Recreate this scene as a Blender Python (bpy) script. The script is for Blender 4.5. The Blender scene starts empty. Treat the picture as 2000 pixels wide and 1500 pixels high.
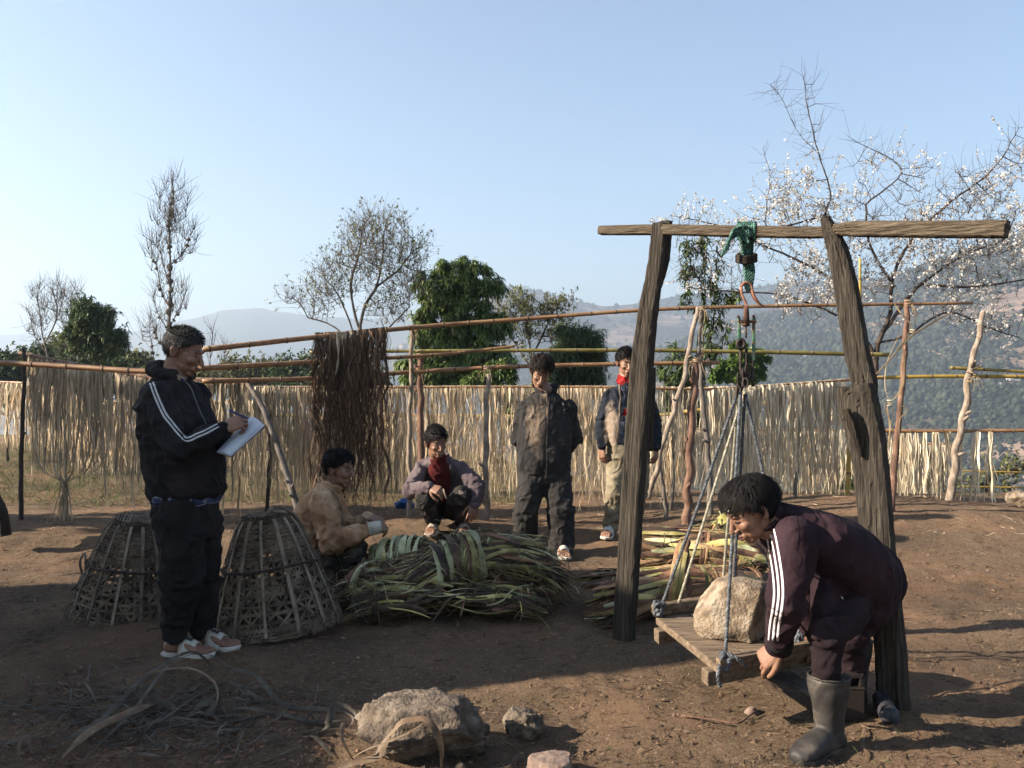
import bpy, math, random, bmesh
import numpy as np
from mathutils import Vector, Matrix, noise, Quaternion
from mathutils.bvhtree import BVHTree
random.seed(7)
rng = np.random.default_rng(7)
SC = bpy.context.scene
COL = SC.collection
# ------------------------------------------------------------------ camera
FPX, HY, HC = 1750.0, 758.0, 1.3
cam_d = bpy.data.cameras.new('camera'); cam = bpy.data.objects.new('camera', cam_d); COL.objects.link(cam)
cam.location = (0, 0, HC); cam.rotation_euler = (math.radians(90), 0, 0)
cam_d.sensor_width = 36; cam_d.lens = 36*FPX/2000; cam_d.shift_y = (HY-750)/2000
cam_d.clip_start = 0.05; cam_d.clip_end = 30000
SC.camera = cam
# ------------------------------------------------------------------ sky and sun
SUN_EL, SUN_AZ = math.radians(26), math.radians(-101)      # azimuth from +Y, clockwise: the sun stands left of the camera
world = bpy.data.worlds.new('World'); SC.world = world; world.use_nodes = True
wn = world.node_tree; bg = wn.nodes['Background']
sky = wn.nodes.new('ShaderNodeTexSky'); sky.sky_type = 'NISHITA'; sky.sun_disc = False
sky.sun_elevation = SUN_EL; sky.sun_rotation = SUN_AZ; sky.altitude = 1500
sky.air_density = 1.15; sky.dust_density = 1.8; sky.ozone_density = 1.0
wn.links.new(sky.outputs[0], bg.inputs[0]); bg.inputs[1].default_value = 0.054
sun_d = bpy.data.lights.new('sun', 'SUN'); sun = bpy.data.objects.new('sun', sun_d); COL.objects.link(sun)
sun_d.energy = 5.0; sun_d.angle = math.radians(0.6); sun_d.color = (1, .87, .70)
SUNV = Vector((math.sin(SUN_AZ)*math.cos(SUN_EL), math.cos(SUN_AZ)*math.cos(SUN_EL), math.sin(SUN_EL)))
sun.rotation_euler = SUNV.to_track_quat('Z', 'Y').to_euler()
SC.view_settings.view_transform = 'Standard'; SC.view_settings.look = 'None'
SC.view_settings.exposure = 2.1; SC.view_settings.gamma = 1; SC.view_settings.use_curve_mapping = False
SC.render.engine = 'CYCLES'
SC.cycles.use_denoising = True
SC.cycles.max_bounces = 6; SC.cycles.diffuse_bounces = 3; SC.cycles.glossy_bounces = 2
SC.cycles.transmission_bounces = 3; SC.cycles.volume_bounces = 0; SC.cycles.transparent_max_bounces = 6
SC.cycles.use_adaptive_sampling = True; SC.cycles.adaptive_threshold = 0.02

# ------------------------------------------------------------------ helpers
def P(x, y, d):
    """a point of the photograph (2000x1500) at the distance d in metres"""
    return Vector(((x-1000)/FPX*d, d, HC-(y-HY)/FPX*d))

def mesh_obj(name, V, F, mat=None, parent=None, smooth=True, rnd=None, mats=None, midx=None, recenter=True):
    V = np.asarray(V, dtype=np.float64).reshape(-1, 3)
    loc = np.zeros(3)
    if parent is not None:
        loc = np.array(PLOC[parent.name])
    elif recenter and len(V):
        loc = np.array([V[:, 0].mean(), V[:, 1].mean(), V[:, 2].min()])
    me = bpy.data.meshes.new(name)
    if isinstance(F, np.ndarray):
        k = F.shape[1]; n = len(F)
        me.vertices.add(len(V)); me.vertices.foreach_set('co', (V-loc).astype(np.float32).ravel())
        me.loops.add(n*k); me.loops.foreach_set('vertex_index', F.astype(np.int32).ravel())
        me.polygons.add(n); me.polygons.foreach_set('loop_start', np.arange(0, n*k, k, dtype=np.int32))
        me.update(calc_edges=True)
    else:
        me.from_pydata((V-loc).tolist(), [], F)
    if smooth: me.polygons.foreach_set('use_smooth', np.ones(len(me.polygons), dtype=bool))
    if rnd is not None:
        a = me.attributes.new('rnd', 'FLOAT', 'POINT'); a.data.foreach_set('value', np.asarray(rnd, dtype=np.float32))
    for m in (mats or ([mat] if mat else [])): me.materials.append(m)
    if midx is not None: me.polygons.foreach_set('material_index', np.asarray(midx, dtype=np.int32))
    o = bpy.data.objects.new(name, me); COL.objects.link(o)
    if parent is not None:
        o.parent = parent; PLOC[o.name] = PLOC[parent.name]
    else:
        o.location = loc; PLOC[o.name] = tuple(loc)
    return o
PLOC = {}
def empty(name, loc, label=None, cat=None, group=None):
    o = bpy.data.objects.new(name, None); COL.objects.link(o); o.location = loc; o.empty_display_size = .1
    PLOC[o.name] = tuple(loc); tag(o, label, cat, group); return o
def tag(o, label=None, cat=None, group=None, kind=None):
    if label: o['label'] = label
    if cat: o['category'] = cat
    if group: o['group'] = group
    if kind: o['kind'] = kind
    return o

class MB:
    """collects shells with faces of any size"""
    def __init__(s): s.V = []; s.F = []; s.R = []; s.n = 0
    def add(s, V, F, r=None):
        V = [tuple(v) for v in V]
        s.V += V; s.F += [tuple(i+s.n for i in f) for f in F]; s.n += len(V)
        s.R += [random.random() if r is None else r]*len(V)
        return s
    def build(s, name, mat, parent=None, smooth=True, **k):
        return mesh_obj(name, s.V, s.F, mat, parent, smooth, rnd=s.R, **k)

def frames(pts, up=None):
    pts = [Vector(p) for p in pts]; n = len(pts); T = []
    for i in range(n):
        t = pts[min(i+1, n-1)]-pts[max(i-1, 0)]
        T.append(t.normalized() if t.length > 1e-9 else Vector((0, 0, 1)))
    a = up if up is not None else (Vector((0, 0, 1)) if abs(T[0].z) < .9 else Vector((1, 0, 0)))
    N = []; x = a.cross(T[0])
    if x.length < 1e-6: x = Vector((1, 0, 0)).cross(T[0])
    x.normalize()
    for i in range(n):
        x = x-T[i]*x.dot(T[i]); x.normalize()
        N.append((x.copy(), T[i].cross(x)))
    return pts, T, N
def tube(pts, rad, k=8, cap=True, flat=1.0, up=None, jit=0):
    pts, T, N = frames(pts, up); n = len(pts)
    if not hasattr(rad, '__len__'): rad = [rad]*n
    V = []; F = []
    for i in range(n):
        x, y = N[i]
        for j in range(k):
            a = 2*math.pi*j/k
            r = rad[i]*(1+(random.uniform(-jit, jit) if jit else 0))
            V.append(pts[i]+x*(math.cos(a)*r)+y*(math.sin(a)*r*flat))
    for i in range(n-1):
        for j in range(k):
            a = i*k+j; b = i*k+(j+1) % k
            F.append((a, b, b+k, a+k))
    if cap:
        F.append(tuple(range(k-1, -1, -1))); F.append(tuple((n-1)*k+j for j in range(k)))
    return V, F
def box(c, sx, sy, sz, R=None, bev=0):
    V = [Vector((x*sx/2, y*sy/2, z*sz/2)) for z in (-1, 1) for y in (-1, 1) for x in (-1, 1)]
    F = [(0, 2, 3, 1), (4, 5, 7, 6), (0, 1, 5, 4), (2, 6, 7, 3), (0, 4, 6, 2), (1, 3, 7, 5)]
    if bev:
        bm = bmesh.new(); vs = [bm.verts.new(v) for v in V]
        for f in F: bm.faces.new([vs[i] for i in f])
        bmesh.ops.bevel(bm, geom=bm.edges[:], offset=bev, segments=2, affect='EDGES', profile=.6)
        bm.verts.index_update(); V = [v.co.copy() for v in bm.verts]; F = [tuple(v.index for v in f.verts) for f in bm.faces]; bm.free()
    if R is not None: V = [R @ v for v in V]
    c = Vector(c); return [v+c for v in V], F
def sphere(c, r, R=None, nu=14, nv=9):
    if not hasattr(r, '__len__'): r = (r, r, r)
    c = Vector(c); V = []; F = []
    for i in range(1, nv):
        t = math.pi*i/nv
        for j in range(nu):
            p = 2*math.pi*j/nu
            v = Vector((r[0]*math.sin(t)*math.cos(p), r[1]*math.sin(t)*math.sin(p), r[2]*math.cos(t)))
            V.append((R @ v if R is not None else v)+c)
    m = len(V)
    for s in (1, -1):
        v = Vector((0, 0, s*r[2])); V.append((R @ v if R is not None else v)+c)
    for i in range(nv-2):
        for j in range(nu):
            a = i*nu+j; b = i*nu+(j+1) % nu
            F.append((a, a+nu, b+nu, b))
    for j in range(nu):
        F.append((m, j, (j+1) % nu)); F.append((m+1, (nv-2)*nu+(j+1) % nu, (nv-2)*nu+j))
    return V, F
def ribbons(path, w, side, thick=0):
    """path (n,k,3) w (n,k) side (n,k,3) -> verts, quads"""
    n, k, _ = path.shape
    A = path-side*w[..., None]/2; B = path+side*w[..., None]/2
    V = np.stack([A, B], 2).reshape(-1, 3)
    i = np.arange(n)[:, None]*(2*k)+np.arange(k-1)[None]*2
    F = np.stack([i, i+1, i+3, i+2], -1).reshape(-1, 4)
    return V, F
def smooth_path(ctrl, n):
    """Catmull-Rom through control points"""
    c = [Vector(p) for p in ctrl]; c = [c[0]*2-c[1]]+c+[c[-1]*2-c[-2]]; out = []
    m = len(c)-3
    for i in range(n):
        t = i/(n-1)*m; s = min(int(t), m-1); u = t-s
        a, b, d, e = c[s:s+4]
        out.append(.5*((2*b)+(d-a)*u+(2*a-5*b+4*d-e)*u*u+(-a+3*b-3*d+e)*u**3))
    return out
def fbm(p, o=4): return noise.fractal(p, 1.0, 2.0, o, noise_basis='PERLIN_ORIGINAL')

# ------------------------------------------------------------------ materials
def mat(name, c1, c2=None, c3=None, scale=5, stretch=(1, 1, 1), rough=.85, bump=0, bscale=None, rnd=0, trans=0, stops=(.35, .5, .68), detail=6, spec=.3, metal=0, objrnd=0, distort=0, sss=0, crease=0):
    K = .62; c1 = tuple(x*K for x in c1); c2 = c2 and tuple(x*K for x in c2); c3 = c3 and tuple(x*K for x in c3)
    m = bpy.data.materials.new(name); m.use_nodes = True; nt = m.node_tree; N = nt.nodes; L = nt.links
    b = N['Principled BSDF']; b.inputs['Roughness'].default_value = rough; b.inputs['Specular IOR Level'].default_value = spec
    b.inputs['Metallic'].default_value = metal
    tc = N.new('ShaderNodeTexCoord'); mp = N.new('ShaderNodeMapping'); mp.inputs['Scale'].default_value = stretch
    L.new(tc.outputs['Object'], mp.inputs[0])
    nz = N.new('ShaderNodeTexNoise'); nz.inputs['Scale'].default_value = scale; nz.inputs['Detail'].default_value = detail; nz.inputs['Distortion'].default_value = distort
    nz.inputs['Roughness'].default_value = .62
    L.new(mp.outputs[0], nz.inputs[0])
    cr = N.new('ShaderNodeValToRGB'); L.new(nz.outputs[0], cr.inputs[0]); e = cr.color_ramp
    cs = [c for c in (c1, c2 or tuple(x*.72 for x in c1), c3) if c]
    e.elements[0].position = stops[0]; e.elements[0].color = (*cs[1], 1)
    e.elements[1].position = stops[1] if len(cs) == 3 else stops[2]; e.elements[1].color = (*cs[0], 1)
    if len(cs) == 3:
        q = e.elements.new(stops[2]); q.color = (*cs[2], 1)
    out = cr.outputs[0]
    if rnd:
        at = N.new('ShaderNodeAttribute'); at.attribute_name = 'rnd'
        mr = N.new('ShaderNodeMapRange'); mr.inputs[3].default_value = 1-rnd; mr.inputs[4].default_value = 1+rnd
        L.new(at.outputs['Fac'], mr.inputs[0])
        mx = N.new('ShaderNodeVectorMath'); mx.operation = 'SCALE'; L.new(out, mx.inputs[0]); L.new(mr.outputs[0], mx.inputs['Scale']); out = mx.outputs[0]
    if objrnd:
        oi = N.new('ShaderNodeObjectInfo'); mr = N.new('ShaderNodeMapRange'); mr.inputs[3].default_value = 1-objrnd; mr.inputs[4].default_value = 1+objrnd
        L.new(oi.outputs['Random'], mr.inputs[0])
        mx = N.new('ShaderNodeVectorMath'); mx.operation = 'SCALE'; L.new(out, mx.inputs[0]); L.new(mr.outputs[0], mx.inputs['Scale']); out = mx.outputs[0]
    L.new(out, b.inputs['Base Color'])
    if bump:
        n2 = N.new('ShaderNodeTexNoise'); n2.inputs['Scale'].default_value = bscale or scale*4; n2.inputs['Detail'].default_value = 5
        L.new(mp.outputs[0], n2.inputs[0])
        bp = N.new('ShaderNodeBump'); bp.inputs['Strength'].default_value = bump; bp.inputs['Distance'].default_value = .01
        L.new(n2.outputs[0], bp.inputs['Height']); L.new(bp.outputs[0], b.inputs['Normal'])
        if crease:
            n3 = N.new('ShaderNodeTexNoise'); n3.inputs['Scale'].default_value = 9; n3.inputs['Detail'].default_value = 3; n3.inputs['Distortion'].default_value = 1.6
            n3.noise_type = 'RIDGED_MULTIFRACTAL'; L.new(mp.outputs[0], n3.inputs[0])
            b3 = N.new('ShaderNodeBump'); b3.inputs['Strength'].default_value = crease; b3.inputs['Distance'].default_value = .02
            L.new(n3.outputs[0], b3.inputs['Height']); L.new(b3.outputs[0], bp.inputs['Normal'])
    if sss:
        b.inputs['Subsurface Weight'].default_value = sss; b.inputs['Subsurface Radius'].default_value = (.01, .004, .002); b.inputs['Subsurface Scale'].default_value = .5
    if trans:
        tr = N.new('ShaderNodeBsdfTranslucent'); L.new(out, tr.inputs[0])
        ms = N.new('ShaderNodeMixShader'); ms.inputs[0].default_value = trans
        L.new(b.outputs[0], ms.inputs[1]); L.new(tr.outputs[0], ms.inputs[2])
        L.new(ms.outputs[0], N['Material Output'].inputs[0])
    return m
def node_bits(m): return m.node_tree, m.node_tree.nodes, m.node_tree.links
# ------------------------------------------------------------------ ground
def sstep(a, b, x):
    t = np.clip((x-a)/(b-a), 0, 1); return t*t*(3-2*t)
def bumpf(X, Y, cx, cy, rx, ry, h): return h*np.exp(-(((X-cx)/rx)**2+((Y-cy)/ry)**2))
_pn = [(rng.uniform(0, 6.3, 2), rng.normal(0, 1, 2)) for _ in range(60)]
def wave_noise(X, Y, base, n=10, seed=0):
    r = np.random.default_rng(seed); s = 0; 
    for i in range(n):
        a = r.uniform(0, 6.283); f = base*(1.45**(i*.7)); ph = r.uniform(0, 6.28)
        s = s+np.sin((X*math.cos(a)+Y*math.sin(a))*f+ph+1.3*np.sin((X*math.sin(a)-Y*math.cos(a))*f*.6+ph*2))/(1.35**i)
    return s/2.5
def gh(X, Y):
    X = np.asarray(X, float); Y = np.asarray(Y, float)
    z = .022*wave_noise(X, Y, 1.0, 8, 1)*sstep(2.5, 5, Y)+.015*wave_noise(X, Y, 4, 8, 2)+bumpf(X, Y, .55, 4.5, .16, .14, .035)+bumpf(X, Y, 1.54, 3.63, .16, .14, .03)
    z = z+bumpf(X, Y, -.75, 7.5, 1.5, .75, .14)+bumpf(X, Y, 3.6, 8.6, 1.8, 1.2, .17)+.05*sstep(6.6, 8.5, Y)
    z = z+bumpf(X, Y, -4.0, 7.6, 1.6, .8, .07)
    edge = 18+6*sstep(2, -6, X)-7.5*sstep(-1, 2.2, X)
    z = z-sstep(0, 22, Y-edge)*14-np.maximum(Y-edge-6, 0)*.25
    z = z-.45*sstep(11, 22, Y)*sstep(-2, 1, X)
    return z
def G(x, y): return float(gh(x, y))
def axis(segs):
    out = []
    for a, b, st in segs: out += list(np.arange(a, b, st))
    return np.array(out+[segs[-1][1]])
xs = axis([(-60, -14, 2), (-14, -5, .2), (-5, 4.6, .035), (4.6, 14, .2), (14, 60, 2)])
ys = axis([(-30, 0, 1.5), (0, 2.6, .15), (2.6, 9.5, .035), (9.5, 16, .12), (16, 46, .7)])
XX, YY = np.meshgrid(xs, ys)
ZZ = gh(XX, YY)
# footprints and scuffs pressed into the yard
rf = np.random.default_rng(17)
for _ in range(170):
    fy = 2.9+5.2*rf.random()**1.2; fx = (rf.random()*2-1)*.58*fy; fa = rf.random()*6.28; L_, W_ = .125, .045
    m_ = (abs(XX-fx) < .2) & (abs(YY-fy) < .2)
    u_ = (XX[m_]-fx)*math.cos(fa)+(YY[m_]-fy)*math.sin(fa); v_ = -(XX[m_]-fx)*math.sin(fa)+(YY[m_]-fy)*math.cos(fa)
    q_ = (u_/L_)**2+(v_/W_)**2; ZZ[m_] += -.012*np.exp(-q_**2)+.006*np.exp(-((np.sqrt(q_)-1.35)/.25)**2)
near = sstep(2.2, 3, YY)*sstep(14, 9, YY)
ZZ = ZZ+near*(.008*wave_noise(XX, YY, 13, 10, 5)+.007*np.abs(wave_noise(XX, YY, 29, 9, 6)))
def grid_faces(nx, ny):
    i = np.arange(ny-1)[:, None]*nx+np.arange(nx-1)[None]
    return np.stack([i, i+1, i+nx+1, i+nx], -1).reshape(-1, 4)
M_ground = mat('earth', (.245, .165, .108), (.145, .093, .062), (.35, .245, .165), scale=1.6, rough=.95, spec=.1)
nt, N, L = node_bits(M_ground)
tc = N.new('ShaderNodeTexCoord')
def nz(scale, det=8, rough=.65, src=None):
    n = N.new('ShaderNodeTexNoise'); n.inputs['Scale'].default_value = scale; n.inputs['Detail'].default_value = det; n.inputs['Roughness'].default_value = rough
    L.new((src or tc.outputs['Object']), n.inputs[0]); return n
def ramp(src, a, b, ca=(0, 0, 0, 1), cb=(1, 1, 1, 1)):
    r = N.new('ShaderNodeValToRGB'); r.color_ramp.elements[0].position = a; r.color_ramp.elements[1].position = b
    r.color_ramp.elements[0].color = ca; r.color_ramp.elements[1].color = cb; L.new(src, r.inputs[0]); return r
def mixc(fac, a, b):
    m = N.new('ShaderNodeMix'); m.data_type = 'RGBA'; 
    if isinstance(fac, float): m.inputs[0].default_value = fac
    else: L.new(fac, m.inputs[0])
    for k, v in ((6, a), (7, b)):
        if isinstance(v, tuple): m.inputs[k].default_value = (*v, 1)
        else: L.new(v, m.inputs[k])
    return m.outputs[2]
def mth(op, a, b=None):
    m = N.new('ShaderNodeMath'); m.operation = op
    for k, v in ((0, a), (1, b)):
        if v is None: continue
        if isinstance(v, (float, int)): m.inputs[k].default_value = v
        else: L.new(v, m.inputs[k])
    return m.outputs[0]
b = N['Principled BSDF']; base = b.inputs['Base Color'].links[0].from_socket
fine = ramp(nz(70, 6, .75).outputs[0], .35, .72)
c = mixc(fine.outputs[0], base, (.225, .16, .105))
dark = ramp(nz(120, 3, .7).outputs[0], .53, .62)
c = mixc(mth('MULTIPLY', dark.outputs[0], .9), c, (.035, .022, .016))
straw = ramp(nz(34, 9, .85).outputs[0], .565, .61)
c = mixc(mth('MULTIPLY', straw.outputs[0], .9), c, (.38, .29, .19))
sep = N.new('ShaderNodeSeparateXYZ'); L.new(tc.outputs['Object'], sep.inputs[0])
geo = N.new('ShaderNodeNewGeometry'); sp = N.new('ShaderNodeSeparateXYZ'); L.new(geo.outputs['Position'], sp.inputs[0])
gm = ramp(nz(.9, 5, .7).outputs[0], .44, .6)
far = N.new('ShaderNodeMapRange'); L.new(sp.outputs[1], far.inputs[0]); far.inputs[1].default_value = 9.5; far.inputs[2].default_value = 12.5
c = mixc(mth('MULTIPLY', gm.outputs[0], mth('MULTIPLY', far.outputs[0], .8)), c, (.08, .085, .032))
gm2 = ramp(nz(2.1, 6, .75).outputs[0], .56, .66)
c = mixc(mth('MULTIPLY', gm2.outputs[0], .45), c, (.055, .06, .026))
# darker grey-brown patches at random over the trodden earth
dark_patch = ramp(nz(.55, 4, .6).outputs[0], .5, .62)
c = mixc(mth('MULTIPLY', dark_patch.outputs[0], .5), c, (.062, .046, .037))
L.new(c, b.inputs['Base Color'])
red = ramp(nz(.8, 4, .6).outputs[0], .47, .62)
c = mixc(mth('MULTIPLY', red.outputs[0], .32), c, (.27, .145, .08))
L.new(c, b.inputs['Base Color'])
bp = N.new('ShaderNodeBump'); bp.inputs['Strength'].default_value = 1.0; bp.inputs['Distance'].default_value = .028
hh = mth('ADD', nz(45, 9, .8).outputs[0], mth('MULTIPLY', nz(160, 4, .7).outputs[0], .6))
L.new(hh, bp.inputs['Height']); L.new(bp.outputs[0], b.inputs['Normal'])
go = mesh_obj('ground', np.stack([XX, YY, ZZ], -1).reshape(-1, 3), grid_faces(len(xs), len(ys)), M_ground, recenter=False)
tag(go, 'reddish brown trodden earth of the yard', kind='structure')

# ------------------------------------------------------------------ hills
def hill_mat(name, forest, forest2, bare, amt, scale):
    global nt, N, L, tc
    m = mat(name, forest, forest2, scale=.02*scale, rough=1, spec=0)
    nt, N, L = node_bits(m); tc = N.new('ShaderNodeTexCoord'); b = N['Principled BSDF']
    base = b.inputs['Base Color'].links[0].from_socket
    mp = N.new('ShaderNodeMapping'); mp.inputs['Scale'].default_value = (1, .6, 2.2); L.new(tc.outputs['Object'], mp.inputs[0])
    pat = ramp(nz(.008*scale, 8, .7, mp.outputs[0]).outputs[0], .48, .56)
    mp2 = N.new('ShaderNodeMapping'); mp2.inputs['Scale'].default_value = (.15, .15, 6); L.new(tc.outputs['Object'], mp2.inputs[0])
    ter = ramp(nz(.03*scale, 4, .6, mp2.outputs[0]).outputs[0], .45, .55)
    bc = mixc(ter.outputs[0], bare, tuple(x*.62 for x in bare))
    c = mixc(mth('MULTIPLY', pat.outputs[0], amt), base, bc)
    sp_ = ramp(nz(.05*scale, 9, .8).outputs[0], .42, .6)
    c = mixc(mth('MULTIPLY', sp_.outputs[0], .5), c, tuple(x*.45 for x in forest))
    L.new(c, b.inputs['Base Color'])
    return m
def pw(tab, x): return np.interp(x, [t[0] for t in tab], [t[1] for t in tab])
def hill(name, label, tab, D0, D1, zbase, m, nx=300, ny=90, amp=1., pxr=(-900, 2900), seed=3, prof=1.0, back=1.5):
    px = np.linspace(pxr[0], pxr[1], nx); t = np.concatenate([np.linspace(0, 1, ny), np.linspace(1.03, back, 14)])
    PX, T = np.meshgrid(px, t)
    ridge = HC+(HY-pw(tab, PX))/FPX*D1
    D = D0+(D1-D0)*T
    Z = zbase+(ridge-zbase)*np.where(T <= 1, np.clip(T, 0, 1)**prof, 1-(T-1)*1.0)
    X = (PX-1000)/FPX*D; Y = D
    s = 1.0/(D1*.06)
    env = np.clip(T*3, 0, 1)*(1-.78*np.exp(-((T-1)/.06)**2))
    spur = wave_noise(X, Y*.45, s*1.2, 9, seed)
    Z = Z+env*amp*D1*.014*spur+amp*D1*.0011*wave_noise(X, Y, s*9, 9, seed+1)
    V = np.stack([X, Y, Z], -1).reshape(-1, 3)
    o = mesh_obj(name, V, grid_faces(nx, len(t)), m, recenter=False)
    tag(o, label, kind='structure'); return px, t, X, Y, Z
Mh1 = hill_mat('near_hill_cover', (.045, .052, .036), (.03, .036, .027), (.30, .21, .165), .9, 1.0)
Mh2 = hill_mat('mid_hill_cover', (.045, .055, .045), (.03, .038, .03), (.28, .19, .15), .8, .8)
Mh3 = hill_mat('far_hill_cover', (.055, .07, .045), (.04, .055, .035), (.16, .13, .10), .5, .45)
tabB = [(-900, 1300), (600, 1150), (900, 900), (1060, 790), (1150, 745), (1250, 700), (1400, 640), (1550, 592), (1700, 552), (1850, 500), (1940, 470), (2000, 454), (2200, 430), (2900, 400)]
tabA = [(-900, 1000), (500, 800), (760, 690), (880, 600), (930, 575), (965, 564), (1000, 561), (1050, 573), (1110, 588), (1180, 597), (1240, 590), (1290, 582), (1400, 570), (1560, 555), (1700, 545), (2000, 540), (2900, 530)]
tabC = [(-900, 700), (0, 720), (150, 695), (250, 650), (330, 630), (400, 617), (440, 607), (500, 604), (560, 611), (620, 620), (750, 622), (880, 602), (965, 580), (1100, 600), (1500, 640), (2900, 660)]
tabD = [(-900, 640), (0, 654), (80, 648), (160, 658), (260, 655), (400, 668), (900, 690), (2900, 700)]
hill('far_hills', 'faint pale hills at the left skyline', tabD, 3500, 4400, -260, Mh3, 200, 30, .5, seed=21)
hill('blue_ridge', 'hazy light blue ridge behind the left trees', tabC, 1700, 3300, -260, Mh3, 300, 90, .9, seed=31)
gA = hill('middle_ridge', 'blue wooded ridge behind the middle trees', tabA, 800, 2100, -200, Mh2, 320, 110, 1.0, seed=41)
gB = hill('hillside', 'wooded and terraced hillside behind the frame', tabB, 210, 1250, -125, Mh1, 360, 150, .9, seed=51, prof=1.05)
# floor of the valley
vx = np.linspace(-1.6, 1.6, 60); vy = np.array([30, 45, 60, 90, 140, 200, 260, 400, 700, 1200, 2000, 3000, 4600, 5100.])
VX, VY = np.meshgrid(vx, vy); VZ = np.interp(VY, [30, 60, 200, 700, 1300, 3000, 7000], [-9, -22, -118, -205, -245, -268, -285])
mesh_v = mesh_obj('valley', np.stack([VX*VY, VY, VZ], -1).reshape(-1, 3), grid_faces(60, len(vy)), Mh2, recenter=False)
tag(mesh_v, 'hazy floor of the valley below the yard', kind='structure')
# woods on the hillside: small crowns, too many to count
def woods(name, label, g, n, rmin, rmax, m, seed, thr=.0):
    px, t, X, Y, Z = g; r = np.random.default_rng(seed); nx = len(px)
    i = r.integers(2, len(t)-16, n*3); j = r.integers(int(nx*.42), int(nx*.86), n*3)
    sel = wave_noise(X[i, j], Y[i, j]*.7, .012, 7, seed+5)+r.normal(0, .5, n*3) > thr
    i, j = i[sel][:n], j[sel][:n]
    fi, fj = r.random(len(i)), r.random(len(i))
    def bl(A): return (A[i, j]*(1-fi)*(1-fj)+A[i+1, j]*fi*(1-fj)+A[i, j+1]*(1-fi)*fj+A[i+1, j+1]*fi*fj)
    c = np.stack([bl(X), bl(Y), bl(Z)], -1)
    o = np.array([[0, 0, 1.1], [1, 0, .1], [.3, .95, 0], [-.8, .6, .15], [-.8, -.6, -.05], [.3, -.95, .1], [.1, .1, -.6]])
    f = np.array([[0, 1, 2], [0, 2, 3], [0, 3, 4], [0, 4, 5], [0, 5, 1], [6, 2, 1], [6, 3, 2], [6, 4, 3], [6, 5, 4], [6, 1, 5]])
    s = np.clip(r.lognormal(math.log((rmin+rmax)*.38), .5, len(c)), .6, rmax*1.5)*(c[:, 1]*.001)**.8; jit = 1+r.normal(0, .22, (len(c), 7, 3))
    V = c[:, None]+o[None]*s[:, None, None]*jit*np.array([1, 1, 1.15]); V[..., 2] += s[:, None]*.4
    Fc = (np.arange(len(c))[:, None, None]*7+f[None]).reshape(-1, 3)
    q = mesh_obj(name, V.reshape(-1, 3), Fc, m, recenter=False, smooth=False, rnd=np.repeat(r.random(len(c)), 7))
    tag(q, label, kind='stuff')
Mw = mat('wood_crowns', (.052, .06, .040), (.032, .038, .027), scale=.3, rough=1, spec=0, rnd=.75)
woods('hillside_woods', 'scattered dark trees over the terraced hillside', gB, 60000, 1.1, 3.3, Mw, 5, .35)
woods('ridge_woods', 'woods over the middle ridge', gA, 24000, 1.4, 3.4, Mw, 6, .35)
# haze
haze_m = bpy.data.materials.new('haze_air'); haze_m.use_nodes = True; hn = haze_m.node_tree
for n_ in list(hn.nodes):
    if n_.type != 'OUTPUT_MATERIAL': hn.nodes.remove(n_)
pv = hn.nodes.new('ShaderNodeVolumePrincipled'); pv.inputs['Color'].default_value = (.58, .71, .88, 1); pv.inputs['Density'].default_value = 4.9e-4
pv.inputs['Anisotropy'].default_value = .35
hn.links.new(pv.outputs[0], [n_ for n_ in hn.nodes if n_.type == 'OUTPUT_MATERIAL'][0].inputs['Volume'])
hv, hf = box((0, 2300, 0), 18000, 5800, 680)
ho = mesh_obj('haze', hv, hf, haze_m, smooth=False, recenter=False); tag(ho, 'thin blue morning haze', kind='stuff')
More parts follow.
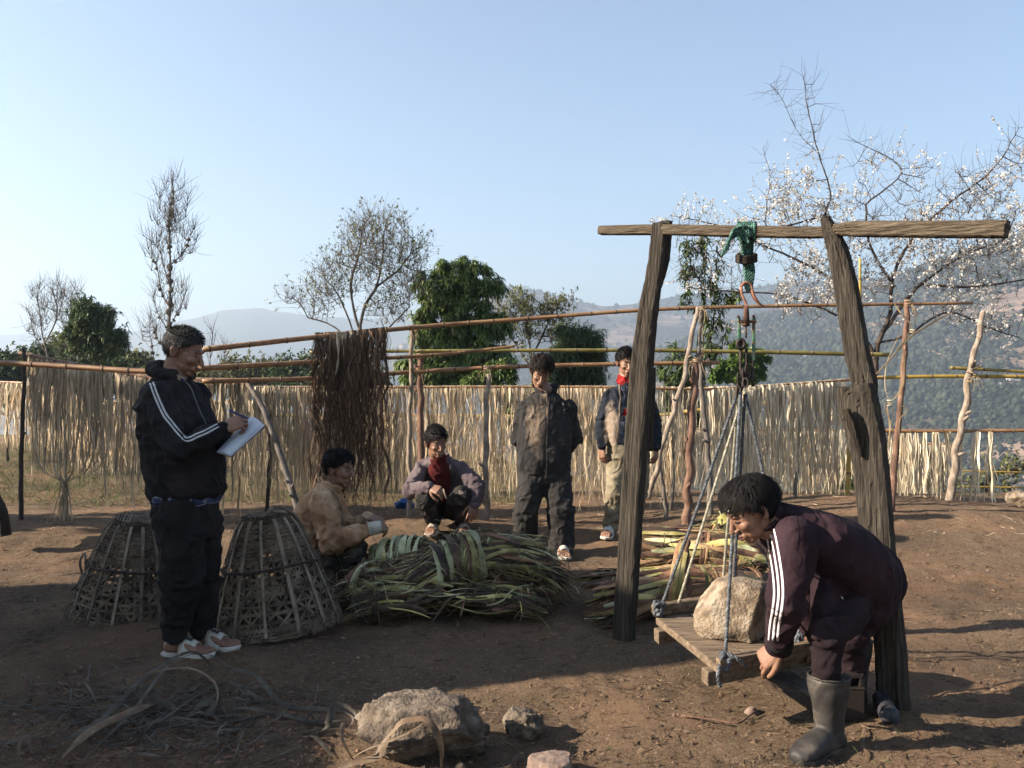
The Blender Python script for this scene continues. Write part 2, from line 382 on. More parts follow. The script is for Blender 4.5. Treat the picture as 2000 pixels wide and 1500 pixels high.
# far hamlet houses
# ------------------------------------------------------------------ wooden weighing frame
def wood_mat(name, c1, c2, c3=None, st=(14, 14, 1.2), bump=.8, **k):
    return mat(name, c1, c2, c3, scale=3.2, stretch=st, rough=.9, bump=bump, bscale=7, detail=9, spec=.15, stops=(.32, .5, .66), **k)
M_oldwood = wood_mat('weathered_timber', (.060, .050, .040), (.022, .018, .015), (.115, .098, .078), (40, 40, 1.6))
M_beam = wood_mat('beam_timber', (.11, .085, .06), (.035, .027, .019), (.20, .16, .115), (2.2, 2.2, 42), rnd=0)
M_darkcut = wood_mat('dark_cut_timber', (.06, .047, .036), (.03, .024, .02), None, (16, 16, 1.2))
def hewn(pts, ws, ds, seg=26, seed=1, twist=0, sides=9, rough=.006, xdir=Vector((.8, -.6, 0))):
    """rough-hewn timber: polygonal section swept with uneven faces; ws, ds widths given per control point"""
    r = random.Random(seed)
    path = smooth_path(pts, seg); n = len(pts)
    W = np.interp(np.linspace(0, n-1, seg), range(n), ws); D = np.interp(np.linspace(0, n-1, seg), range(n), ds)
    prof = []
    cr_ = [r.random() < .22 for _ in range(36)]
    for j in range(36):
        a = 2*math.pi*j/36; c, s = math.cos(a), math.sin(a); q = (abs(c)**7+abs(s)**7)**(-1/7)
        prof.append((c*q*(1+r.uniform(-.05, .05)), s*q*(1+r.uniform(-.05, .05))))
    V = []; F = []
    for i, p in enumerate(path):
        t = (path[min(i+1, seg-1)]-path[max(i-1, 0)]).normalized()
        x = (xdir-t*xdir.dot(t)).normalized(); y = t.cross(x)
        a = twist*i/seg; X = x*math.cos(a)+y*math.sin(a); Y = y*math.cos(a)-x*math.sin(a)
        for j, (u, v) in enumerate(prof):
            g = 1+.07*noise.noise(Vector((math.cos(j*.1745)*1.5, math.sin(j*.1745)*1.5+i*.13, seed*3.1)))
            if cr_[j] and noise.noise(Vector((j*2.3, i*.11, seed))) > .02: g -= .11
            q = p+X*(u*W[i]/2*g)+Y*(v*D[i]/2*g)
            V.append(q+t*r.uniform(-.004, .004)+X*r.uniform(-rough, rough)*.35)
    k = 36
    for i in range(seg-1):
        for j in range(k):
            a = i*k+j; b = i*k+(j+1) % k; F.append((a, b, b+k, a+k))
    F.append(tuple(range(k-1, -1, -1))); F.append(tuple((seg-1)*k+j for j in range(k)))
    return V, F
fr = empty('timber_gantry', P(1215, 1262, 4.5), 'weathered grey timber frame of two leaning posts and a crossbeam', 'wooden frame')
mb = MB(); v, f = hewn([P(1217, 1275, 4.52), P(1228, 1100, 4.5), P(1248, 800, 4.45), P(1262, 640, 4.4), P(1281, 520, 4.36), P(1289, 436, 4.35)],
      [.096, .096, .10, .088, .072, .062], [.085, .085, .085, .075, .06, .052], 60, 3, .15); mb.add(v, f, .3)
mb.build('post', M_oldwood, fr, smooth=False)
mb = MB(); v, f = hewn([P(1281, 560, 4.42), P(1296, 500, 4.42), P(1303, 432, 4.42)], [.05, .06, .045], [.05, .05, .035], 14, 4); mb.add(v, f); mb.build('fork_prong', M_oldwood, fr, smooth=False); mb = MB()
v, f = hewn([P(1262, 880, 4.56), P(1268, 790, 4.55), P(1274, 718, 4.54)], [.06, .055, .03], [.05, .05, .03], 14, 14); mb.add(v, f)
mb.build('side_prong', M_oldwood, fr, smooth=False)
mb = MB(); v, f = hewn([P(1748, 1395, 3.63), P(1738, 1250, 3.64), P(1715, 1050, 3.66), P(1700, 900, 3.68), P(1680, 800, 3.69), P(1671, 752, 3.69)],
      [.112, .110, .115, .13, .145, .135], [.10, .10, .10, .105, .105, .10], 60, 5, -.1); mb.add(v, f, .6)
mb.build('post', M_oldwood, fr, smooth=False)
mb = MB(); v, f = hewn([P(1690, 800, 3.70), P(1688, 748, 3.70), P(1677, 700, 3.71), P(1657, 580, 3.73), P(1640, 500, 3.74), P(1622, 452, 3.75), P(1611, 424, 3.75)],
      [.088, .09, .088, .082, .074, .056, .03], [.08, .08, .08, .075, .07, .055, .035], 50, 6, -.1); mb.add(v, f, .5)
mb.build('post_top', M_oldwood, fr, smooth=False)
mb = MB(); v, f = hewn([P(1653, 800, 3.64), P(1665, 835, 3.635), P(1682, 890, 3.64)], [.022, .03, .012], [.03, .035, .02], 10, 7); mb.add(v, f)
mb.build('split_knot', M_darkcut, fr, smooth=False)
BA, BB = Vector((.454, 4.62, 0)), Vector((1.81, 3.276, 0))
def beam_pt(px):
    u = (px-1000)/FPX; d = 4.62+(BB.y-BA.y)/(BB.x-BA.x)*(-BA.x); k = (BB.y-BA.y)/(BB.x-BA.x)
    y = (BA.y-k*BA.x)/(1-k*u); return y
def BPt(px, py): return P(px, py, beam_pt(px))
mb = MB(); v, f = hewn([BPt(1173, 450), BPt(1300, 449), BPt(1450, 452), BPt(1590, 454), BPt(1640, 449), BPt(1680, 447), BPt(1850, 448), BPt(1967, 448)],
      [.045, .055, .052, .048, .05, .06, .062, .062], [.045, .05, .05, .046, .05, .062, .062, .062], 70, 8, 0, xdir=Vector((.7, .7, 0))); mb.add(v, f, .5)
mb.build('crossbeam', M_beam, fr, smooth=False)
# ------------------------------------------------------------------ ropes
def rope_mesh(pts, r=.008, pitch=.055, k=6, step=.006, mb=None, strands=3):
    mb = mb or MB()
    pts = [Vector(p) for p in pts]
    L = sum((pts[i+1]-pts[i]).length for i in range(len(pts)-1)); n = max(6, int(L/step))
    # resample by length
    cum = [0]
    for i in range(len(pts)-1): cum.append(cum[-1]+(pts[i+1]-pts[i]).length)
    path = []
    for i in range(n):
        s = L*i/(n-1); j = max(q for q in range(len(cum)-1) if cum[q] <= s+1e-9)
        u = (s-cum[j])/max(cum[j+1]-cum[j], 1e-9); path.append(pts[j].lerp(pts[j+1], u))
    _, T, Nn = frames(path)
    for s in range(strands):
        c = []
        for i, p in enumerate(path):
            a = 2*math.pi*(s/strands+L*i/(n-1)/pitch); x, y = Nn[i]
            c.append(p+(x*math.cos(a)+y*math.sin(a))*r*.55)
        v, f = tube(c, r*.62, k); mb.add(v, f, random.random())
    return mb
M_rope = mat('grey_rope', (.085, .095, .11), (.04, .045, .055), (.24, .26, .28), scale=60, rough=.6, rnd=.35)
M_rope2 = mat('straw_rope', (.40, .37, .28), (.22, .20, .15), (.5, .48, .4), scale=60, rough=.7, rnd=.3)
M_green = mat('green_rope', (.045, .13, .10), (.015, .045, .035), (.13, .27, .215), scale=45, rough=.6, rnd=.4)
HD = beam_pt(1460)                                     # distance of the hanging tackle
gr = empty('rope_sling', P(1460, 450, HD), 'green rope lashed over the crossbeam holding the scale', 'rope')
gm = MB()
for k in range(9):
    x = 1443+k*4.0; a = random.uniform(-2, 2)
    c = []
    for q in range(15):
        t = q/14*2*math.pi; c.append(BPt(x, 451)+Vector((.02*math.sin(t)*.7, .036*math.sin(t)*.9, .036*math.cos(t)))+Vector((random.uniform(-.003, .003),)*3))
    rope_mesh(c, .0065, .04, 5, .007, gm)
for k in range(5):
    c = smooth_path([P(1452+random.uniform(-16, 12), 448+random.uniform(-10, 25), HD-.045-random.uniform(0, .02)) for _ in range(6)], 22); rope_mesh(c, .0065, .04, 5, .008, gm)
gm.build('knot', M_green, gr)
gm = MB()
for k in range(5):
    x0 = 1446+k*6; c = smooth_path([P(x0, 462, HD-.03), P(1452+k*4, 500, HD-.01+.01*k), P(1455+k*4.2, 530, HD), P(1457+k*2.5, 560, HD), P(1462+k, 568, HD)], 26)
    rope_mesh(c, .0075, .045, 5, .007, gm)
gm.build('loop', M_green, gr)
gm = MB()
for k in range(3):
    c = smooth_path([P(1440, 500+k*5, HD-.03), P(1456, 503+k*5, HD-.06), P(1473, 500+k*5, HD-.03), P(1473, 498+k*5, HD+.02), P(1445, 498+k*5, HD+.02), P(1440, 500+k*5, HD-.03)], 26); rope_mesh(c, .009, .05, 5, .008, gm)
gm.build('binding', M_darkcut, gr)
gm = MB()
for k in range(4):
    c = smooth_path([P(1445, 445+k*4, HD-.05), P(1432-k*2, 450+k*6, HD-.07), P(1425-k*3, 470+k*5, HD-.07), P(1421-k*4, 488+k*4, HD-.07)], 16); rope_mesh(c, .007, .04, 5, .008, gm)
gm.build('loose_end', M_green, gr)
# hanging steelyard scale
M_iron = mat('rusty_iron', (.10, .05, .033), (.035, .022, .018), (.19, .085, .05), scale=40, rough=.75, bump=.5, bscale=90, metal=.25)
M_iron_d = mat('dark_iron', (.05, .038, .034), (.022, .018, .018), (.09, .06, .05), scale=50, rough=.6, bump=.4, metal=.4)
M_gpaint = mat('chipped_green_paint', (.03, .19, .10), (.17, .075, .05), (.33, .27, .22), scale=22, rough=.6, stops=(.40, .47, .72))
sc = empty('hanging_scale', P(1457, 600, HD), 'rusty iron hanging scale with chipped green side bars and hook', 'hanging scale')
mb = MB()
v, f = tube(smooth_path([P(1447, 560, HD), P(1449, 575, HD), P(1456, 590, HD), P(1460, 602, HD)], 14), [.008, .014, .014, .011, *[.011]*10], 8, flat=.5); mb.add(v, f)
v, f = tube(smooth_path([P(1468, 566, HD), P(1472, 578, HD), P(1480, 590, HD), P(1492, 599, HD)], 14), [.016]*8+[.014, .012, .011, .009, .007, .004], 8, flat=.5); mb.add(v, f)
v, f = tube(smooth_path([P(1447, 560, HD), P(1455, 552, HD), P(1466, 556, HD), P(1468, 566, HD)], 12), .012, 8, flat=.6); mb.add(v, f)
mb.build('hook', mat('copper_rust', (.30, .13, .08), (.14, .06, .04), (.42, .24, .17), scale=40, rough=.6), sc)
mb = MB(); v, f = tube([P(1457, 598, HD), P(1458, 612, HD), P(1457, 635, HD)], [.011, .012, .016], 10); mb.add(v, f); v, f = sphere(P(1457, 634, HD), (.02, .016, .01)); mb.add(v, f)
v, f = tube([P(1457, 638, HD), P(1457, 660, HD)], .004, 6); mb.add(v, f)
mb.build('spindle', M_iron, sc)
mb = MB(); v, f = box(P(1459, 628, HD), .082, .02, .012, bev=.002); mb.add(v, f)
for x in (1443, 1473):
    v, f = tube(smooth_path([P(x, 630, HD), P(x, 620, HD), P(x-3, 617, HD)], 6), .006, 6); mb.add(v, f)
mb.build('crossbar', M_iron, sc)
for x, y1 in ((1444, 668), (1472, 705)):
    mb = MB(); v, f = box(P(x, (622+y1)/2, HD), .0145, .010, (y1-622)/FPX*HD, bev=.002); mb.add(v, f); mb.build('side_bar', M_gpaint, sc)
mb = MB()
ringc = P(1447, 672, HD-.01)
v, f = tube([ringc+Vector((math.cos(a)*.016, 0, math.sin(a)*.019)) for a in np.linspace(0, 2*math.pi, 20)], .009, 8, cap=False); mb.add(v, f)
mb.build('ring', M_iron_d, sc)
mb = MB()
v, f = tube(smooth_path([P(1448, 660, HD), P(1447, 690, HD), P(1446, 715, HD), P(1452, 745, HD), P(1447, 765, HD)], 18), [.012, .011, .010, .010, .012, .012, .010, .009, .009]*2, 8, flat=.7); mb.add(v, f)
v, f = tube(smooth_path([P(1458, 680, HD), P(1457, 700, HD), P(1459, 730, HD), P(1455, 755, HD)], 12), .011, 8, flat=.6); mb.add(v, f)
mb.build('lever', M_iron_d, sc)
mb = MB()
for k in range(12):
    x = 1445+random.uniform(-5, 14); c = P(x, 722+k*4.2, HD+random.uniform(-.02, .02)); a = random.uniform(0, 3)
    v, f = tube([c+Vector((math.cos(q)*.012*math.cos(a), math.cos(q)*.012*math.sin(a), math.sin(q)*.02)) for q in np.linspace(0, 2*math.pi, 12)], .0042, 6, cap=False); mb.add(v, f)
v, f = tube([P(1470, 705, HD), P(1469, 740, HD), P(1471, 755, HD)], .008, 7); mb.add(v, f)
mb.build('chain', M_iron_d, sc)
# ------------------------------------------------------------------ hanging platform
M_plank = wood_mat('platform_planks', (.20, .145, .10), (.085, .06, .042), (.30, .225, .16), (2.2, 16, 16), objrnd=.12)
pf = empty('weighing_platform', (.94, 3.87, .22), 'brown plank weighing platform slung from ropes under the scale', 'platform')
A, B, C, Dd = Vector((.656, 4.10, .252)), Vector((.775, 3.39, .252)), Vector((1.215, 3.63, .248)), Vector((1.10, 4.34, .252))
u = (B-A).normalized(); w = (C-B).normalized(); lu, lw = (B-A).length, (C-B).length
Rm = Matrix((u, w-u*w.dot(u), Vector((0, 0, 1)))).transposed(); Rm = Matrix(((u.x, w.x, 0), (u.y, w.y, 0), (0, 0, 1)))
npl = 3; edges = [0, .36, .68, 1.0]
for i in range(npl):
    a, bq = edges[i]*lw+.003, edges[i+1]*lw-.003
    c = A+u*(lu/2)+w*((a+bq)/2)+Vector((0, 0, -.016))
    v, f = box((0, 0, 0), lu+random.uniform(-.01, .01), bq-a, .032, bev=.004)
    v = [Rm @ (q+Vector((0, 0, .003*noise.noise(q*5)))) + c for q in v]
    MB().add(v, f).build('plank', M_plank, pf, smooth=False)
for t in (.10, .90):                                  # battens under the planks
    c = A+u*(lu*t)+w*(lw/2)+Vector((0, 0, -.062)); v, f = box((0, 0, 0), .07, lw+.05, .058, bev=.008); v = [Rm @ q + c for q in v]
    MB().add(v, f).build('batten', M_plank, pf, smooth=False)
# round pole along the far-left edge and flat lip pieces along the near-right edge
c0, c1 = A+Vector((-.0, .02, .028)), Dd+Vector((0, .0, .03))
MB().add(*hewn([c0, c0.lerp(c1, .5), c1], [.05, .058, .055], [.05, .056, .052], 20, 71, xdir=Vector((0, 0, 1)))).build('pole', M_plank, pf)
c = B.lerp(C, .5)+Vector((0, 0, .01)); v, f = box((0, 0, 0), .045, lw*.98, .03, bev=.005); v = [Rm @ q + c for q in v]
MB().add(v, f).build('lip_board', M_plank, pf, smooth=False)
# ropes up to the scale
S1, S2 = P(1441, 765, HD), P(1456, 770, HD)
def knot(c, r=.028, n=5):
    mb = MB()
    for k in range(n):
        ctrl = [Vector(c)+Vector((random.uniform(-r, r), random.uniform(-r, r), random.uniform(-r*1.3, r*1.3))) for _ in range(5)]
        rope_mesh(smooth_path(ctrl+[ctrl[0]], 22), .0075, .045, 5, .007, mb)
    return mb
for i, (p, top, m) in enumerate(((A+Vector((.02, 0, .03)), S1, M_rope), (B+Vector((.035, .02, .0)), S1+Vector((.01, -.01, 0)), M_rope), (C+Vector((-.03, .05, .02)), S2, M_rope), (Dd+Vector((-.04, -.03, .03)), S2+Vector((0, .01, 0)), M_rope))):
    sag = p.lerp(top, .5)+Vector((0, 0, -.02))
    rope_mesh(smooth_path([p, p.lerp(top, .33)+Vector((0, 0, -.01)), sag.lerp(p.lerp(top, .5), .4), top], 20), .0072, .045, 6, .008).build('rope', m, pf)
    knot(p+Vector((0, 0, .01)), .026, 6).build('rope_knot', m, pf)
# second, lighter ropes run inside the first ones
rope_mesh([A.lerp(Dd, .25)+Vector((0, 0, .03)), S1+Vector((.015, .02, -.06))], .0065, .04, 5, .008).build('rope', M_rope2, pf)
rope_mesh([Dd+Vector((-.10, -.06, .03)), S2+Vector((-.03, .02, -.05))], .0065, .04, 5, .008).build('rope', M_rope2, pf)
rope_mesh(smooth_path([B+Vector((.03, .01, .04)), B+Vector((.07, -.01, .03)), B+Vector((.11, .0, -.005))], 10), .0075, .045, 5, .006).build('rope_tail', M_rope, pf)
rope_mesh(smooth_path([B+Vector((.02, .0, .03)), B+Vector((.0, -.02, -.03)), B+Vector((.01, -.01, -.08))], 10), .0075, .045, 5, .006).build('rope_tail', M_rope, pf)
# ------------------------------------------------------------------ rocks
def rock(name, label, c, size, seed, m, rot=0, cuts=9, sub=4, amp=.16, cat='rock', planes=None, group=None):
    bm = bmesh.new(); bmesh.ops.create_icosphere(bm, subdivisions=sub+1, radius=1)
    r = random.Random(seed); pl = []
    for i in range(cuts):
        n_ = Vector((r.gauss(0, 1), r.gauss(0, 1), r.gauss(0, .8))).normalized(); pl.append((n_, r.uniform(.62, .86)))
    for n_, d_ in (planes or []): pl.append((Vector(n_).normalized(), d_))
    R = Matrix.Rotation(rot, 3, 'Z')
    for v in bm.verts:
        p = v.co.normalized()
        for n_, d_ in pl:
            k = p.dot(n_)
            if k > d_: p = p-n_*(k-d_)*.94
        q = p*2.2+Vector((seed, 0, 0))
        p = p*(1+amp*.55*fbm(q, 5)+amp*.30*abs(fbm(q*3.1, 4))-amp*.35*max(0, .12-abs(noise.noise(q*1.7)))*4)+Vector((noise.noise(q*7), noise.noise(q*7+Vector((5, 0, 0))), noise.noise(q*7+Vector((0, 9, 0)))))*.014
        v.co = R @ Vector((p.x*size[0], p.y*size[1], p.z*size[2]))
    zs = min(v.co.z for v in bm.verts)
    for v in bm.verts: v.co += Vector(c)+Vector((0, 0, -zs))
    bm.verts.index_update(); V = [tuple(v.co) for v in bm.verts]; F = [tuple(v.index for v in f.verts) for f in bm.faces]; bm.free()
    o = mesh_obj(name, V, F, m); tag(o, label, cat, group); return o
M_boulder = mat('pale_granite', (.30, .225, .155), (.19, .14, .10), (.42, .345, .26), scale=16, rough=.95, bump=1, bscale=95, stops=(.40, .5, .58))
M_rock = mat('grey_stone', (.155, .118, .088), (.06, .047, .038), (.29, .235, .18), scale=15, rough=.95, bump=1.3, bscale=70)
M_rockr = mat('reddish_stone', (.27, .19, .15), (.15, .11, .09), (.36, .30, .25), scale=9, rough=.95, bump=1, bscale=28)
rock('boulder', 'pale tan boulder resting on the hanging plank platform', (.957, 3.80, .245), (.20, .165, .165), 11, M_boulder, .4, 5, amp=.10,
     planes=[((.5, -.85, -.1), .60), ((-.9, -.3, -.1), .76), ((.9, .3, .2), .76), ((0, 0, -1), .55), ((.1, 0, 1), .86), ((-.2, .1, .95), .9)])
rock('rock', 'large rough grey rock in the foreground draped by a dry leaf', (-.315, 3.14, -.05), (.265, .19, .145), 23, M_rock, .1, 9, 4, .26,
     planes=[((.2, -.8, -.55), .48), ((-.2, -.1, 1), .62), ((.95, -.2, .3), .7), ((-.9, -.3, .4), .74)])
rock('rock', 'small dark knobbly stone to the right of the large foreground rock', (.045, 3.34, -.02), (.075, .07, .065), 31, M_rock, 0, 7, 4, .35)
rock('rock', 'reddish square-edged stone cut by the bottom edge of the photo', (.135, 2.98, -.05), (.095, .08, .075), 37, M_rockr, .2, 8, 4, .14, planes=[((0, 0, 1), .6), ((1, 0, 0), .8), ((-1, 0, 0), .8), ((0, -1, 0), .8)])
rock('stone', 'pebble standing just in front of the dark knobbly stone', (.01, 3.08, -.01), (.014, .014, .025), 41, M_rock, 0, 6, 2, .2, 'stone')
rock('stone', 'pointed pebble under the front of the large rock', (-.17, 2.99, -.01), (.02, .016, .03), 43, M_rock, 0, 6, 2, .2, 'stone')
rock('stone', 'fist-sized brown clod on the lit earth before the platform', P(1468, 1396, 3.62)+Vector((0, 0, -.03)), (.028, .028, .03), 47, M_rockr, 0, 6, 3, .3, 'stone')
rock('stone', 'pale sunlit boulder at the far right edge beyond the racks', P(1992, 992, 8.2), (.12, .1, .08), 49, M_boulder, 0, 6, 3, .2, 'stone')
# weights and offcuts by the right post
M_weight = mat('black_cast_iron', (.035, .028, .026), (.02, .018, .018), (.06, .04, .03), scale=20, rough=.6, metal=.3, bump=.4)
wt = empty('cast_iron_weight', P(1667, 1408, 3.5), 'dark block-shaped iron weight with a bar handle by the right post', 'weight')
base_c = P(1667, 1408, 3.5)
MB().add(*box(base_c+Vector((0, .04, .06)), .092, .085, .12, bev=.006)).build('block', mat('brown_iron', (.035, .022, .017), (.022, .015, .012), scale=20, rough=.8), wt, smooth=False)
MB().add(*box(base_c+Vector((0, .04, .124)), .094, .087, .010, bev=.004)).build('rim', M_weight, wt, smooth=False)
for s in (-1, 1): MB().add(*box(base_c+Vector((s*.036, .04, .145)), .016, .06, .035, bev=.003)).build('handle_post', M_weight, wt, smooth=False)
MB().add(*box(base_c+Vector((0, .04, .17)), .092, .06, .02, bev=.005)).build('handle', M_weight, wt, smooth=False)
lg = MB(); lg.add(*tube([P(1718, 1360, 3.60), P(1726, 1378, 3.55), P(1737, 1397, 3.47), P(1740, 1402, 3.45)], [.030, .036, .037, .034], 14)); o = lg.build('log_offcut', mat('charred_wood', (.05, .05, .06), (.025, .025, .03), (.11, .11, .13), scale=18, rough=.6)); tag(o, 'short dark round log lying by the foot of the right post', 'log')
o = MB().add(*hewn([P(1500, 1308, 3.78), P(1545, 1330, 3.62), P(1600, 1352, 3.5)], [.11, .11, .10], [.02, .02, .02], 10, 61, xdir=Vector((0, 1, 0)))).build('board', mat('grey_board', (.15, .15, .15), (.08, .08, .08), scale=12), smooth=False); tag(o, 'loose grey board lying on the ground under the platform', 'board')
o = MB().add(*hewn([P(-12, 960, 7.2), P(0, 1000, 6.9), P(8, 1045, 6.9)], [.05, .09, .10], [.05, .08, .08], 12, 63)).build('tree_stump', M_darkcut, smooth=False); tag(o, 'dark wood stump cut by the left edge of the photo', 'stump')
# ------------------------------------------------------------------ bamboo rails and posts
M_bam = mat('tan_bamboo', (.30, .155, .07), (.19, .095, .045), (.42, .25, .12), scale=6, stretch=(1, 4, 4), rough=.45, spec=.4)
M_bamg = mat('green_bamboo', (.22, .18, .045), (.14, .12, .03), (.32, .27, .08), scale=6, rough=.4, spec=.4)
M_bamy = mat('yellow_bamboo', (.42, .28, .05), (.30, .20, .04), (.5, .36, .1), scale=6, rough=.4)
M_node = mat('bamboo_joint', (.14, .085, .05), (.09, .055, .035), (.32, .24, .16), scale=30)
def bamboo(name, pts, r0, r1, m, parent=None, seed=0, node=.28):
    rr = random.Random(seed); path = smooth_path(pts, 60)
    L = sum((path[i+1]-path[i]).length for i in range(59)); mb = MB(); n = 60
    rad = [r0+(r1-r0)*i/(n-1) for i in range(n)]
    v, f = tube(path, rad, 9); mb.add(v, f)
    o = mb.build(name, m, parent)
    mj = MB(); s = rr.uniform(.02, node); cum = 0
    for i in range(n-1):
        d = (path[i+1]-path[i]); l = d.length
        while s < cum+l:
            c = path[i]+d*((s-cum)/l); t = d.normalized(); q = r0+(r1-r0)*i/n
            v, f = tube([c-t*.009, c-t*.003, c+t*.003, c+t*.009], [q*1.0, q*1.2, q*1.2, q*1.0], 9, cap=False); MB().add(v, f).build('bamboo_joint', M_node, o); s += node*rr.uniform(.8, 1.2)
        cum += l
    return o
M_stick_p = mat('pale_stick', (.32, .25, .19), (.17, .13, .10), (.46, .39, .32), scale=5, stretch=(6, 6, 2), rough=.85, bump=.5, bscale=40)
M_stick_g = mat('grey_stick', (.17, .145, .125), (.09, .075, .065), (.27, .24, .21), scale=5, stretch=(6, 6, 2), rough=.85, bump=.5, bscale=40)
M_stick_b = mat('brown_stick', (.20, .105, .07), (.10, .055, .04), (.30, .19, .13), scale=5, stretch=(6, 6, 2), rough=.8, bump=.5, bscale=40)
M_stick_d = mat('dark_stick', (.06, .045, .04), (.035, .028, .025), (.12, .09, .075), scale=5, stretch=(6, 6, 2), rough=.85, bump=.5, bscale=40)
M_tie = mat('bark_tie', (.35, .25, .15), (.2, .13, .08), (.5, .4, .26), scale=25)
def stick(name, pts, r0, r1, m, parent=None, seed=1, n=40, stubs=2):
    rr = random.Random(seed); path = smooth_path(pts, n)
    path = [p+Vector((noise.noise(Vector((i*.25, seed, 0))), noise.noise(Vector((i*.25, seed, 5))), 0))*r0*.8 for i, p in enumerate(path)]
    rad = [(r0+(r1-r0)*i/(n-1))*(1+.13*noise.noise(Vector((i*.5, seed, 9)))) for i in range(n)]
    mb = MB(); mb.add(*tube(path, rad, 10, jit=.05))
    for k in range(stubs):
        i = rr.randint(4, n-5); d = Vector((rr.uniform(-1, 1), -abs(rr.uniform(-.6, 1)), rr.uniform(.2, 1))).normalized()
        mb.add(*tube([path[i], path[i]+d*r0*2.2], [r0*.55, r0*.3], 7))
    return mb.build(name, m, parent)
def tie(c, r, m=None, parent=None, n=5, tails=3, name='tie'):
    mb = MB()
    for k in range(n):
        z = random.uniform(-r, r)*1.2; tl = random.uniform(-.5, .5)
        v, f = tube([Vector(c)+Vector((math.cos(a)*r*1.15, math.sin(a)*r*1.15, z+tl*r*math.cos(a))) for a in np.linspace(0, 6.283, 12)], .004, 5, cap=False); mb.add(v, f)
    for k in range(tails):
        x = random.uniform(-1, 1)*r
        v, f = tube(smooth_path([Vector(c)+Vector((x, -r, 0)), Vector(c)+Vector((x*2+random.uniform(-.03, .03), -r-.02, -.04)), Vector(c)+Vector((x*2.5, -r-.02, -random.uniform(.06, .16)))], 8), .003, 5); mb.add(v, f)
    return mb.build(name, m or M_tie, parent)
# high front rack (rails lashed to forked posts)
rk = empty('drying_rack', P(797, 1022, 8.2), 'tall bamboo drying rack behind the squatting men, its high rails mostly bare', 'drying rack')
bamboo('rail', [P(395, 683, 7.2), P(650, 655, 7.7), P(850, 636, 8.1), P(1010, 624, 8.2), P(1270, 605, 8.2), P(1500, 598, 8.2), P(1900, 592, 8.3)], .0235, .014, M_bam, rk, 1)
bamboo('rail', [P(395, 719, 7.2), P(650, 705, 7.7), P(850, 693, 8.1), P(1006, 676, 8.2)], .0235, .012, M_bam, rk, 2)
bamboo('rail', [P(395, 745, 7.35), P(650, 738, 7.8), P(800, 727, 8.2), P(1030, 715, 8.25), P(1406, 708, 8.25)], .021, .019, M_bam, rk, 3)
bamboo('rail', [P(605, 688, 8.5), P(750, 686, 8.5), P(1180, 684, 8.45), P(1450, 687, 8.45), P(1738, 693, 8.45)], .014, .021, M_bamg, rk, 4)
stick('post', [P(797, 1026, 8.15), P(801, 960, 8.15), P(799, 880, 8.15), P(803, 760, 8.15), P(804, 640, 8.15)], .026, .019, M_stick_p, rk, 11)
stick('post', [P(826, 1024, 8.3), P(823, 900, 8.3), P(821, 780, 8.3), P(822, 690, 8.3)], .034, .028, M_stick_b, rk, 12)
stick('post', [P(944, 1040, 7.95), P(950, 1000, 7.95), P(949, 870, 8.0), P(953, 730, 8.1)], .032, .022, M_stick_p, rk, 13, stubs=5)
stick('post', [P(1339, 1034, 7.9), P(1345, 930, 7.95), P(1352, 800, 8.0), P(1362, 702, 8.05)], .042, .03, M_stick_b, rk, 14, stubs=3)
stick('post', [P(1386, 1012, 8.2), P(1385, 900, 8.2), P(1372, 780, 8.2), P(1367, 690, 8.2)], .030, .020, M_stick_g, rk, 15)
stick('post', [P(1738, 1038, 8.05), P(1750, 880, 8.1), P(1766, 700, 8.15), P(1773, 585, 8.2)], .030, .022, M_stick_b, rk, 16, stubs=1)
stick('brace', [P(1266, 975, 7.9), P(1300, 850, 7.95), P(1335, 740, 8.0), P(1362, 600, 8.1)], .026, .022, M_stick_p, rk, 17)
stick('brace', [P(1305, 1032, 8.2), P(1296, 960, 8.2), P(1284, 880, 8.2)], .022, .016, M_stick_g, rk, 18)
stick('brace', [P(1362, 702, 8.05), P(1368, 640, 8.05), P(1372, 600, 8.0)], .020, .012, M_stick_g, rk, 19)
for (x, y, d, r) in ((803, 641, 8.12, .03), (821, 692, 8.25, .035), (821, 728, 8.25, .034), (952, 722, 8.1, .028), (1362, 708, 8.02, .036), (1368, 688, 8.1, .03), (1372, 604, 8.0, .02), (1774, 594, 8.2, .03)):
    tie(P(x, y, d), r, parent=rk)
# left front rack, seen between the tree line and the writing man
rl = empty('drying_rack', P(42, 1030, 8.3), 'shaded low bamboo rack at the left, hung with shade-coloured fibre beside the writing man', 'drying rack')
bamboo('rail', [P(-160, 699, 7.6), P(0, 708, 7.4), P(150, 717, 7.3), P(290, 725, 7.2), P(400, 719, 7.2)], .021, .023, M_bam, rl, 5)
bamboo('rail', [P(38, 689, 8.9), P(100, 702, 8.6), P(170, 716, 8.2), P(300, 738, 7.7), P(400, 742, 7.6), P(490, 743, 7.6)], .016, .019, M_stick_b, rl, 6)
stick('post', [P(42, 1032, 8.3), P(41, 950, 8.3), P(44, 820, 8.3), P(48, 730, 8.3), P(46, 680, 8.3)], .022, .016, M_stick_d, rl, 21)
stick('prop', [P(592, 1035, 7.4), P(573, 965, 7.4), P(545, 880, 7.45), P(515, 800, 7.5), P(481, 744, 7.6)], .030, .020, M_stick_g, rl, 22, stubs=3)
tie(P(46, 696, 8.4), .024, parent=rl)
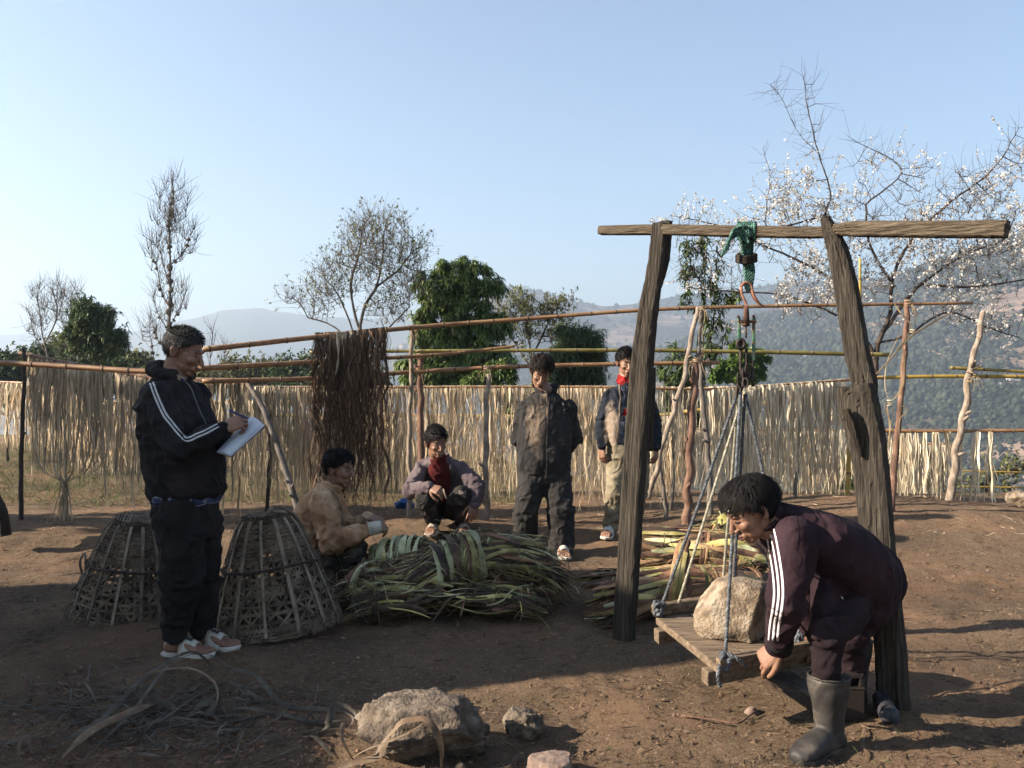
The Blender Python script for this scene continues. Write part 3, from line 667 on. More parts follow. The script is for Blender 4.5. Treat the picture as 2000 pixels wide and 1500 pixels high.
# main rack with the long curtain
rm = empty('drying_rack', P(700, 1000, 8.9), 'long low rack carrying the main sunlit curtain of fibre across the yard', 'drying rack')
bamboo('rail', [P(478, 757, 8.7), P(700, 757, 8.9), P(1000, 756, 8.9), P(1240, 757, 8.8), P(1330, 760, 8.8), P(1450, 757, 8.9), P(1660, 742, 9.2), P(1740, 737, 9.3)], .012, .012, M_bam, rm, 7)
bamboo('rail', [P(500, 812, 10.6), P(800, 812, 10.5), P(1240, 812, 10.2), P(1370, 800, 10), P(1480, 788, 9.9), P(1650, 775, 9.8)], .016, .019, M_bamy, rm, 8)
bamboo('rail', [P(1260, 838, 10.3), P(1500, 841, 10.3), P(1700, 842, 10.3), P(2060, 840, 10.3)], .018, .018, M_bam, rm, 9)
for i, (x, y0, y1, d, m) in enumerate(((520, 960, 750, 8.75, M_stick_d), (1085, 960, 770, 10.5, M_stick_d), (1655, 1012, 848, 9.2, M_bamy), (770, 950, 812, 10.5, M_stick_d), (1310, 960, 755, 8.85, M_stick_g), (1552, 960, 750, 9.1, M_stick_g), (640, 900, 740, 9.0, M_stick_d))):
    zf = G((x-1000)/FPX*d, d); p = P(x, y0, d); p.z = zf-.05
    if m is M_bamy: bamboo('post', [p, p.lerp(P(x+5, y1, d), .5), P(x+5, y1, d), P(1678, 690, d), P(1680, 505, d)], .024, .013, m, rm, 30+i)
    else: stick('post', [p, p.lerp(P(x+2, y1, d), .5)+Vector((.03, 0, 0)), P(x, y1, d)], .020, .015, m, rm, 30+i)
# right racks
rr_ = empty('drying_rack', P(1850, 992, 9.3), 'rack at the right edge with a pale birch-like post and yellow rails', 'drying rack')
stick('post', [P(1855, 990, 9.2), P(1868, 890, 9.2), P(1893, 740, 9.2), P(1921, 608, 9.2)], .045, .026, M_stick_p, rr_, 41, stubs=6)
bamboo('rail', [P(1690, 738, 9.3), P(1850, 735, 9.25), P(2080, 736, 9.2)], .019, .019, M_bamy, rr_, 42)
bamboo('rail', [P(1856, 718, 9.3), P(2080, 730, 9.2)], .018, .015, M_bamg, rr_, 43)
bamboo('rail', [P(1700, 841, 9.6), P(1850, 842, 9.5), P(2080, 840, 9.4)], .019, .019, M_bam, rr_, 44)
tie(P(1898, 736, 9.15), .04, parent=rr_, tails=6)
rs = empty('drying_rack', P(1840, 985, 10.6), 'short low rack behind the right rack, packed with fibre', 'drying rack')
bamboo('rail', [P(1730, 864, 10.8), P(1845, 869, 10.8), P(1870, 870, 10.8)], .017, .017, M_bam, rs, 45)
p = P(1842, 985, 10.8); p.z = G(p.x, p.y)-.05; stick('post', [p, P(1842, 920, 10.8), P(1842, 866, 10.8)], .02, .018, M_stick_d, rs, 46)
p = P(1735, 985, 10.8); p.z = G(p.x, p.y)-.05; stick('post', [p, P(1735, 920, 10.8), P(1735, 862, 10.8)], .02, .018, M_stick_d, rs, 47)
for x0, x1, y in ((1880, 2060, 962), (1880, 2060, 992)): bamboo('rail', [P(x0, y-42, 13), P(x1, y-38, 13)], .012, .012, M_bamy, rs, 48)
rf = empty('drying_rack', P(100, 880, 15), 'far sunlit fibre rack at the left edge beyond the grass', 'drying rack')
bamboo('rail', [P(-60, 745, 15), P(70, 750, 14.5), P(150, 775, 13.5), P(210, 784, 13), P(400, 784, 12.6), P(640, 784, 12.4)], .018, .018, M_bam, rf, 49)
for x, d in ((15, 15), (180, 13.3), (290, 12.8), (380, 12.6), (475, 12.5)):
    X = (x-1000)/FPX*d; p = Vector((X, d, G(X, d)-.05)); stick('post', [p, p.lerp(P(x, 755+.1*max(0, min(x, 290)), d), .5), P(x, 755+.1*max(0, min(x, 290)), d)], .025, .018, M_stick_d, rf, 50+x)
# ------------------------------------------------------------------ fibre curtains
def fib_mat(name, c1, c2, c3, tr=.25):
    m = mat(name, c1, c2, c3, scale=3.0, stretch=(18, 18, 1.4), rough=.75, rnd=.45, trans=tr, spec=.2, stops=(.3, .5, .68)); return m
M_fib = fib_mat('straw_fibre', (.80, .635, .43), (.48, .35, .20), (.98, .86, .67))
M_fibw = fib_mat('pale_fibre', (.86, .73, .53), (.60, .46, .30), (1.0, .93, .78))
M_fibg = fib_mat('shade_coloured_fibre', (.52, .42, .29), (.30, .23, .15), (.74, .62, .46), .2)  # darkened straw: the left rack's shade is put into the colour
M_fibd = fib_mat('dark_bark', (.135, .08, .05), (.05, .03, .021), (.27, .175, .11), .06)
def strand_set(rail, n, top_w, L0, L1, seed, back=.7, clump=.05, wav=.013, k=13, dens=None, rr_=.02, pullf=.45):
    """ribbons laid over the rail (rail: list of points); returns path, width, side arrays"""
    r = np.random.default_rng(seed); pts = np.array([tuple(p) for p in smooth_path(rail, 80)])
    t = np.sort(r.random(n) if dens is None else dens(r, n)); f = t*(len(pts)-1); i = np.minimum(f.astype(int), len(pts)-2)
    a = pts[i]+(pts[i+1]-pts[i])*(f-i)[:, None]
    tang = pts[-1]-pts[0]; tang = tang/np.linalg.norm(tang); nrm = np.array([tang[1], -tang[0], 0.]); nrm /= np.linalg.norm(nrm)
    if nrm[1] > 0: nrm = -nrm
    sgn = np.where(r.random(n) < back, 1, -1)
    L = L0+(L1-L0)*r.random(n)**.7
    if callable(clump): L = L*clump(t)
    s = np.linspace(0, 1, k)[None]*L[:, None]
    rad = rr_
    path = np.zeros((n, k, 3))
    drop = np.maximum(s-.02, 0)
    path[:, :, 2] = a[:, 2, None]+rad-drop*1.0
    off = rad*np.minimum(s/.03, 1)
    path[:, 0, 2] = a[:, 2]+rad*.95; 
    base = a[:, None, :2]+nrm[None, None, :2]*(sgn[:, None, None]*(off[..., None]*1.1-.0))
    ph = r.random((n, 3))*6.28; cg = r.random(n)
    q = s*7+ph[:, :1]; wob = wav*np.minimum(s/.3, 1)*(np.sin(q)+.6*np.sin(2.3*q+ph[:, 1:2]))
    # gather neighbouring strips into locks
    lock = np.round(t*n/9+r.normal(0, .5, n))*9/n; pull = (lock-t)*np.linalg.norm(pts[-1]-pts[0])
    pl = np.minimum(s/.9, 1)**1.3*(pull*pullf)[:, None]
    path[:, :, 0] = base[..., 0]+tang[0]*(wob+pl)+nrm[0]*wob*.5*np.sin(q*.7)
    path[:, :, 1] = base[..., 1]+tang[1]*(wob+pl)+nrm[1]*(wob*.6*np.cos(q*.8)+.02*r.normal(0, 1, n)[:, None]*np.minimum(s/.4, 1))
    w = top_w[0]+(top_w[1]-top_w[0])*r.random(n)**2.2
    W = w[:, None]*(1-.55*np.linspace(0, 1, k)[None]**1.2)*(1+.25*np.sin(q*3))
    W[:, -1] *= .15
    ang = (.9*np.sin(ph[:, 1:2]+s*(2+3*r.random(n))[:, None])+.9*np.sin(s*5+ph[:, 2:3])) *np.minimum(s/.12, 1)
    side = np.stack([tang[0]*np.cos(ang)+nrm[0]*np.sin(ang), tang[1]*np.cos(ang)+nrm[1]*np.sin(ang), np.zeros_like(ang)], -1)
    return path, W, side
def curtain(name, label, rail, n, top_w, L0, L1, m, seed, singles=0, slabel=None, sgroup=None, fray=1.6, ends=True, **kw):
    path, W, side = strand_set(rail, n, top_w, L0, L1, seed, **kw)
    r = np.random.default_rng(seed+99)
    order = np.argsort(-(W[:, 0])*np.linalg.norm(path[:, 0]-path[:, -1], axis=1)); sing = order[:singles]; rest = np.setdiff1d(np.arange(n), sing)
    V, F = ribbons(path[rest], W[rest], side[rest]); R = np.repeat(r.random(len(rest)), path.shape[1]*2)
    Vs, Fs, Rs = [V], [F], [R]; c = len(V)
    # thin frayed filaments between the strips
    nf = int(n*fray); p2, w2, s2 = strand_set(rail, nf, (.0022, .0055), L0*.9, L1*1.12, seed+5, wav=kw.get('wav', .018)*2.0, back=kw.get('back', .7), clump=kw.get('clump', .05), dens=kw.get('dens'), k=13)
    V, F = ribbons(p2, w2, s2); Vs.append(V); Fs.append(F+c); Rs.append(np.repeat(r.random(nf), 26))
    o = mesh_obj(name, np.concatenate(Vs), np.concatenate(Fs), m, rnd=np.concatenate(Rs)); tag(o, label, kind='stuff')
    for j in sing:
        V, F = ribbons(path[j:j+1], W[j:j+1], side[j:j+1])
        q = mesh_obj('fibre_strip', V, F, m, rnd=np.full(len(V), r.random())); tag(q, slabel, 'fibre strip', sgroup)
main_rail = [P(485, 757, 8.7), P(700, 757, 8.9), P(1000, 756, 8.9), P(1240, 757, 8.8)]
curtain('fibre_curtain', 'main sunlit curtain of pale fibre behind the standing and squatting men', main_rail, 620, (.006, .030), .72, 1.20, M_fib, 1, 90,
        'broad pale strip hanging in the main curtain behind the men', 'broad strips of the main curtain', rr_=.015, fray=1.8)
curtain('fibre_curtain', 'second row of straw fibre showing through behind the main curtain', [P(500, 812, 10.6), P(800, 812, 10.5), P(1240, 812, 10.2), P(1340, 803, 10.1)], 760, (.006, .022), .5, .95, M_fib, 2)
curtain('fibre_curtain', 'third row of pale fibre far behind the main curtain', [P(480, 832, 12.5), P(800, 832, 12.4), P(1240, 842, 11.4), P(1300, 841, 11.4)], 260, (.01, .04), .6, .8, M_fib, 12)
rrail = [P(1385, 758, 8.85), P(1450, 757, 8.9), P(1560, 750, 9.05), P(1650, 743, 9.2)]
curtain('fibre_curtain', 'sparser curtain of pale fibre right of the weighing ropes', rrail, 300, (.010, .036), .45, 1.15, M_fibw, 3, 45,
        'pale strip hanging on the high rail right of the weighing ropes', 'pale strips right of the ropes', fray=1.0)
curtain('fibre_curtain', 'few pale strips hanging between the left post and the brace', [P(1225, 757, 8.8), P(1390, 760, 8.85)], 70, (.010, .03), .5, 1.15, M_fibw, 13, fray=1.0)
curtain('fibre_curtain', 'low row of straw fibre behind the bent man', [P(1262, 838, 10.3), P(1500, 841, 10.3), P(1640, 842, 10.3)], 520, (.007, .026), .6, .84, M_fibw, 4, 30,
        'broad strip in the low row behind the bent man', 'broad strips of the low row')
curtain('fibre_curtain', 'straw fibre on the low rail between the right post and the brown post', [P(1640, 842, 10.2), P(1700, 842, 9.7), P(1742, 841, 9.6)], 60, (.01, .034), .5, .8, M_fibw, 14)
curtain('fibre_curtain', 'thin row of pale strips on the right rack', [P(1755, 842, 9.58), P(1850, 842, 9.5), P(1985, 840, 9.45)], 90, (.012, .036), .5, 1.0, M_fibw, 5, 26,
        'pale strip hanging on the right rack by the birch-like post', 'pale strips on the right rack', fray=.8,
        dens=lambda r, n: np.clip(np.repeat(np.array([.03, .1, .18, .28, .39, .5, .6, .72, .82, .93]), n//10+1)[:n]+r.normal(0, .012, n), 0, 1))
curtain('fibre_curtain', 'dense short curtain of straw fibre on the low rack behind the right rack', [P(1738, 864, 10.8), P(1843, 869, 10.8)], 130, (.01, .04), .5, .82, M_fibw, 6, 20,
        'broad strip in the dense short curtain at the right', 'broad strips of the short curtain')
curtain('fibre_curtain', 'far golden curtain of fibre at the left edge beyond the grass', [P(-60, 745, 15), P(70, 750, 14.5), P(150, 775, 13.5), P(210, 784, 13), P(400, 784, 12.6), P(560, 784, 12.4)], 560, (.012, .05), .85, 1.15, M_fib, 7, 30,
        'broad golden strip on the far left rack', 'broad strips of the far left rack', wav=.03)
lrail = [P(55, 692, 8.85), P(100, 702, 8.6), P(170, 716, 8.2), P(300, 738, 7.7), P(400, 742, 7.6), P(490, 743, 7.6)]
lden = lambda r, n: np.clip(np.concatenate([r.random(n-n//3), r.normal(.62, .2, n//3)]), 0, 1)
curtain('fibre_curtain', 'shade-coloured fibre hanging on the left rack beside the writing man', lrail, 380, (.005, .04), .55, 1.25, M_fibg, 8, 60,
        'broad shade-coloured strip on the left rack beside the writing man', 'broad strips of the left rack', dens=lden, fray=1.4)
drail = [P(618, 655, 7.65), P(680, 652, 7.75), P(752, 644, 7.85)]
ddens = lambda r, n: np.clip(np.where(r.random(n) < .8, r.normal(.5, .3, n), r.random(n)), 0, 1)
curtain('bark_curtain', 'ragged dark brown bark hanging in a mass from the high rail', drail, 150, (.010, .038), .7, 1.74, M_fibd, 9, 70,
        'dark brown bark strip hanging from the high rail', 'dark strips on the high rail', dens=ddens, pullf=.95, wav=.034, fray=3.0, rr_=.027)
curtain('bark_curtain', 'small tuft of paler bark among the dark mass on the high rail', [P(640, 655, 7.66), P(700, 651, 7.8)], 14, (.02, .045), .1, .5, M_fibg, 19, rr_=.029, wav=.012)
# the netted bunch gathered by a tie at the far left
r = np.random.default_rng(77); mb = []
top = [lrail_p for lrail_p in [P(90+i*9, 702+i*3.1, 8.65-.045*i) for i in range(14)]]
paths = []; kn = P(126, 945, 8.3)
for i in range(46):
    a = top[r.integers(0, 13)]+Vector((r.normal(0, .02), 0, 0)); j = Vector((r.normal(0, .012), r.normal(0, .012), 0))
    mid = a.lerp(kn, .5)+Vector(((a.x-kn.x)*.55, 0, -.12)); low = a.lerp(kn, .85)+Vector(((a.x-kn.x)*.55, 0, -.03))
    paths.append([tuple(q) for q in smooth_path([a, a.lerp(mid, .5)+Vector(((a.x-kn.x)*.12, 0, -.02)), mid, low, kn+j, kn+j*2+Vector((0, 0, -.15)), kn+j*3+Vector((r.normal(0, .01), 0, -.25-r.random()*.25))], 22)])
pa = np.array(paths); n = len(pa); w = np.repeat(r.uniform(.004, .013, n)[:, None], 22, 1); w[:, -1] *= .2
an = r.uniform(0, 3.1, (n, 1))+np.linspace(0, 3, 22)[None]; sd = np.stack([np.cos(an), np.sin(an), 0*an], -1)
V, F = ribbons(pa, w, sd); o = mesh_obj('fibre_hank', V, F, M_fibg, rnd=np.repeat(r.random(n), 44)); tag(o, 'long shade-coloured hank of fibre gathered by a tie near the left rack post', 'fibre hank')
# fibre tied to the brown post at the right
def leafband(ctrl, w, m, name, label=None, cat=None, parent=None, n=26, up=Vector((0, -1, .2)), tw=0, group=None):
    path = smooth_path(ctrl, n); V = []; F = []
    for i, p in enumerate(path):
        t = (path[min(i+1, n-1)]-path[max(i-1, 0)]).normalized(); s = t.cross(up)
        s = s.normalized() if s.length > 1e-5 else Vector((1, 0, 0)); u = i/(n-1)
        a = tw*u; nn = s.cross(t); s2 = s*math.cos(a)+nn*math.sin(a); n3 = s2.cross(t)
        ww = w*min(1, .25+3*u, .2+3*(1-u))*(1+.15*noise.noise(p*14))
        V += [p-s2*ww/2, p+n3*ww*.14, p+s2*ww/2]
        if i: b = (i-1)*3; F += [(b, b+1, b+4, b+3), (b+1, b+2, b+5, b+4)]
    o = mesh_obj(name, V, F, m, parent, rnd=[random.random()]*len(V)); 
    if parent is None: tag(o, label, cat, group)
    return o
M_tie2 = fib_mat('tan_fibre_band', (.50, .36, .21), (.32, .22, .12), (.70, .54, .36))
tb = empty('fibre_tie', P(1760, 700, 8.0), 'long pale fibre bands knotted round the brown post at the right', 'fibre band')
q = 8.0
for ctrl, w in (([P(1696, 748, q), P(1740, 700, q), P(1768, 668, q), P(1790, 650, q-.02), P(1840, 620, q), P(1885, 598, q+.1)], .028),
                ([P(1700, 742, q), P(1745, 694, q), P(1775, 650, q), P(1778, 620, q)], .022),
                ([P(1745, 590, q+.1), P(1757, 608, q), P(1775, 628, q), P(1783, 640, q)], .02), ([P(1780, 590, q+.1), P(1787, 605, q), P(1789, 632, q)], .016),
                ([P(1761, 670, q-.03), P(1766, 700, q-.05), P(1764, 745, q-.05), P(1752, 772, q-.05), P(1737, 785, q-.05)], .026),
                ([P(1764, 640, q), P(1735, 700, q), P(1728, 750, q), P(1737, 785, q-.02)], .010),
                ([P(1737, 785, q-.05), P(1733, 800, q-.05), P(1738, 830, q-.04), P(1735, 870, q-.03)], .022), ([P(1740, 785, q-.05), P(1744, 820, q-.05), P(1741, 890, q-.04)], .016),
                ([P(1752, 792, q-.05), P(1768, 795, q-.05), P(1770, 805, q-.05), P(1757, 822, q-.05), P(1757, 870, q-.05)], .012),
                ([P(1737, 790, q-.05), P(1730, 786, q-.05), P(1728, 800, q-.05), P(1736, 815, q-.05)], .014)):
    leafband(ctrl, w*.62, M_tie2, 'band', parent=tb, tw=random.uniform(-1, 1))
tie(P(1782, 646, q), .018, M_fibw, tb, n=4, tails=0, name='knot')
tie(P(1738, 786, q-.04), .02, M_fibw, tb, n=5, tails=0, name='knot')
# ------------------------------------------------------------------ baskets
M_wick = mat('grey_wicker', (.17, .125, .088), (.07, .05, .036), (.30, .235, .17), scale=14, rough=.85, rnd=.3, bump=.3)
M_wickp = mat('pale_wicker_rib', (.24, .185, .135), (.12, .09, .065), (.36, .29, .22), scale=10, rough=.8, objrnd=.25)
def basket(base, rb, rt, h, tilt, yaw, label, seed):
    r = random.Random(seed); base = Vector(base)
    R = Matrix.Rotation(yaw, 3, 'Z') @ Matrix.Rotation(tilt[1], 3, 'Y') @ Matrix.Rotation(tilt[0], 3, 'X')
    def rad(t): return rb*(1-t)+rt*t+.012*math.sin(math.pi*t)*(1 if t < .8 else 1)-(.02*max(0, (t-.85)/.15)**2)
    def S(a, t, o=0):
        k = (abs(math.cos(2*a))**2)*.04+1
        q = (rad(t)+o)*k
        return base+R @ Vector((q*math.cos(a), q*math.sin(a), h*t))
    def stripf(fn, n, w, th, wdir):
        path = [fn(i/(n-1)) for i in range(n)]; V = []; F = []
        for i, (p, nrm) in enumerate(path):
            t = (path[min(i+1, n-1)][0]-path[max(i-1, 0)][0]).normalized(); s = t.cross(nrm).normalized(); n2 = s.cross(t)
            for x, y in ((-1, -1), (1, -1), (1, 1), (-1, 1)): V.append(p+s*(w/2*x)+n2*(th/2*y))
            if i:
                b = (i-1)*4
                for j in range(4): F.append((b+j, b+(j+1) % 4, b+4+(j+1) % 4, b+4+j))
        F += [(3, 2, 1, 0), (len(V)-4, len(V)-3, len(V)-2, len(V)-1)]
        return V, F
    def nrm(a): return R @ Vector((math.cos(a), math.sin(a), 0))
    e = empty('basket', base, label, 'basket')
    for k in range(14):                                   # broad outer ribs
        a = 2*math.pi*k/14+r.uniform(-.06, .06); a2 = a+r.uniform(-.05, .05)
        v, f = stripf(lambda u: (S(a+(a2-a)*u, .02+u*.95, .011), nrm(a)), 14, r.uniform(.013, .02), .004, None)
        MB().add(v, f).build('rib', M_wickp, e, smooth=False)
    mb = MB()
    for k in range(40):                                   # thin uprights
        a = 2*math.pi*k/40; v, f = stripf(lambda u: (S(a+.02*math.sin(u*9+k), u, 0), nrm(a)), 14, r.uniform(.008, .012), .003, None); mb.add(v, f)
    for s in (-1, 1):                                     # slanting strands of the open hexagonal weave
        for k in range(24):
            a0 = 2*math.pi*k/24
            v, f = stripf(lambda u: (S(a0+s*u*1.15, .06+u*.62, .003*s), nrm(a0+s*u*1.15)), 26, r.uniform(.009, .014), .003, None); mb.add(v, f)
    tag(mb.build('open_weave', M_wick, e, smooth=False), kind='stuff')
    for q, t in enumerate([.13, .205, .275, .35, .42, .49, .555, .62]):
        ph = r.uniform(0, 6); v, f = stripf(lambda u: (S(2*math.pi*u, t+.006*math.sin(u*19+ph), .004+.004*math.sin(u*6.283*20+q*math.pi)), nrm(2*math.pi*u)), 90, r.uniform(.012, .018), .004, None)
        MB().add(v, f).build('hoop', M_wick, e, smooth=False)
    mb = MB()                                             # dense weave near the crown and at the rim
    for t0, t1, n in ((.64, 1.0, 24), (-.0, .095, 9)):
        for q in range(n):
            t = t0+(t1-t0)*q/(n-1); ph = r.uniform(-.01, .01)
            v, f = stripf(lambda u: (S(2*math.pi*u, t+ph*math.sin(u*13)+.004*math.sin(u*6.28*7+q), .002+.0065*math.sin(u*6.283*20+q*math.pi)), nrm(2*math.pi*u)), 120, r.uniform(.007, .011), .0055, None); mb.add(v, f, r.random())
    for q in range(70):                                   # diagonal lashings on the rim and loose ends
        a = r.uniform(0, 6.283); v, f = stripf(lambda u: (S(a+.12*u, -.015+.12*u, .014), nrm(a)), 5, .006, .003, None); mb.add(v, f, r.random())
    for q in range(12):
        a = r.uniform(0, 6.283); t = r.uniform(.2, .9); l = r.uniform(.04, .1); d = R @ Vector((r.uniform(-1, 1), r.uniform(-1, 1), r.uniform(-.4, .6)))
        p = S(a, t, .008); v, f = tube([p, p+nrm(a)*l*.3+d*l*.5, p+nrm(a)*l*.4+d*l], .0022, 5); mb.add(v, f)
    tag(mb.build('dense_weave', M_wick, e, smooth=False), kind='stuff')
    mb = MB()                                             # closed square bottom, facing up
    for q in range(15):
        o = -rt*.9+rt*1.8*q/14; hl = math.sqrt(max(.0004, rt*rt-o*o))*.98
        for ax in (0, 1):
            a_, b_ = (Vector((o, -hl, h+.004)), Vector((o, hl, h+.004))) if ax else (Vector((-hl, o, h)), Vector((hl, o, h)))
            v, f = tube([base+R @ a_, base+R @ a_.lerp(b_, .5)+R @ Vector((0, 0, .012+.004*(q % 2))), base+R @ b_], .006, 5, flat=.4); mb.add(v, f)
    tag(mb.build('basket_bottom', M_wick, e, smooth=False), kind='stuff')
    M_d = M_stick_d
    ph = r.uniform(0, 3)                                  # dark cord round the waist and the carrying loop
    rope_mesh([S(a, .56+.01*math.sin(a*3+ph), .018) for a in np.linspace(0, 6.283, 50)], .007, .05, 5, .012).build('cord', M_d, e)
    return e, S
bk1, S1b = basket(P(250, 1208, 5.22)+Vector((0, 0, .0)), .315, .135, .585, (.05, .10), .3, 'upturned open-weave wicker basket partly hidden behind the writing man', 5)
for c in ([S1b(3.2, .56, .02), P(165, 1082, 5.2), P(156, 1098, 5.2), P(160, 1130, 5.2), S1b(3.3, .3, .03)],):
    rope_mesh(smooth_path(c, 20), .007, .04, 5, .01).build('carrying_loop', M_wickp, bk1)
bk2, S2b = basket(P(540, 1226, 4.84)+Vector((0, 0, .01)), .34, .13, .60, (-.10, -.05), .8, 'upturned wicker basket standing before the crouching man in the tan jacket', 6)
mb = MB()
for k in range(4):
    rope_mesh(smooth_path([S2b(4.2+.1*k, 1.0, .0)+Vector((0, 0, .01*k)), S2b(4.6, 1.02, -.02)+Vector((0, 0, .03)), S2b(5.3, 1.0, .01)+Vector((0, 0, .02)), S2b(5.9, .9, .02), S2b(6.1, .75, .02)], 24), .008, .04, 5, .01, mb)
mb.build('head_strap', M_wickp, bk2)
# ------------------------------------------------------------------ bundles of bark
def bark_mat(name, c1, c2, c3, tr=.12):
    return mat(name, c1, c2, c3, scale=7, stretch=(1, 1, 1), rough=.62, rnd=.42, trans=tr, spec=.35, stops=(.36, .5, .62), bump=.4, bscale=60, objrnd=.2)
M_bkgreen = bark_mat('green_bark', (.26, .235, .085), (.10, .09, .035), (.46, .42, .18))
M_bkpale = bark_mat('pale_green_bark', (.50, .50, .28), (.25, .26, .13), (.68, .68, .44))
M_bkyel = bark_mat('yellow_bark', (.55, .46, .16), (.36, .32, .09), (.68, .60, .28))
M_bkbrown = bark_mat('brown_bark', (.17, .085, .05), (.075, .042, .028), (.28, .15, .09))
M_bktan = bark_mat('tan_bark', (.40, .23, .12), (.26, .13, .07), (.55, .38, .2))
M_bkdark = bark_mat('dark_bark_shreds', (.075, .045, .028), (.035, .025, .018), (.14, .09, .05))
BK = [M_bkgreen, M_bkpale, M_bkyel, M_bkbrown, M_bktan, M_bkdark]
def leafstrip(path, w, up, cup=.22, taper=(.35, .3), tw=0):
    """one bark strip: three vertices across, slightly cupped"""
    n = len(path); V = []; F = []
    for i, p in enumerate(path):
        t = (path[min(i+1, n-1)]-path[max(i-1, 0)]).normalized(); s = t.cross(up)
        s = s.normalized() if s.length > 1e-4 else Vector((1, 0, 0)); nn = s.cross(t); u = i/(n-1); a = tw*(u-.5)
        s2 = s*math.cos(a)+nn*math.sin(a); n2 = s2.cross(t)
        ww = w*min(1, taper[0]+4*u, taper[1]+4*(1-u))
        V += [p-s2*ww/2, p+n2*ww*cup, p+s2*ww/2]
        if i: b = (i-1)*3; F += [(b, b+1, b+4, b+3), (b+1, b+2, b+5, b+4)]
    return V, F
def bundle(label, p0, p1, R0, n, cols, seed, sing=40, ties=(.5,), pinch=.3, fan=(1.0, 1.0), wmax=.045, bend=.04, wild=60, flat=.75, wrap=None, wcols=None, wrapw=.03, ground=True, endcurl=0, arc=0):
    r = random.Random(seed); p0, p1 = Vector(p0), Vector(p1); ax = (p1-p0); L = ax.length; ax.normalize()
    sd = ax.cross(Vector((0, 0, 1))).normalized(); up = sd.cross(ax)
    e = empty('bark_bundle', (p0+p1)/2-Vector((0, 0, R0*flat)), label, 'bark bundle')
    def rs(t):
        s = 1
        for q in ties: s -= pinch*math.exp(-((t-q)/.09)**2)
        s *= 1+(fan[0]-1)*max(0, 1-t/.35)**1.5+(fan[1]-1)*max(0, (t-.65)/.35)**1.5
        return s
    stuff = [MB() for _ in BK]
    def cc(t): return p0.lerp(p1, t)+Vector((0, 0, bend*math.sin(math.pi*t)))+sd*(.03*math.sin(t*4+seed)-arc*math.sin(math.pi*min(max(t, 0), 1)))
    for k in range(n+sing):
        big = k >= n
        rho = (r.random()**.5 if not big else r.uniform(.86, 1.04)); th = r.uniform(0, 6.283) if not big else r.uniform(.0, 3.4)-.15
        t0 = r.uniform(-.06, .35) if not big else r.uniform(-.05, .25); t1 = r.uniform(.65, 1.07) if not big else r.uniform(.7, 1.05)
        if r.random() < .25: t1 = t0+r.uniform(.3, .5)
        m = 12; path = []; dth = r.uniform(-.5, .5)
        for i in range(m):
            t = t0+(t1-t0)*i/(m-1); a = th+dth*(t-.5); q = R0*rho*rs(t)*(1+(.09 if wrap and wrap[0]-.04 < t < wrap[1]+.04 else .24)*noise.noise(Vector((t*3, k*.7, seed)))); a += .5*noise.noise(Vector((t*2.2, k*1.3, seed+5)))
            ex = max(0, t-1)+max(0, -t)
            p = cc(t)+sd*(math.cos(a)*q)+up*(math.sin(a)*q*flat)-Vector((0, 0, ex*.25))
            if endcurl and t > .86:
                c = (t-.86)/.2; p = cc(.86)+sd*(math.cos(a)*q)+up*(math.sin(a)*q*flat*(math.cos(c*2.4)))+ax*(math.sin(c*2.4)*R0*.5)
            if ground:
                g = G(p.x, p.y)+.006
                if p.z < g: p.z = g+r.random()*.004
            path.append(p)
        w = r.uniform(.012, wmax*.6) if not big else r.uniform(wmax*.45, wmax)
        nrm_ = sd*math.cos(th)+up*math.sin(th); ci = r.choices(range(len(BK)), cols)[0]
        v, f = leafstrip(path, w, nrm_, cup=r.uniform(.1, .3), tw=r.uniform(-.7, .7))
        if big: o = mesh_obj('bark_strip', v, f, BK[ci], e, rnd=[r.random()]*len(v))
        else: stuff[ci].add(v, f, r.random())
    for k in range(wild):                                 # loose shreds sticking out
        t = r.random(); th = r.uniform(-.2, 3.3); q = R0*rs(t); p = cc(t)+sd*(math.cos(th)*q)+up*(math.sin(th)*q*flat)
        d = (ax*r.uniform(-1, 1)+sd*r.uniform(-1, 1)+up*r.uniform(-.3, .35)).normalized(); l = r.uniform(.06, .20)
        path = [p, p+d*l*.4+up*.01, p+d*l*.75-up*.004, p+d*l-up*.03]
        path = smooth_path(path, 8)
        for s in path:
            g = G(s.x, s.y)+.004; s.z = max(s.z, g)
        v, f = leafstrip(path, r.uniform(.002, .007), up, tw=r.uniform(-2, 2)); stuff[r.choices(range(len(BK)), cols)[0]].add(v, f, r.random())
    for ci, mbx in enumerate(stuff):
        if mbx.n: tag(mbx.build('packed_strips', BK[ci], e), kind='stuff')
    def band(tq, w, ci, off=.012, tl=0):
        q = R0*rs(tq)*1.05+off; path = []
        for i in range(30):
            a = 2*math.pi*i/29; t = tq+tl*math.sin(a)/L
            path.append(cc(t)+sd*(math.cos(a)*q)+up*(math.sin(a)*q*flat))
        V = []; F = []
        for i, p in enumerate(path):
            a = 2*math.pi*i/29; no = (sd*math.cos(a)+up*math.sin(a)*1.1); ww = w*(1+.25*math.sin(a*3+tq*20))*(.75+.5*noise.noise(Vector((a*2, tq*30, 1))))
            V += [p-ax*ww/2, p+no*w*.13, p+ax*ww/2]
            if i: b = (i-1)*3; F += [(b, b+1, b+4, b+3), (b+1, b+2, b+5, b+4)]
        o = mesh_obj('wrapping_strip', V, F, BK[ci], e, rnd=[r.random()]*len(V))
    if wrap:
        t = wrap[0]; k = 0
        while t < wrap[1]:
            w = r.uniform(.6, 1.25)*wrapw; band(t+w/2/L, w, r.choices(range(len(BK)), wcols or cols)[0], .004+.016*r.random(), r.uniform(-.03, .03)); t += w*.74/L
    for q in ties:
        for k in range(3): band(q+r.uniform(-.03, .03)/L, r.uniform(.012, .022), r.choice((0, 3, 4)), .008, r.uniform(-.02, .02))
    return e
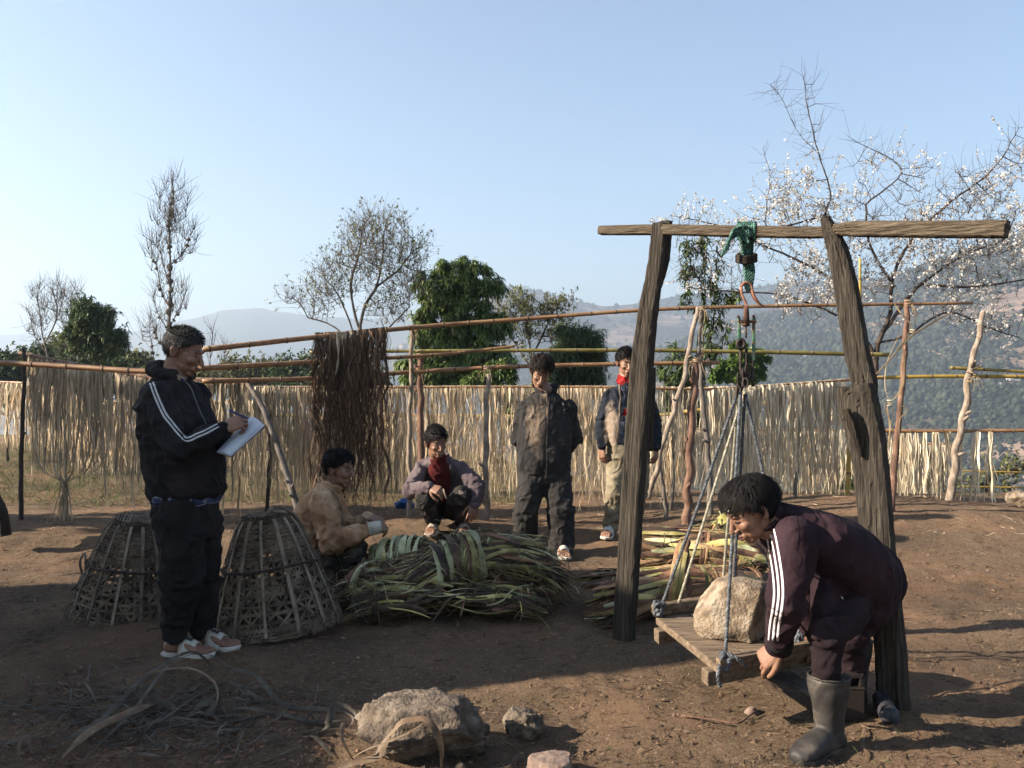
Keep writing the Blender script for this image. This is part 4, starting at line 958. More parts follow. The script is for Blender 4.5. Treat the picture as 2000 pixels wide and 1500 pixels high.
#             green pale yel brown tan dark
dk = (2, .4, .15, 3, .5, 7)
bundle('long dark bundle curving round the front of the leaf pile', P(700, 1190, 5.05), P(1050, 1190, 5.0), .15, 520, (2, .6, .4, 3, .7, 6), 1, 50, (), .1, (.8, .95), .02, .06, 480, .72, arc=.16)
bundle('dark bundle at the lower left of the leaf pile beside the basket', P(665, 1165, 5.35), P(860, 1165, 5.0), .14, 240, dk, 2, 30, (), .1, (.8, .8), .022, .06, 260, arc=.05)
bundle('dark bundle under the middle of the leaf pile', P(740, 1140, 5.35), P(1040, 1140, 5.3), .20, 420, dk, 22, 30, (), .1, (.8, .8), .024, .05, 300, .85)
bundle('fat bundle in the middle of the leaf pile wrapped in broad green bands', P(800, 1142, 5.0), P(1060, 1108, 5.3), .145, 360, (3.5, 1.6, .8, 2.5, .8, 5), 3, 44, (), .05, (.7, 1.2), .030, .09, 320, .98, (.14, .50), (2, 5, .3, 2, .2, 1), .046, arc=.03)
bundle('bundle with long tails drooping over the right end of the leaf pile', P(930, 1120, 5.6), P(1096, 1152, 5.3), .115, 340, (2.4, 1, .8, 4, 1, 5), 4, 40, (.3,), .15, (.9, 1.6), .02, .08, 420, .9, arc=.04)
bundle('bundle wrapped in pale green bands at the upper left of the pile', P(700, 1130, 5.5), P(880, 1105, 5.4), .135, 240, (4, 1.8, .7, 2, .5, 3), 5, 34, (), .05, (.8, .85), .028, .07, 260, .98, (.10, .66), (2, 5, .4, 2, 0, 1), .042, arc=.03)
bundle('dim coil of pale bark at the left side of the pile', P(690, 1158, 5.4), P(790, 1150, 5.15), .12, 150, (4, 1.6, .4, 2, .3, 3), 6, 24, (), .1, (.8, .8), .03, .05, 140, .95, (.1, .45), (2, 4, .3, 2, 0, 1), .028)
bundle('sunlit yellowish bundle at the back of the leaf pile near the sandals', P(785, 1108, 6.0), P(1010, 1104, 5.9), .12, 300, (2.5, 1.4, 1.8, 4, 2, 4), 7, 50, (.5,), .12, (.9, .9), .032, .04, 260, .95)
bundle('small loose sunlit bundle between the basket and the pile', P(655, 1128, 5.8), P(742, 1108, 5.95), .11, 170, (2, .8, 1.8, 2, 2, 2), 8, 24, (), .1, (1, 1.1), .026, .03, 120, .8)
bundle('thin scatter of brown bark by the feet of the man in muddy clothes', P(1000, 1100, 6.2), P(1085, 1090, 6.0), .06, 90, (.6, .4, .5, 3, 2.5, 2), 9, 16, (), .1, (1, 1.4), .02, .01, 120, .6)
hp = empty('bark_heap', P(880, 1200, 5.2), 'loose bark strips strewn over the top of the round leaf pile', 'loose bark')
r_ = random.Random(91); hc = Vector(P(878, 1175, 5.3)); hc.z = .04; hst = [MB() for _ in BK]
for k in range(330):
    a, el = r_.uniform(0, 6.283), r_.uniform(.15, 1.5); rx, ry, rz = .60, .48, .27
    d = Vector((math.cos(a)*math.cos(el), math.sin(a)*math.cos(el), math.sin(el))); td = Vector((r_.gauss(0, 1.4), r_.gauss(0, .7), r_.gauss(0, .5))); td = (td-d*td.dot(d)).normalized()
    L = r_.uniform(.2, .9) if k > 36 else r_.uniform(.4, 1.0); path = []
    lift = r_.uniform(-.04, .05)
    for i in range(9):
        u = (i/8-.5)*L; q = (d+td*u+Vector((0, 0, .05*math.sin(u*9+k)))).normalized(); q = Vector((q.x*rx, q.y*ry, q.z*rz))*(1+lift+.10*noise.noise(q*3+Vector((k*.1, 0, 0)))); p = hc+q; p.z = max(p.z, G(p.x, p.y)+.006); path.append(p)
    big = k < 36; ci = r_.choices(range(len(BK)), (3, 1.6, 1.2, 3, 1, 3))[0]
    v, f = leafstrip(path, r_.uniform(.018, .038) if big else r_.uniform(.003, .014), d, tw=r_.uniform(-1.2, 1.2))
    if big: mesh_obj('bark_strip', v, f, BK[ci], hp, rnd=[r_.random()]*len(v))
    else: hst[ci].add(v, f, r_.random())
for ci, q in enumerate(hst):
    if q.n: tag(q.build('loose_strips', BK[ci], hp), kind='stuff')
bundle('heap of straight brown and yellow bark sheets, lower layer right of the left post', P(1160, 1192, 5.0), P(1500, 1150, 5.25), .15, 150, (1.2, .9, 2.4, 4.5, 2.4, 2), 10, 90, (.62, .9), .12, (1.6, .95), .045, .06, 160, .85, endcurl=1)
bundle('heap of straight brown and yellow bark sheets, upper layer behind the ropes', P(1236, 1085, 5.55), P(1510, 1105, 5.4), .15, 150, (1.2, .9, 2.4, 4.5, 2.6, 1.5), 12, 90, (.5,), .1, (1.25, .9), .045, .05, 160, .9, endcurl=1)
bundle('far part of the bark heap in front of the brown rack post', P(1240, 1068, 6.2), P(1430, 1062, 6.0), .13, 90, (1, 1, 2.2, 4, 2.4, 1), 13, 50, (), .1, (1.2, 1), .06, .03, 50, .7)
bundle('crumpled yellow bark topping the heap beside the bent man', P(1395, 1045, 5.6), P(1440, 1030, 5.6), .075, 40, (1, 3, 5, 1, 2, 0), 14, 20, (), .1, (1.3, 1.3), .07, .03, 30, .9)
# stakes that hold the right heap together
for lab, a, b_, r0 in (('brown stake standing in the bark heap left of the boulder', P(1338, 1190, 4.95), P(1340, 1055, 5.0), .020), ('short brown stake against the bark heap behind the boulder', P(1425, 1160, 5.0), P(1436, 1085, 5.0), .016)):
    a = a.copy(); a.z = G(a.x, a.y)-.03; tag(stick('stake', [a, a.lerp(b_, .5)+Vector((.01, 0, 0)), b_], r0, r0*.8, M_stick_b, seed=5), lab, 'stake')
bnd = empty('bark_tie_strip', P(1320, 1110, 5.0), 'upright yellow bark strips tied round the right heap', 'bark strip')
for k in range(4): leafband([P(1308+k*5, 1195, 4.98), P(1312+k*5, 1140, 4.95), P(1322+k*5, 1080, 4.98), P(1330+k*6, 1055, 5.1)], random.uniform(.02, .04), M_bkyel if k % 2 else M_bktan, 'strip', parent=bnd, tw=.5)
leafband([P(1366, 1106, 4.98), P(1378, 1118, 4.95), P(1382, 1150, 4.93), P(1376, 1160, 4.93)], .02, M_bkgreen, 'loose_bark', 'curled green bark strip hanging off the right heap', 'bark strip')
# ------------------------------------------------------------------ dry leaves in the foreground
M_husk = mat('dry_husk', (.085, .07, .052), (.033, .027, .02), (.19, .16, .125), scale=8, rough=.75, trans=.1, rnd=.35, bump=.3)
M_huskt = mat('tan_husk', (.21, .135, .08), (.10, .062, .036), (.34, .245, .155), scale=8, rough=.6, trans=.15, rnd=.2, bump=.3)
def gp(px, py, h=0):
    d = FPX*HC/(py-HY); return Vector(((px-1000)/FPX*d, d, G((px-1000)/FPX*d, d)+h))
hs = empty('dry_leaf_stalks', gp(330, 1440), 'tangle of long dry grey leaf stalks lying in the shaded left foreground', 'dry leaves')
def husk(ctrl, w, m=None, name='leaf', parent=hs, **k): return leafband(ctrl, w*.60, m or M_husk, name, parent=parent, up=Vector((.1, -.35, 1)), tw=random.uniform(-1.2, 1.2), **k)
husk([gp(60, 1490, .02), gp(190, 1440, .05), gp(280, 1365, .09), gp(370, 1325, .11), gp(420, 1330, .05)], .035)
husk([gp(160, 1498, .02), gp(260, 1420, .06), gp(330, 1345, .10), gp(400, 1325, .10), gp(470, 1345, .06), gp(540, 1345, .01)], .03)
husk([gp(120, 1500, .03), gp(180, 1455, .05), gp(260, 1420, .06), gp(300, 1400, .05)], .05, M_huskt)
husk([gp(268, 1365, .09), gp(275, 1385, .06), gp(330, 1400, .05), gp(352, 1408, .03)], .02)
husk([gp(272, 1365, .10), gp(310, 1355, .10), gp(370, 1352, .10), gp(415, 1370, .08), gp(425, 1392, .05), gp(405, 1415, .02), gp(340, 1420, .02)], .014, M_huskt)
husk([gp(200, 1450, .03), gp(300, 1430, .03), gp(370, 1395, .05), gp(450, 1340, .05)], .018)
husk([gp(210, 1462, .02), gp(330, 1420, .03), gp(430, 1425, .02), gp(520, 1408, .02), gp(580, 1415, .01), gp(650, 1430, .01)], .022)
husk([gp(430, 1330, .06), gp(500, 1345, .05), gp(550, 1385, .02), gp(620, 1395, .02), gp(695, 1402, .02)], .035)
husk([gp(400, 1400, .02), gp(480, 1402, .03), gp(560, 1412, .02), gp(620, 1425, .02), gp(690, 1420, .02)], .03)
husk([gp(0, 1470, .02), gp(60, 1462, .03), gp(100, 1452, .03)], .03); husk([gp(-20, 1495, .01), gp(30, 1470, .04), gp(110, 1448, .05)], .018)
husk([gp(35, 1498, .0), gp(40, 1482, .05), gp(55, 1478, .06), gp(62, 1495, .03)], .02, M_huskt)
husk([gp(370, 1405, .0), gp(395, 1402, .05), gp(415, 1402, .04), gp(395, 1420, .0)], .05, M_husk)
rr2 = random.Random(5)
mb = MB()
for k in range(420):
    x, y = rr2.gauss(330, 150), rr2.gauss(1405, 38)
    if not 1310 < y < 1500 or x < -30: continue
    a = rr2.gauss(-.25, .5); l = rr2.uniform(20, 110); q = [gp(x+math.cos(a)*l*s, min(1520, y-math.sin(-a)*l*s*.6+rr2.uniform(-6, 6)) if y+l*.6 > 1300 else y, rr2.uniform(0, .04)) for s in (-.5, -.15, .2, .5)]
    v, f = leafstrip(smooth_path(q, 9), rr2.uniform(.002, .010), Vector((0, -.3, 1)), tw=rr2.uniform(-2, 2)); mb.add(v, f)
tag(mb.build('thin_leaves', M_husk, hs), kind='stuff')
dl = empty('dry_leaf', gp(760, 1450), 'brown dry leaf arched over the front of the large foreground rock', 'dry leaf')
q = 3.02
husk([P(752, 1465, q), P(765, 1432, q-.03), P(785, 1410, q-.04), P(815, 1404, q-.04), P(832, 1406, q-.05), P(850, 1425, q-.07), P(862, 1460, q-.08), P(862, 1498, q-.08)], .05, M_huskt, 'blade', dl)
husk([P(832, 1408, q-.05), P(800, 1430, q-.06), P(760, 1448, q-.08), P(720, 1462, q-.08), P(690, 1478, q-.05)], .012, M_huskt, 'stalk', dl)
husk([P(768, 1425, q-.02), P(750, 1455, q-.04), P(735, 1478, q-.05), P(690, 1490, q-.05), P(650, 1505, q-.05)], .045, M_huskt, 'blade', dl)
husk([P(735, 1466, q-.05), P(700, 1462, q-.06), P(680, 1460, q-.05)], .02, M_huskt, 'blade', dl)
cl = empty('dry_leaf', gp(660, 1460), 'curled dry leaves left of the large foreground rock', 'dry leaf')
husk([gp(690, 1440, .02), gp(672, 1455, .07), gp(668, 1480, .06), gp(685, 1500, .03), gp(705, 1515, .0)], .03, M_huskt, 'blade', cl)
husk([gp(620, 1440, .0), gp(640, 1450, .06), gp(655, 1428, .09), gp(690, 1428, .05), gp(680, 1440, .02)], .045, M_husk, 'blade', cl)
husk([gp(600, 1440, .0), gp(620, 1462, .03), gp(650, 1490, .01)], .03, M_husk, 'blade', cl)
o = MB().add(*tube(smooth_path([gp(1330, 1402, .012), gp(1400, 1410, .012), gp(1440, 1418, .014), gp(1462, 1400, .012), gp(1475, 1392, .02)], 24), [.004+.001*math.sin(i) for i in range(24)], 6)).build('twig', M_stick_b); tag(o, 'thin bent twig on the lit earth below the platform', 'twig')
leafband([gp(1690, 1420, .01), gp(1686, 1445, .015), gp(1683, 1465, .01), gp(1695, 1485, .02), gp(1690, 1492, .01)], .016, M_huskt, 'straw', 'pale curled straw on the ground right of the rubber boot', 'straw', up=Vector((0, 0, 1)))
leafband([gp(1880, 1105, .01), gp(1930, 1130, .02), gp(2010, 1165, .02)], .03, M_huskt, 'straw', 'long pale strip lying on the ground at the right edge', 'straw', up=Vector((0, 0, 1)))
leafband([gp(1880, 1018, .01), gp(1915, 1020, .04), gp(1960, 1026, .01)], .02, M_huskt, 'straw', 'pale straw on the mound at the foot of the right rack', 'straw', up=Vector((0, 0, 1)))
leafband([gp(1778, 1000, .01), gp(1800, 1003, .04), gp(1812, 990, .02)], .05, M_huskt, 'straw', 'dry leaf on the mound right of the brown post', 'straw', up=Vector((0, 0, 1)))
M_blue = mat('blue_plastic', (.01, .10, .32), (.01, .05, .16), (.03, .2, .5), scale=20, rough=.4)
bm = MB(); v, f = sphere(P(790, 984, 8.9), (.10, .06, .045), None, 18, 12); v = [q+Vector((noise.noise(q*25), noise.noise(q*27), noise.noise(q*30)))*.03 for q in v]; bm.add(v, f)
tag(bm.build('plastic_bag', M_blue), 'crumpled blue plastic at the foot of the main curtain', 'plastic sheet')
# ------------------------------------------------------------------ litter
r = np.random.default_rng(11)
M_crumb = mat('crumbled_leaves', (.20, .10, .06), (.10, .05, .033), (.32, .19, .12), scale=20, rnd=.5)
def litter(name, label, n, m, wl, ww, seed, hi=.004, curv=.3, ymin=2.7, ymax=11, sel=None, upr=0):
    r = np.random.default_rng(seed); y = ymin+(ymax-ymin)*r.random(n)**1.3; x = (r.random(n)*2-1)*(.62*y+.2)
    if sel is not None: k = sel(x, y, r); x, y = x[k], y[k]; n = len(x)
    a = r.random(n)*6.28; l = r.uniform(*wl, n)*(.8+.1*y); k = 4; s = np.linspace(-.5, .5, k)
    cv = r.normal(0, curv, n); px = x[:, None]+np.cos(a[:, None]+cv[:, None]*s[None]*2)*l[:, None]*s[None]; py = y[:, None]+np.sin(a[:, None]+cv[:, None]*s[None]*2)*l[:, None]*s[None]
    pz = gh(px, py)+hi+r.random((n, 1))*.006+np.abs(s[None])*r.normal(0, .01, (n, 1))+(s[None]+.5)*l[:, None]*upr*r.random((n, 1))
    path = np.stack([px, py, pz], -1); w = np.repeat(r.uniform(*ww, n)[:, None], k, 1)*np.array([.5, 1, 1, .3])
    sd = np.stack([-np.sin(a), np.cos(a), r.normal(0, .5, n)], -1); sd /= np.linalg.norm(sd, axis=1)[:, None]; sd = np.repeat(sd[:, None], k, 1)
    V, F = ribbons(path, w, sd); o = mesh_obj(name, V, F, m, rnd=np.repeat(r.random(n), 2*k)); tag(o, label, kind='stuff')
litter('straw_litter', 'pale bits of straw and fibre strewn over the yard', 12000, M_huskt, (.015, .07), (.0015, .0045), 3)
litter('leaf_crumbs', 'reddish brown crumbled leaves round the stalks in the left foreground', 9000, M_crumb, (.006, .03), (.003, .009), 8, ymin=2.8, ymax=4.6, sel=lambda x, y, r: (((x+1.55)/1.1)**2+((y-3.35)/.55)**2+r.normal(0, .25, len(x)) < 1), hi=.008)
litter('fibre_litter', 'pale fibre waste lying under the racks', 420, M_fib, (.04, .13), (.002, .006), 12, ymin=7.4, ymax=10, curv=.6)
litter('dark_litter', 'dark leaf shreds strewn over the yard', 12000, M_bkdark, (.012, .06), (.002, .007), 4)
patch = lambda x, y, r: (wave_noise(x, y, 1.3, 6, 9)+r.normal(0, .3, len(x)) > .45)
M_grass = mat('short_grass', (.10, .13, .035), (.16, .15, .06), (.07, .10, .03), scale=3, rnd=.4, rough=.8, trans=.2)
litter('grass', 'short sparse grass growing in patches', 9000, M_grass, (.015, .045), (.0015, .003), 5, ymin=2.8, ymax=10, sel=patch, upr=1.0)
litter('grass', 'grass of the field behind the left rack', 26000, M_grass, (.03, .09), (.003, .008), 6, ymin=9.5, ymax=19, sel=lambda x, y, r: (x < .5), upr=1.0)
M_peb = mat('earth_clods', (.20, .135, .09), (.12, .08, .056), (.30, .22, .16), scale=30, rnd=.3, rough=1, spec=.05)
n = 9000; y = 2.8+6*r.random(n)**1.4; x = (r.random(n)*2-1)*(.62*y); z = gh(x, y)
oc = np.array([[1, 0, 0], [0, 1, 0], [-1, 0, 0], [0, -1, 0], [0, 0, .8], [0, 0, -.6]]); of = np.array([[0, 1, 4], [1, 2, 4], [2, 3, 4], [3, 0, 4]])
s = np.minimum(.003/np.maximum(r.random(n), .02)**.55, .012)*(.8+.08*y)
V = np.stack([x, y, z], -1)[:, None]+oc[None]*s[:, None, None]*(1+r.normal(0, .25, (n, 6, 3))); F = (np.arange(n)[:, None, None]*6+of[None]).reshape(-1, 3)
o = mesh_obj('pebbles', V.reshape(-1, 3), F, M_peb, smooth=False, rnd=np.repeat(r.random(n), 6)); tag(o, 'small clods and pebbles on the earth', kind='stuff')
# ------------------------------------------------------------------ trees
def colonize(env, D, trunk, n_attr, step, infl, kill, seed, up=.0, depth=1.0, iters=140, hollow=.0, tmax=4500, gz=None):
    """env: ellipses (px,py,rx,ry) of the crown in the photograph, at distance D; trunk: skeleton polylines"""
    r = np.random.default_rng(seed); s = D/FPX
    areas = np.array([e[2]*e[3] for e in env], float); pick = r.choice(len(env), n_attr, p=areas/areas.sum()); A = []
    for e in pick:
        cx, cy, rx, ry = env[e][:4]; v = r.normal(0, 1, 3); v /= np.linalg.norm(v); q = (hollow+(1-hollow)*r.random())**(1/2.6)
        v *= q; dz = depth*min(rx, ry if ry < rx*1.6 else rx)
        A.append([(cx+v[0]*rx-1000)*s, D+v[1]*dz*s, HC-(cy+v[2]*ry-HY)*s])
    A = np.array(A); nodes = []; par = []
    for tr in trunk:
        c = [P(*p) if len(p) == 3 else P(p[0], p[1], D) for p in tr]
        m = max(4, int(sum((c[i+1]-c[i]).length for i in range(len(c)-1))/step)+1); path = smooth_path(c, m)
        if nodes:
            d = np.linalg.norm(np.array(nodes)-np.array(path[0]), axis=1); prev = int(d.argmin())
        else: prev = -1
        for p in path: nodes.append(np.array(p)); par.append(prev); prev = len(nodes)-1
    N = np.zeros((tmax, 3)); n = len(nodes); N[:n] = nodes; par = par+[0]*(tmax-n)
    alive = np.ones(len(A), bool); best = np.full(len(A), 1e9); bi = np.zeros(len(A), int)
    new = range(n)
    for it in range(iters):
        for j in new:
            d = np.linalg.norm(A-N[j], axis=1); k = d < best; best[k] = d[k]; bi[k] = j
        alive &= best > kill
        act = alive & (best < infl)
        if not act.any(): break
        idx = bi[act]; dv = (A[act]-N[idx])/best[act][:, None]
        uq, inv = np.unique(idx, return_inverse=True); sm = np.zeros((len(uq), 3)); np.add.at(sm, inv, dv)
        sm += r.normal(0, .12, sm.shape)*1.0; sm /= np.linalg.norm(sm, axis=1)[:, None]+1e-9; sm[:, 2] += up; sm /= np.linalg.norm(sm, axis=1)[:, None]
        cand = N[uq]+sm*step; m = len(cand)
        if n+m > tmax: break
        N[n:n+m] = cand
        for q in range(m): par[n+q] = int(uq[q])
        new = range(n, n+m); n += m
        if m and it > 5:
            pass
    return N[:n], np.array(par[:n])
def tree_mesh(N, par, r_tip, expo, r_max, mb, kmin=4, twig=None, seed=0, taper_min=None, rough=0):
    n = len(N); ch = [[] for _ in range(n)]
    for i in range(n):
        if par[i] >= 0: ch[par[i]].append(i)
    R = np.zeros(n)
    for i in range(n-1, -1, -1):
        R[i] = (sum(R[c]**expo for c in ch[i]))**(1/expo) if ch[i] else r_tip
    # parents can come later than children only in skeletons; two passes settle them
    for _ in range(2):
        for i in range(n-1, -1, -1):
            if ch[i]: R[i] = (sum(R[c]**expo for c in ch[i]))**(1/expo)
    R = np.minimum(R, r_max)
    starts = [i for i in range(n) if par[i] < 0]; stack = [(s, None) for s in starts]
    while stack:
        s, p = stack.pop(); chain = ([p] if p is not None else [])+[s]; c = s
        while ch[c]:
            nx = max(ch[c], key=lambda q: R[q])
            for q in ch[c]:
                if q != nx: stack.append((q, c))
            chain.append(nx); c = nx
        if len(chain) < 2: continue
        rad = [R[q] for q in chain]
        if p is not None: rad[0] = min(rad[0], rad[1]*1.15)
        k = 8 if rad[0] > .05 else (6 if rad[0] > .02 else kmin)
        pts = [Vector(N[q]) for q in chain]
        if rough:
            pts = [q+Vector((noise.noise(q*9), noise.noise(q*9+Vector((7, 0, 0))), 0))*rough for q in pts]
        v, f = tube(pts, rad, k, cap=False, jit=.12 if rad[0] > .03 else 0); mb.add(v, f)
    return R, ch
def twigs(N, R, ch, mb, n, l, spread, up, seed, rad, rthr, kinks=4):
    r = np.random.default_rng(seed); tips = []
    idx = [i for i in range(len(N)) if R[i] < rthr]
    for _ in range(n):
        i = idx[r.integers(0, len(idx))]; d = r.normal(0, 1, 3)*spread; d[2] += up
        pi = N[i]; d /= np.linalg.norm(d)+1e-9; L = r.uniform(*l); pts = [Vector(pi)]
        for k in range(kinks):
            d = d+r.normal(0, .16, 3); d[2] += .08*up; d /= np.linalg.norm(d); pts.append(pts[-1]+Vector(d*L/kinks))
        v, f = tube(pts, [rad*(1-.6*k/kinks) for k in range(kinks+1)], 3, cap=False); mb.add(v, f); tips.append((pts[-1], Vector(d))); tips.append((pts[-2], Vector(d)))
    return tips
def leaf_arr(C, D, n_per, l, w, seed, droop=.5, spread=1.0, up=.1):
    """leaves as folded blades around the points C (n,3) with growth direction D; returns V,F,rnd"""
    r = np.random.default_rng(seed); C = np.repeat(np.asarray(C, float), n_per, 0); D = np.repeat(np.asarray(D, float), n_per, 0); n = len(C)
    d = D*.5+r.normal(0, spread, (n, 3)); d[:, 2] += up; d /= np.linalg.norm(d, axis=1)[:, None]
    L = r.uniform(*l, n); W = r.uniform(*w, n); d2 = d.copy(); d2[:, 2] -= droop; d2 /= np.linalg.norm(d2, axis=1)[:, None]; d3 = d2.copy(); d3[:, 2] -= droop*1.3; d3 /= np.linalg.norm(d3, axis=1)[:, None]
    s = np.cross(d, r.normal(0, 1, (n, 3))); s = np.cross(d, np.array([0, 0, 1.]))+s*.25; s /= np.linalg.norm(s, axis=1)[:, None]+1e-9
    nn = np.cross(s, d)
    p0 = C; p1 = C+d*L[:, None]*.35; p2 = p1+d2*L[:, None]*.35; p3 = p2+d3*L[:, None]*.3
    V = np.stack([p0, p1-s*W[:, None]/2, p1+s*W[:, None]/2, p2-s*W[:, None]*.42, p2+s*W[:, None]*.42, p3], 1)
    V[:, 1:3] += (nn*W[:, None]*.15)[:, None]
    b = np.arange(n)[:, None]*6
    F3 = np.concatenate([b+np.array([[0, 1, 2]]), b+np.array([[1, 3, 4]]), b+np.array([[1, 4, 2]]), b+np.array([[3, 5, 4]])])
    return V.reshape(-1, 3), F3, np.repeat(r.random(n), 6)
M_barkg = mat('grey_bark', (.15, .125, .10), (.08, .065, .055), (.26, .22, .18), scale=6, rough=.95, bump=.5)
M_barkd = mat('dark_tree_bark', (.085, .062, .048), (.045, .035, .03), (.15, .11, .085), scale=6, rough=.95, bump=.5)
M_leafm = mat('glossy_leaf', (.13, .20, .045), (.07, .12, .028), (.24, .30, .085), scale=1.6, rough=.42, trans=.22, rnd=.5, spec=.5)
M_leafd = mat('dark_leaf', (.075, .115, .035), (.045, .07, .024), (.14, .19, .06), scale=1.2, rough=.5, trans=.18, rnd=.5)
M_leafb = mat('bright_leaf', (.15, .25, .045), (.10, .18, .03), (.21, .32, .07), scale=1.6, rough=.5, trans=.3, rnd=.4)
M_leafo = mat('olive_leaf', (.20, .21, .075), (.12, .13, .05), (.30, .29, .12), scale=1.6, rough=.6, trans=.25, rnd=.5)
M_petal = mat('white_petal', (.82, .78, .72), (.70, .64, .58), (.88, .86, .84), scale=8, rough=.7, trans=.35, rnd=.12)
def tree(label, D, env, trunk, leaf=None, bark=None, attr=500, step=.2, infl=2.0, kill=.3, seed=1, up=0, r_tip=.006, expo=2.3, r_max=.2, tw=None, depth=1.0, cat='tree', name='tree', rough=0, hollow=0, knobs=0, jit=.04):
    N_, par = colonize(env, D, trunk, attr, step, infl, kill, seed, up, depth, hollow=hollow)
    base = Vector(N_[0]); e = empty(name, base, label, cat)
    mb = MB(); R, ch = tree_mesh(N_, par, r_tip, expo, r_max, mb, seed=seed, rough=rough)
    if knobs and any(R > r_tip*1.5):
        rk_ = random.Random(seed); cand = [i for i in range(len(N_)) if R[i] > r_tip*1.5]
        for _ in range(knobs):
            i = rk_.choice(cand); v, f = sphere(Vector(N_[i])+Vector((rk_.uniform(-1, 1), -.5, rk_.uniform(-1, 1)))*R[i], R[i]*rk_.uniform(1.0, 1.9)+.02, None, 7, 5)
            v = [q+Vector((noise.noise(q*13), noise.noise(q*14), noise.noise(q*15)))*.05 for q in v]; mb.add(v, f)
    mb.build('trunk', bark or M_barkg, e)
    tips = []
    if tw:
        m2 = MB(); tips = twigs(N_, R, ch, m2, tw[0], tw[1], tw[2], tw[3], seed+1, tw[4], r_tip*tw[5] if len(tw) > 5 else r_tip*3)
        tag(m2.build('twigs', bark or M_barkg, e), kind='stuff')
    tipn = [i for i in range(len(N_)) if not ch[i]]
    if leaf:
        m, cnt, n_per, l, w, droop, spread, where = leaf
        rr = np.random.default_rng(seed+9)
        if tips and where == 'twig': C = np.array([tuple(t[0]) for t in tips]); Dv = np.array([tuple(t[1]) for t in tips])
        else:
            ids = [i for i in range(len(N_)) if R[i] < r_tip*4]; C = N_[ids]; Dv = C-np.mean(C, 0); Dv = Dv/(np.linalg.norm(Dv, axis=1)[:, None]+1e-6)
        k = rr.integers(0, len(C), cnt); C = C[k]+rr.normal(0, jit, (cnt, 3)); Dv = Dv[k]
        V, F, Rn = leaf_arr(C, Dv, n_per, l, w, seed+3, droop, spread)
        tag(mesh_obj('crown', V, F, m, e, rnd=Rn), kind='stuff')
    return e, N_, R, ch, tips
# tall bare lopped tree behind the writing man
tree('tall bare lopped tree with upright twigs behind the writing man', 24, [(335, 400, 38, 60), (338, 470, 48, 60), (300, 490, 28, 50), (370, 470, 22, 45), (330, 590, 40, 50), (310, 640, 38, 30)],
     [[(338, 760), (332, 700), (330, 640), (333, 560), (331, 480), (330, 420)], [(331, 600), (315, 570), (306, 520), (296, 505)], [(333, 560), (322, 530), (314, 495)], [(330, 520), (352, 500), (366, 480)], [(332, 640), (352, 600), (365, 568)], [(332, 650), (312, 620), (300, 585)], [(332, 690), (305, 660), (298, 630)]],
     None, M_barkg, 420, .16, 2.2, .22, 3, .25, .007, 2.35, .13, (900, (.25, .7), .45, 1.1, .006), knobs=110, rough=.03)
# two bare trees at the far left
tree('bare grey tree, left one of the pair at the far left', 30, [(85, 600, 40, 48), (70, 640, 30, 30), (110, 570, 22, 30)], [[(98, 740), (92, 690), (82, 650), (80, 620)], [(92, 690), (70, 660), (62, 640)], [(88, 670), (108, 630), (112, 600)]], None, M_barkg, 300, .2, 2.5, .3, 5, .2, .008, 2.3, .1, (420, (.3, .8), .5, .9, .006))
tree('bare grey tree, right one of the pair at the far left', 31, [(140, 590, 28, 36), (130, 620, 18, 30)], [[(134, 740), (133, 660), (138, 610)], [(133, 660), (122, 630)]], None, M_barkg, 160, .2, 2.5, .3, 6, .2, .007, 2.3, .08, (320, (.3, .8), .5, .9, .006))
tree('small bare twiggy shrub behind the writing man\'s face', 22, [(415, 690, 14, 45), (440, 705, 10, 30)], [[(412, 760), (411, 700), (415, 650)], [(436, 760), (438, 710), (440, 680)]], None, M_barkd, 60, .2, 2, .3, 7, .4, .006, 2.3, .05, (90, (.3, .7), .4, 1, .005), cat='shrub', name='shrub')
tree('small bare shrub at the left of the tall lopped tree', 23, [(285, 665, 18, 25), (262, 650, 12, 18)], [[(312, 760), (300, 700), (296, 670), (292, 650)]], None, M_barkd, 60, .2, 2, .3, 8, .2, .007, 2.3, .06, (40, (.4, .9), .5, .8, .005), cat='shrub', name='shrub', knobs=20)
# mango-like tree at the left
tree('dark green leafy tree with drooping leaves at the left', 28, [(185, 625, 38, 36), (150, 650, 22, 20), (225, 660, 26, 26), (190, 680, 60, 16), (165, 600, 20, 18)], [[(192, 745), (190, 690), (186, 640)], [(190, 690), (220, 660)], [(190, 680), (155, 650)]],
     (M_leafd, 2300, 8, (.11, .22), (.03, .05), .6, .9, 'tip'), M_barkd, 420, .22, 3, .3, 9, 0, .01, 2.3, .1, hollow=.2, jit=.11)
# big half-bare tree in the middle
tree('large half-bare tree with fine upright twigs left of the leafy tree', 18, [(735, 480, 75, 72), (690, 530, 55, 50), (640, 560, 42, 52), (600, 590, 55, 28), (790, 540, 50, 60), (820, 490, 22, 25), (760, 600, 50, 40)],
     [[(708, 800), (706, 700), (703, 650), (712, 600), (735, 560), (748, 500)], [(704, 650), (690, 600), (686, 550), (700, 500)], [(706, 720), (670, 655), (640, 632), (600, 620)], [(705, 690), (672, 600), (650, 560)], [(706, 700), (760, 640), (800, 600)], [(735, 560), (775, 530), (800, 500)]],
     (M_leafo, 1000, 3, (.05, .09), (.018, .03), .3, .9, 'twig'), M_barkg, 1900, .12, 1.6, .14, 11, .10, .0048, 2.35, .14, (2400, (.18, .5), .6, .75, .0036), depth=.9, rough=.02)
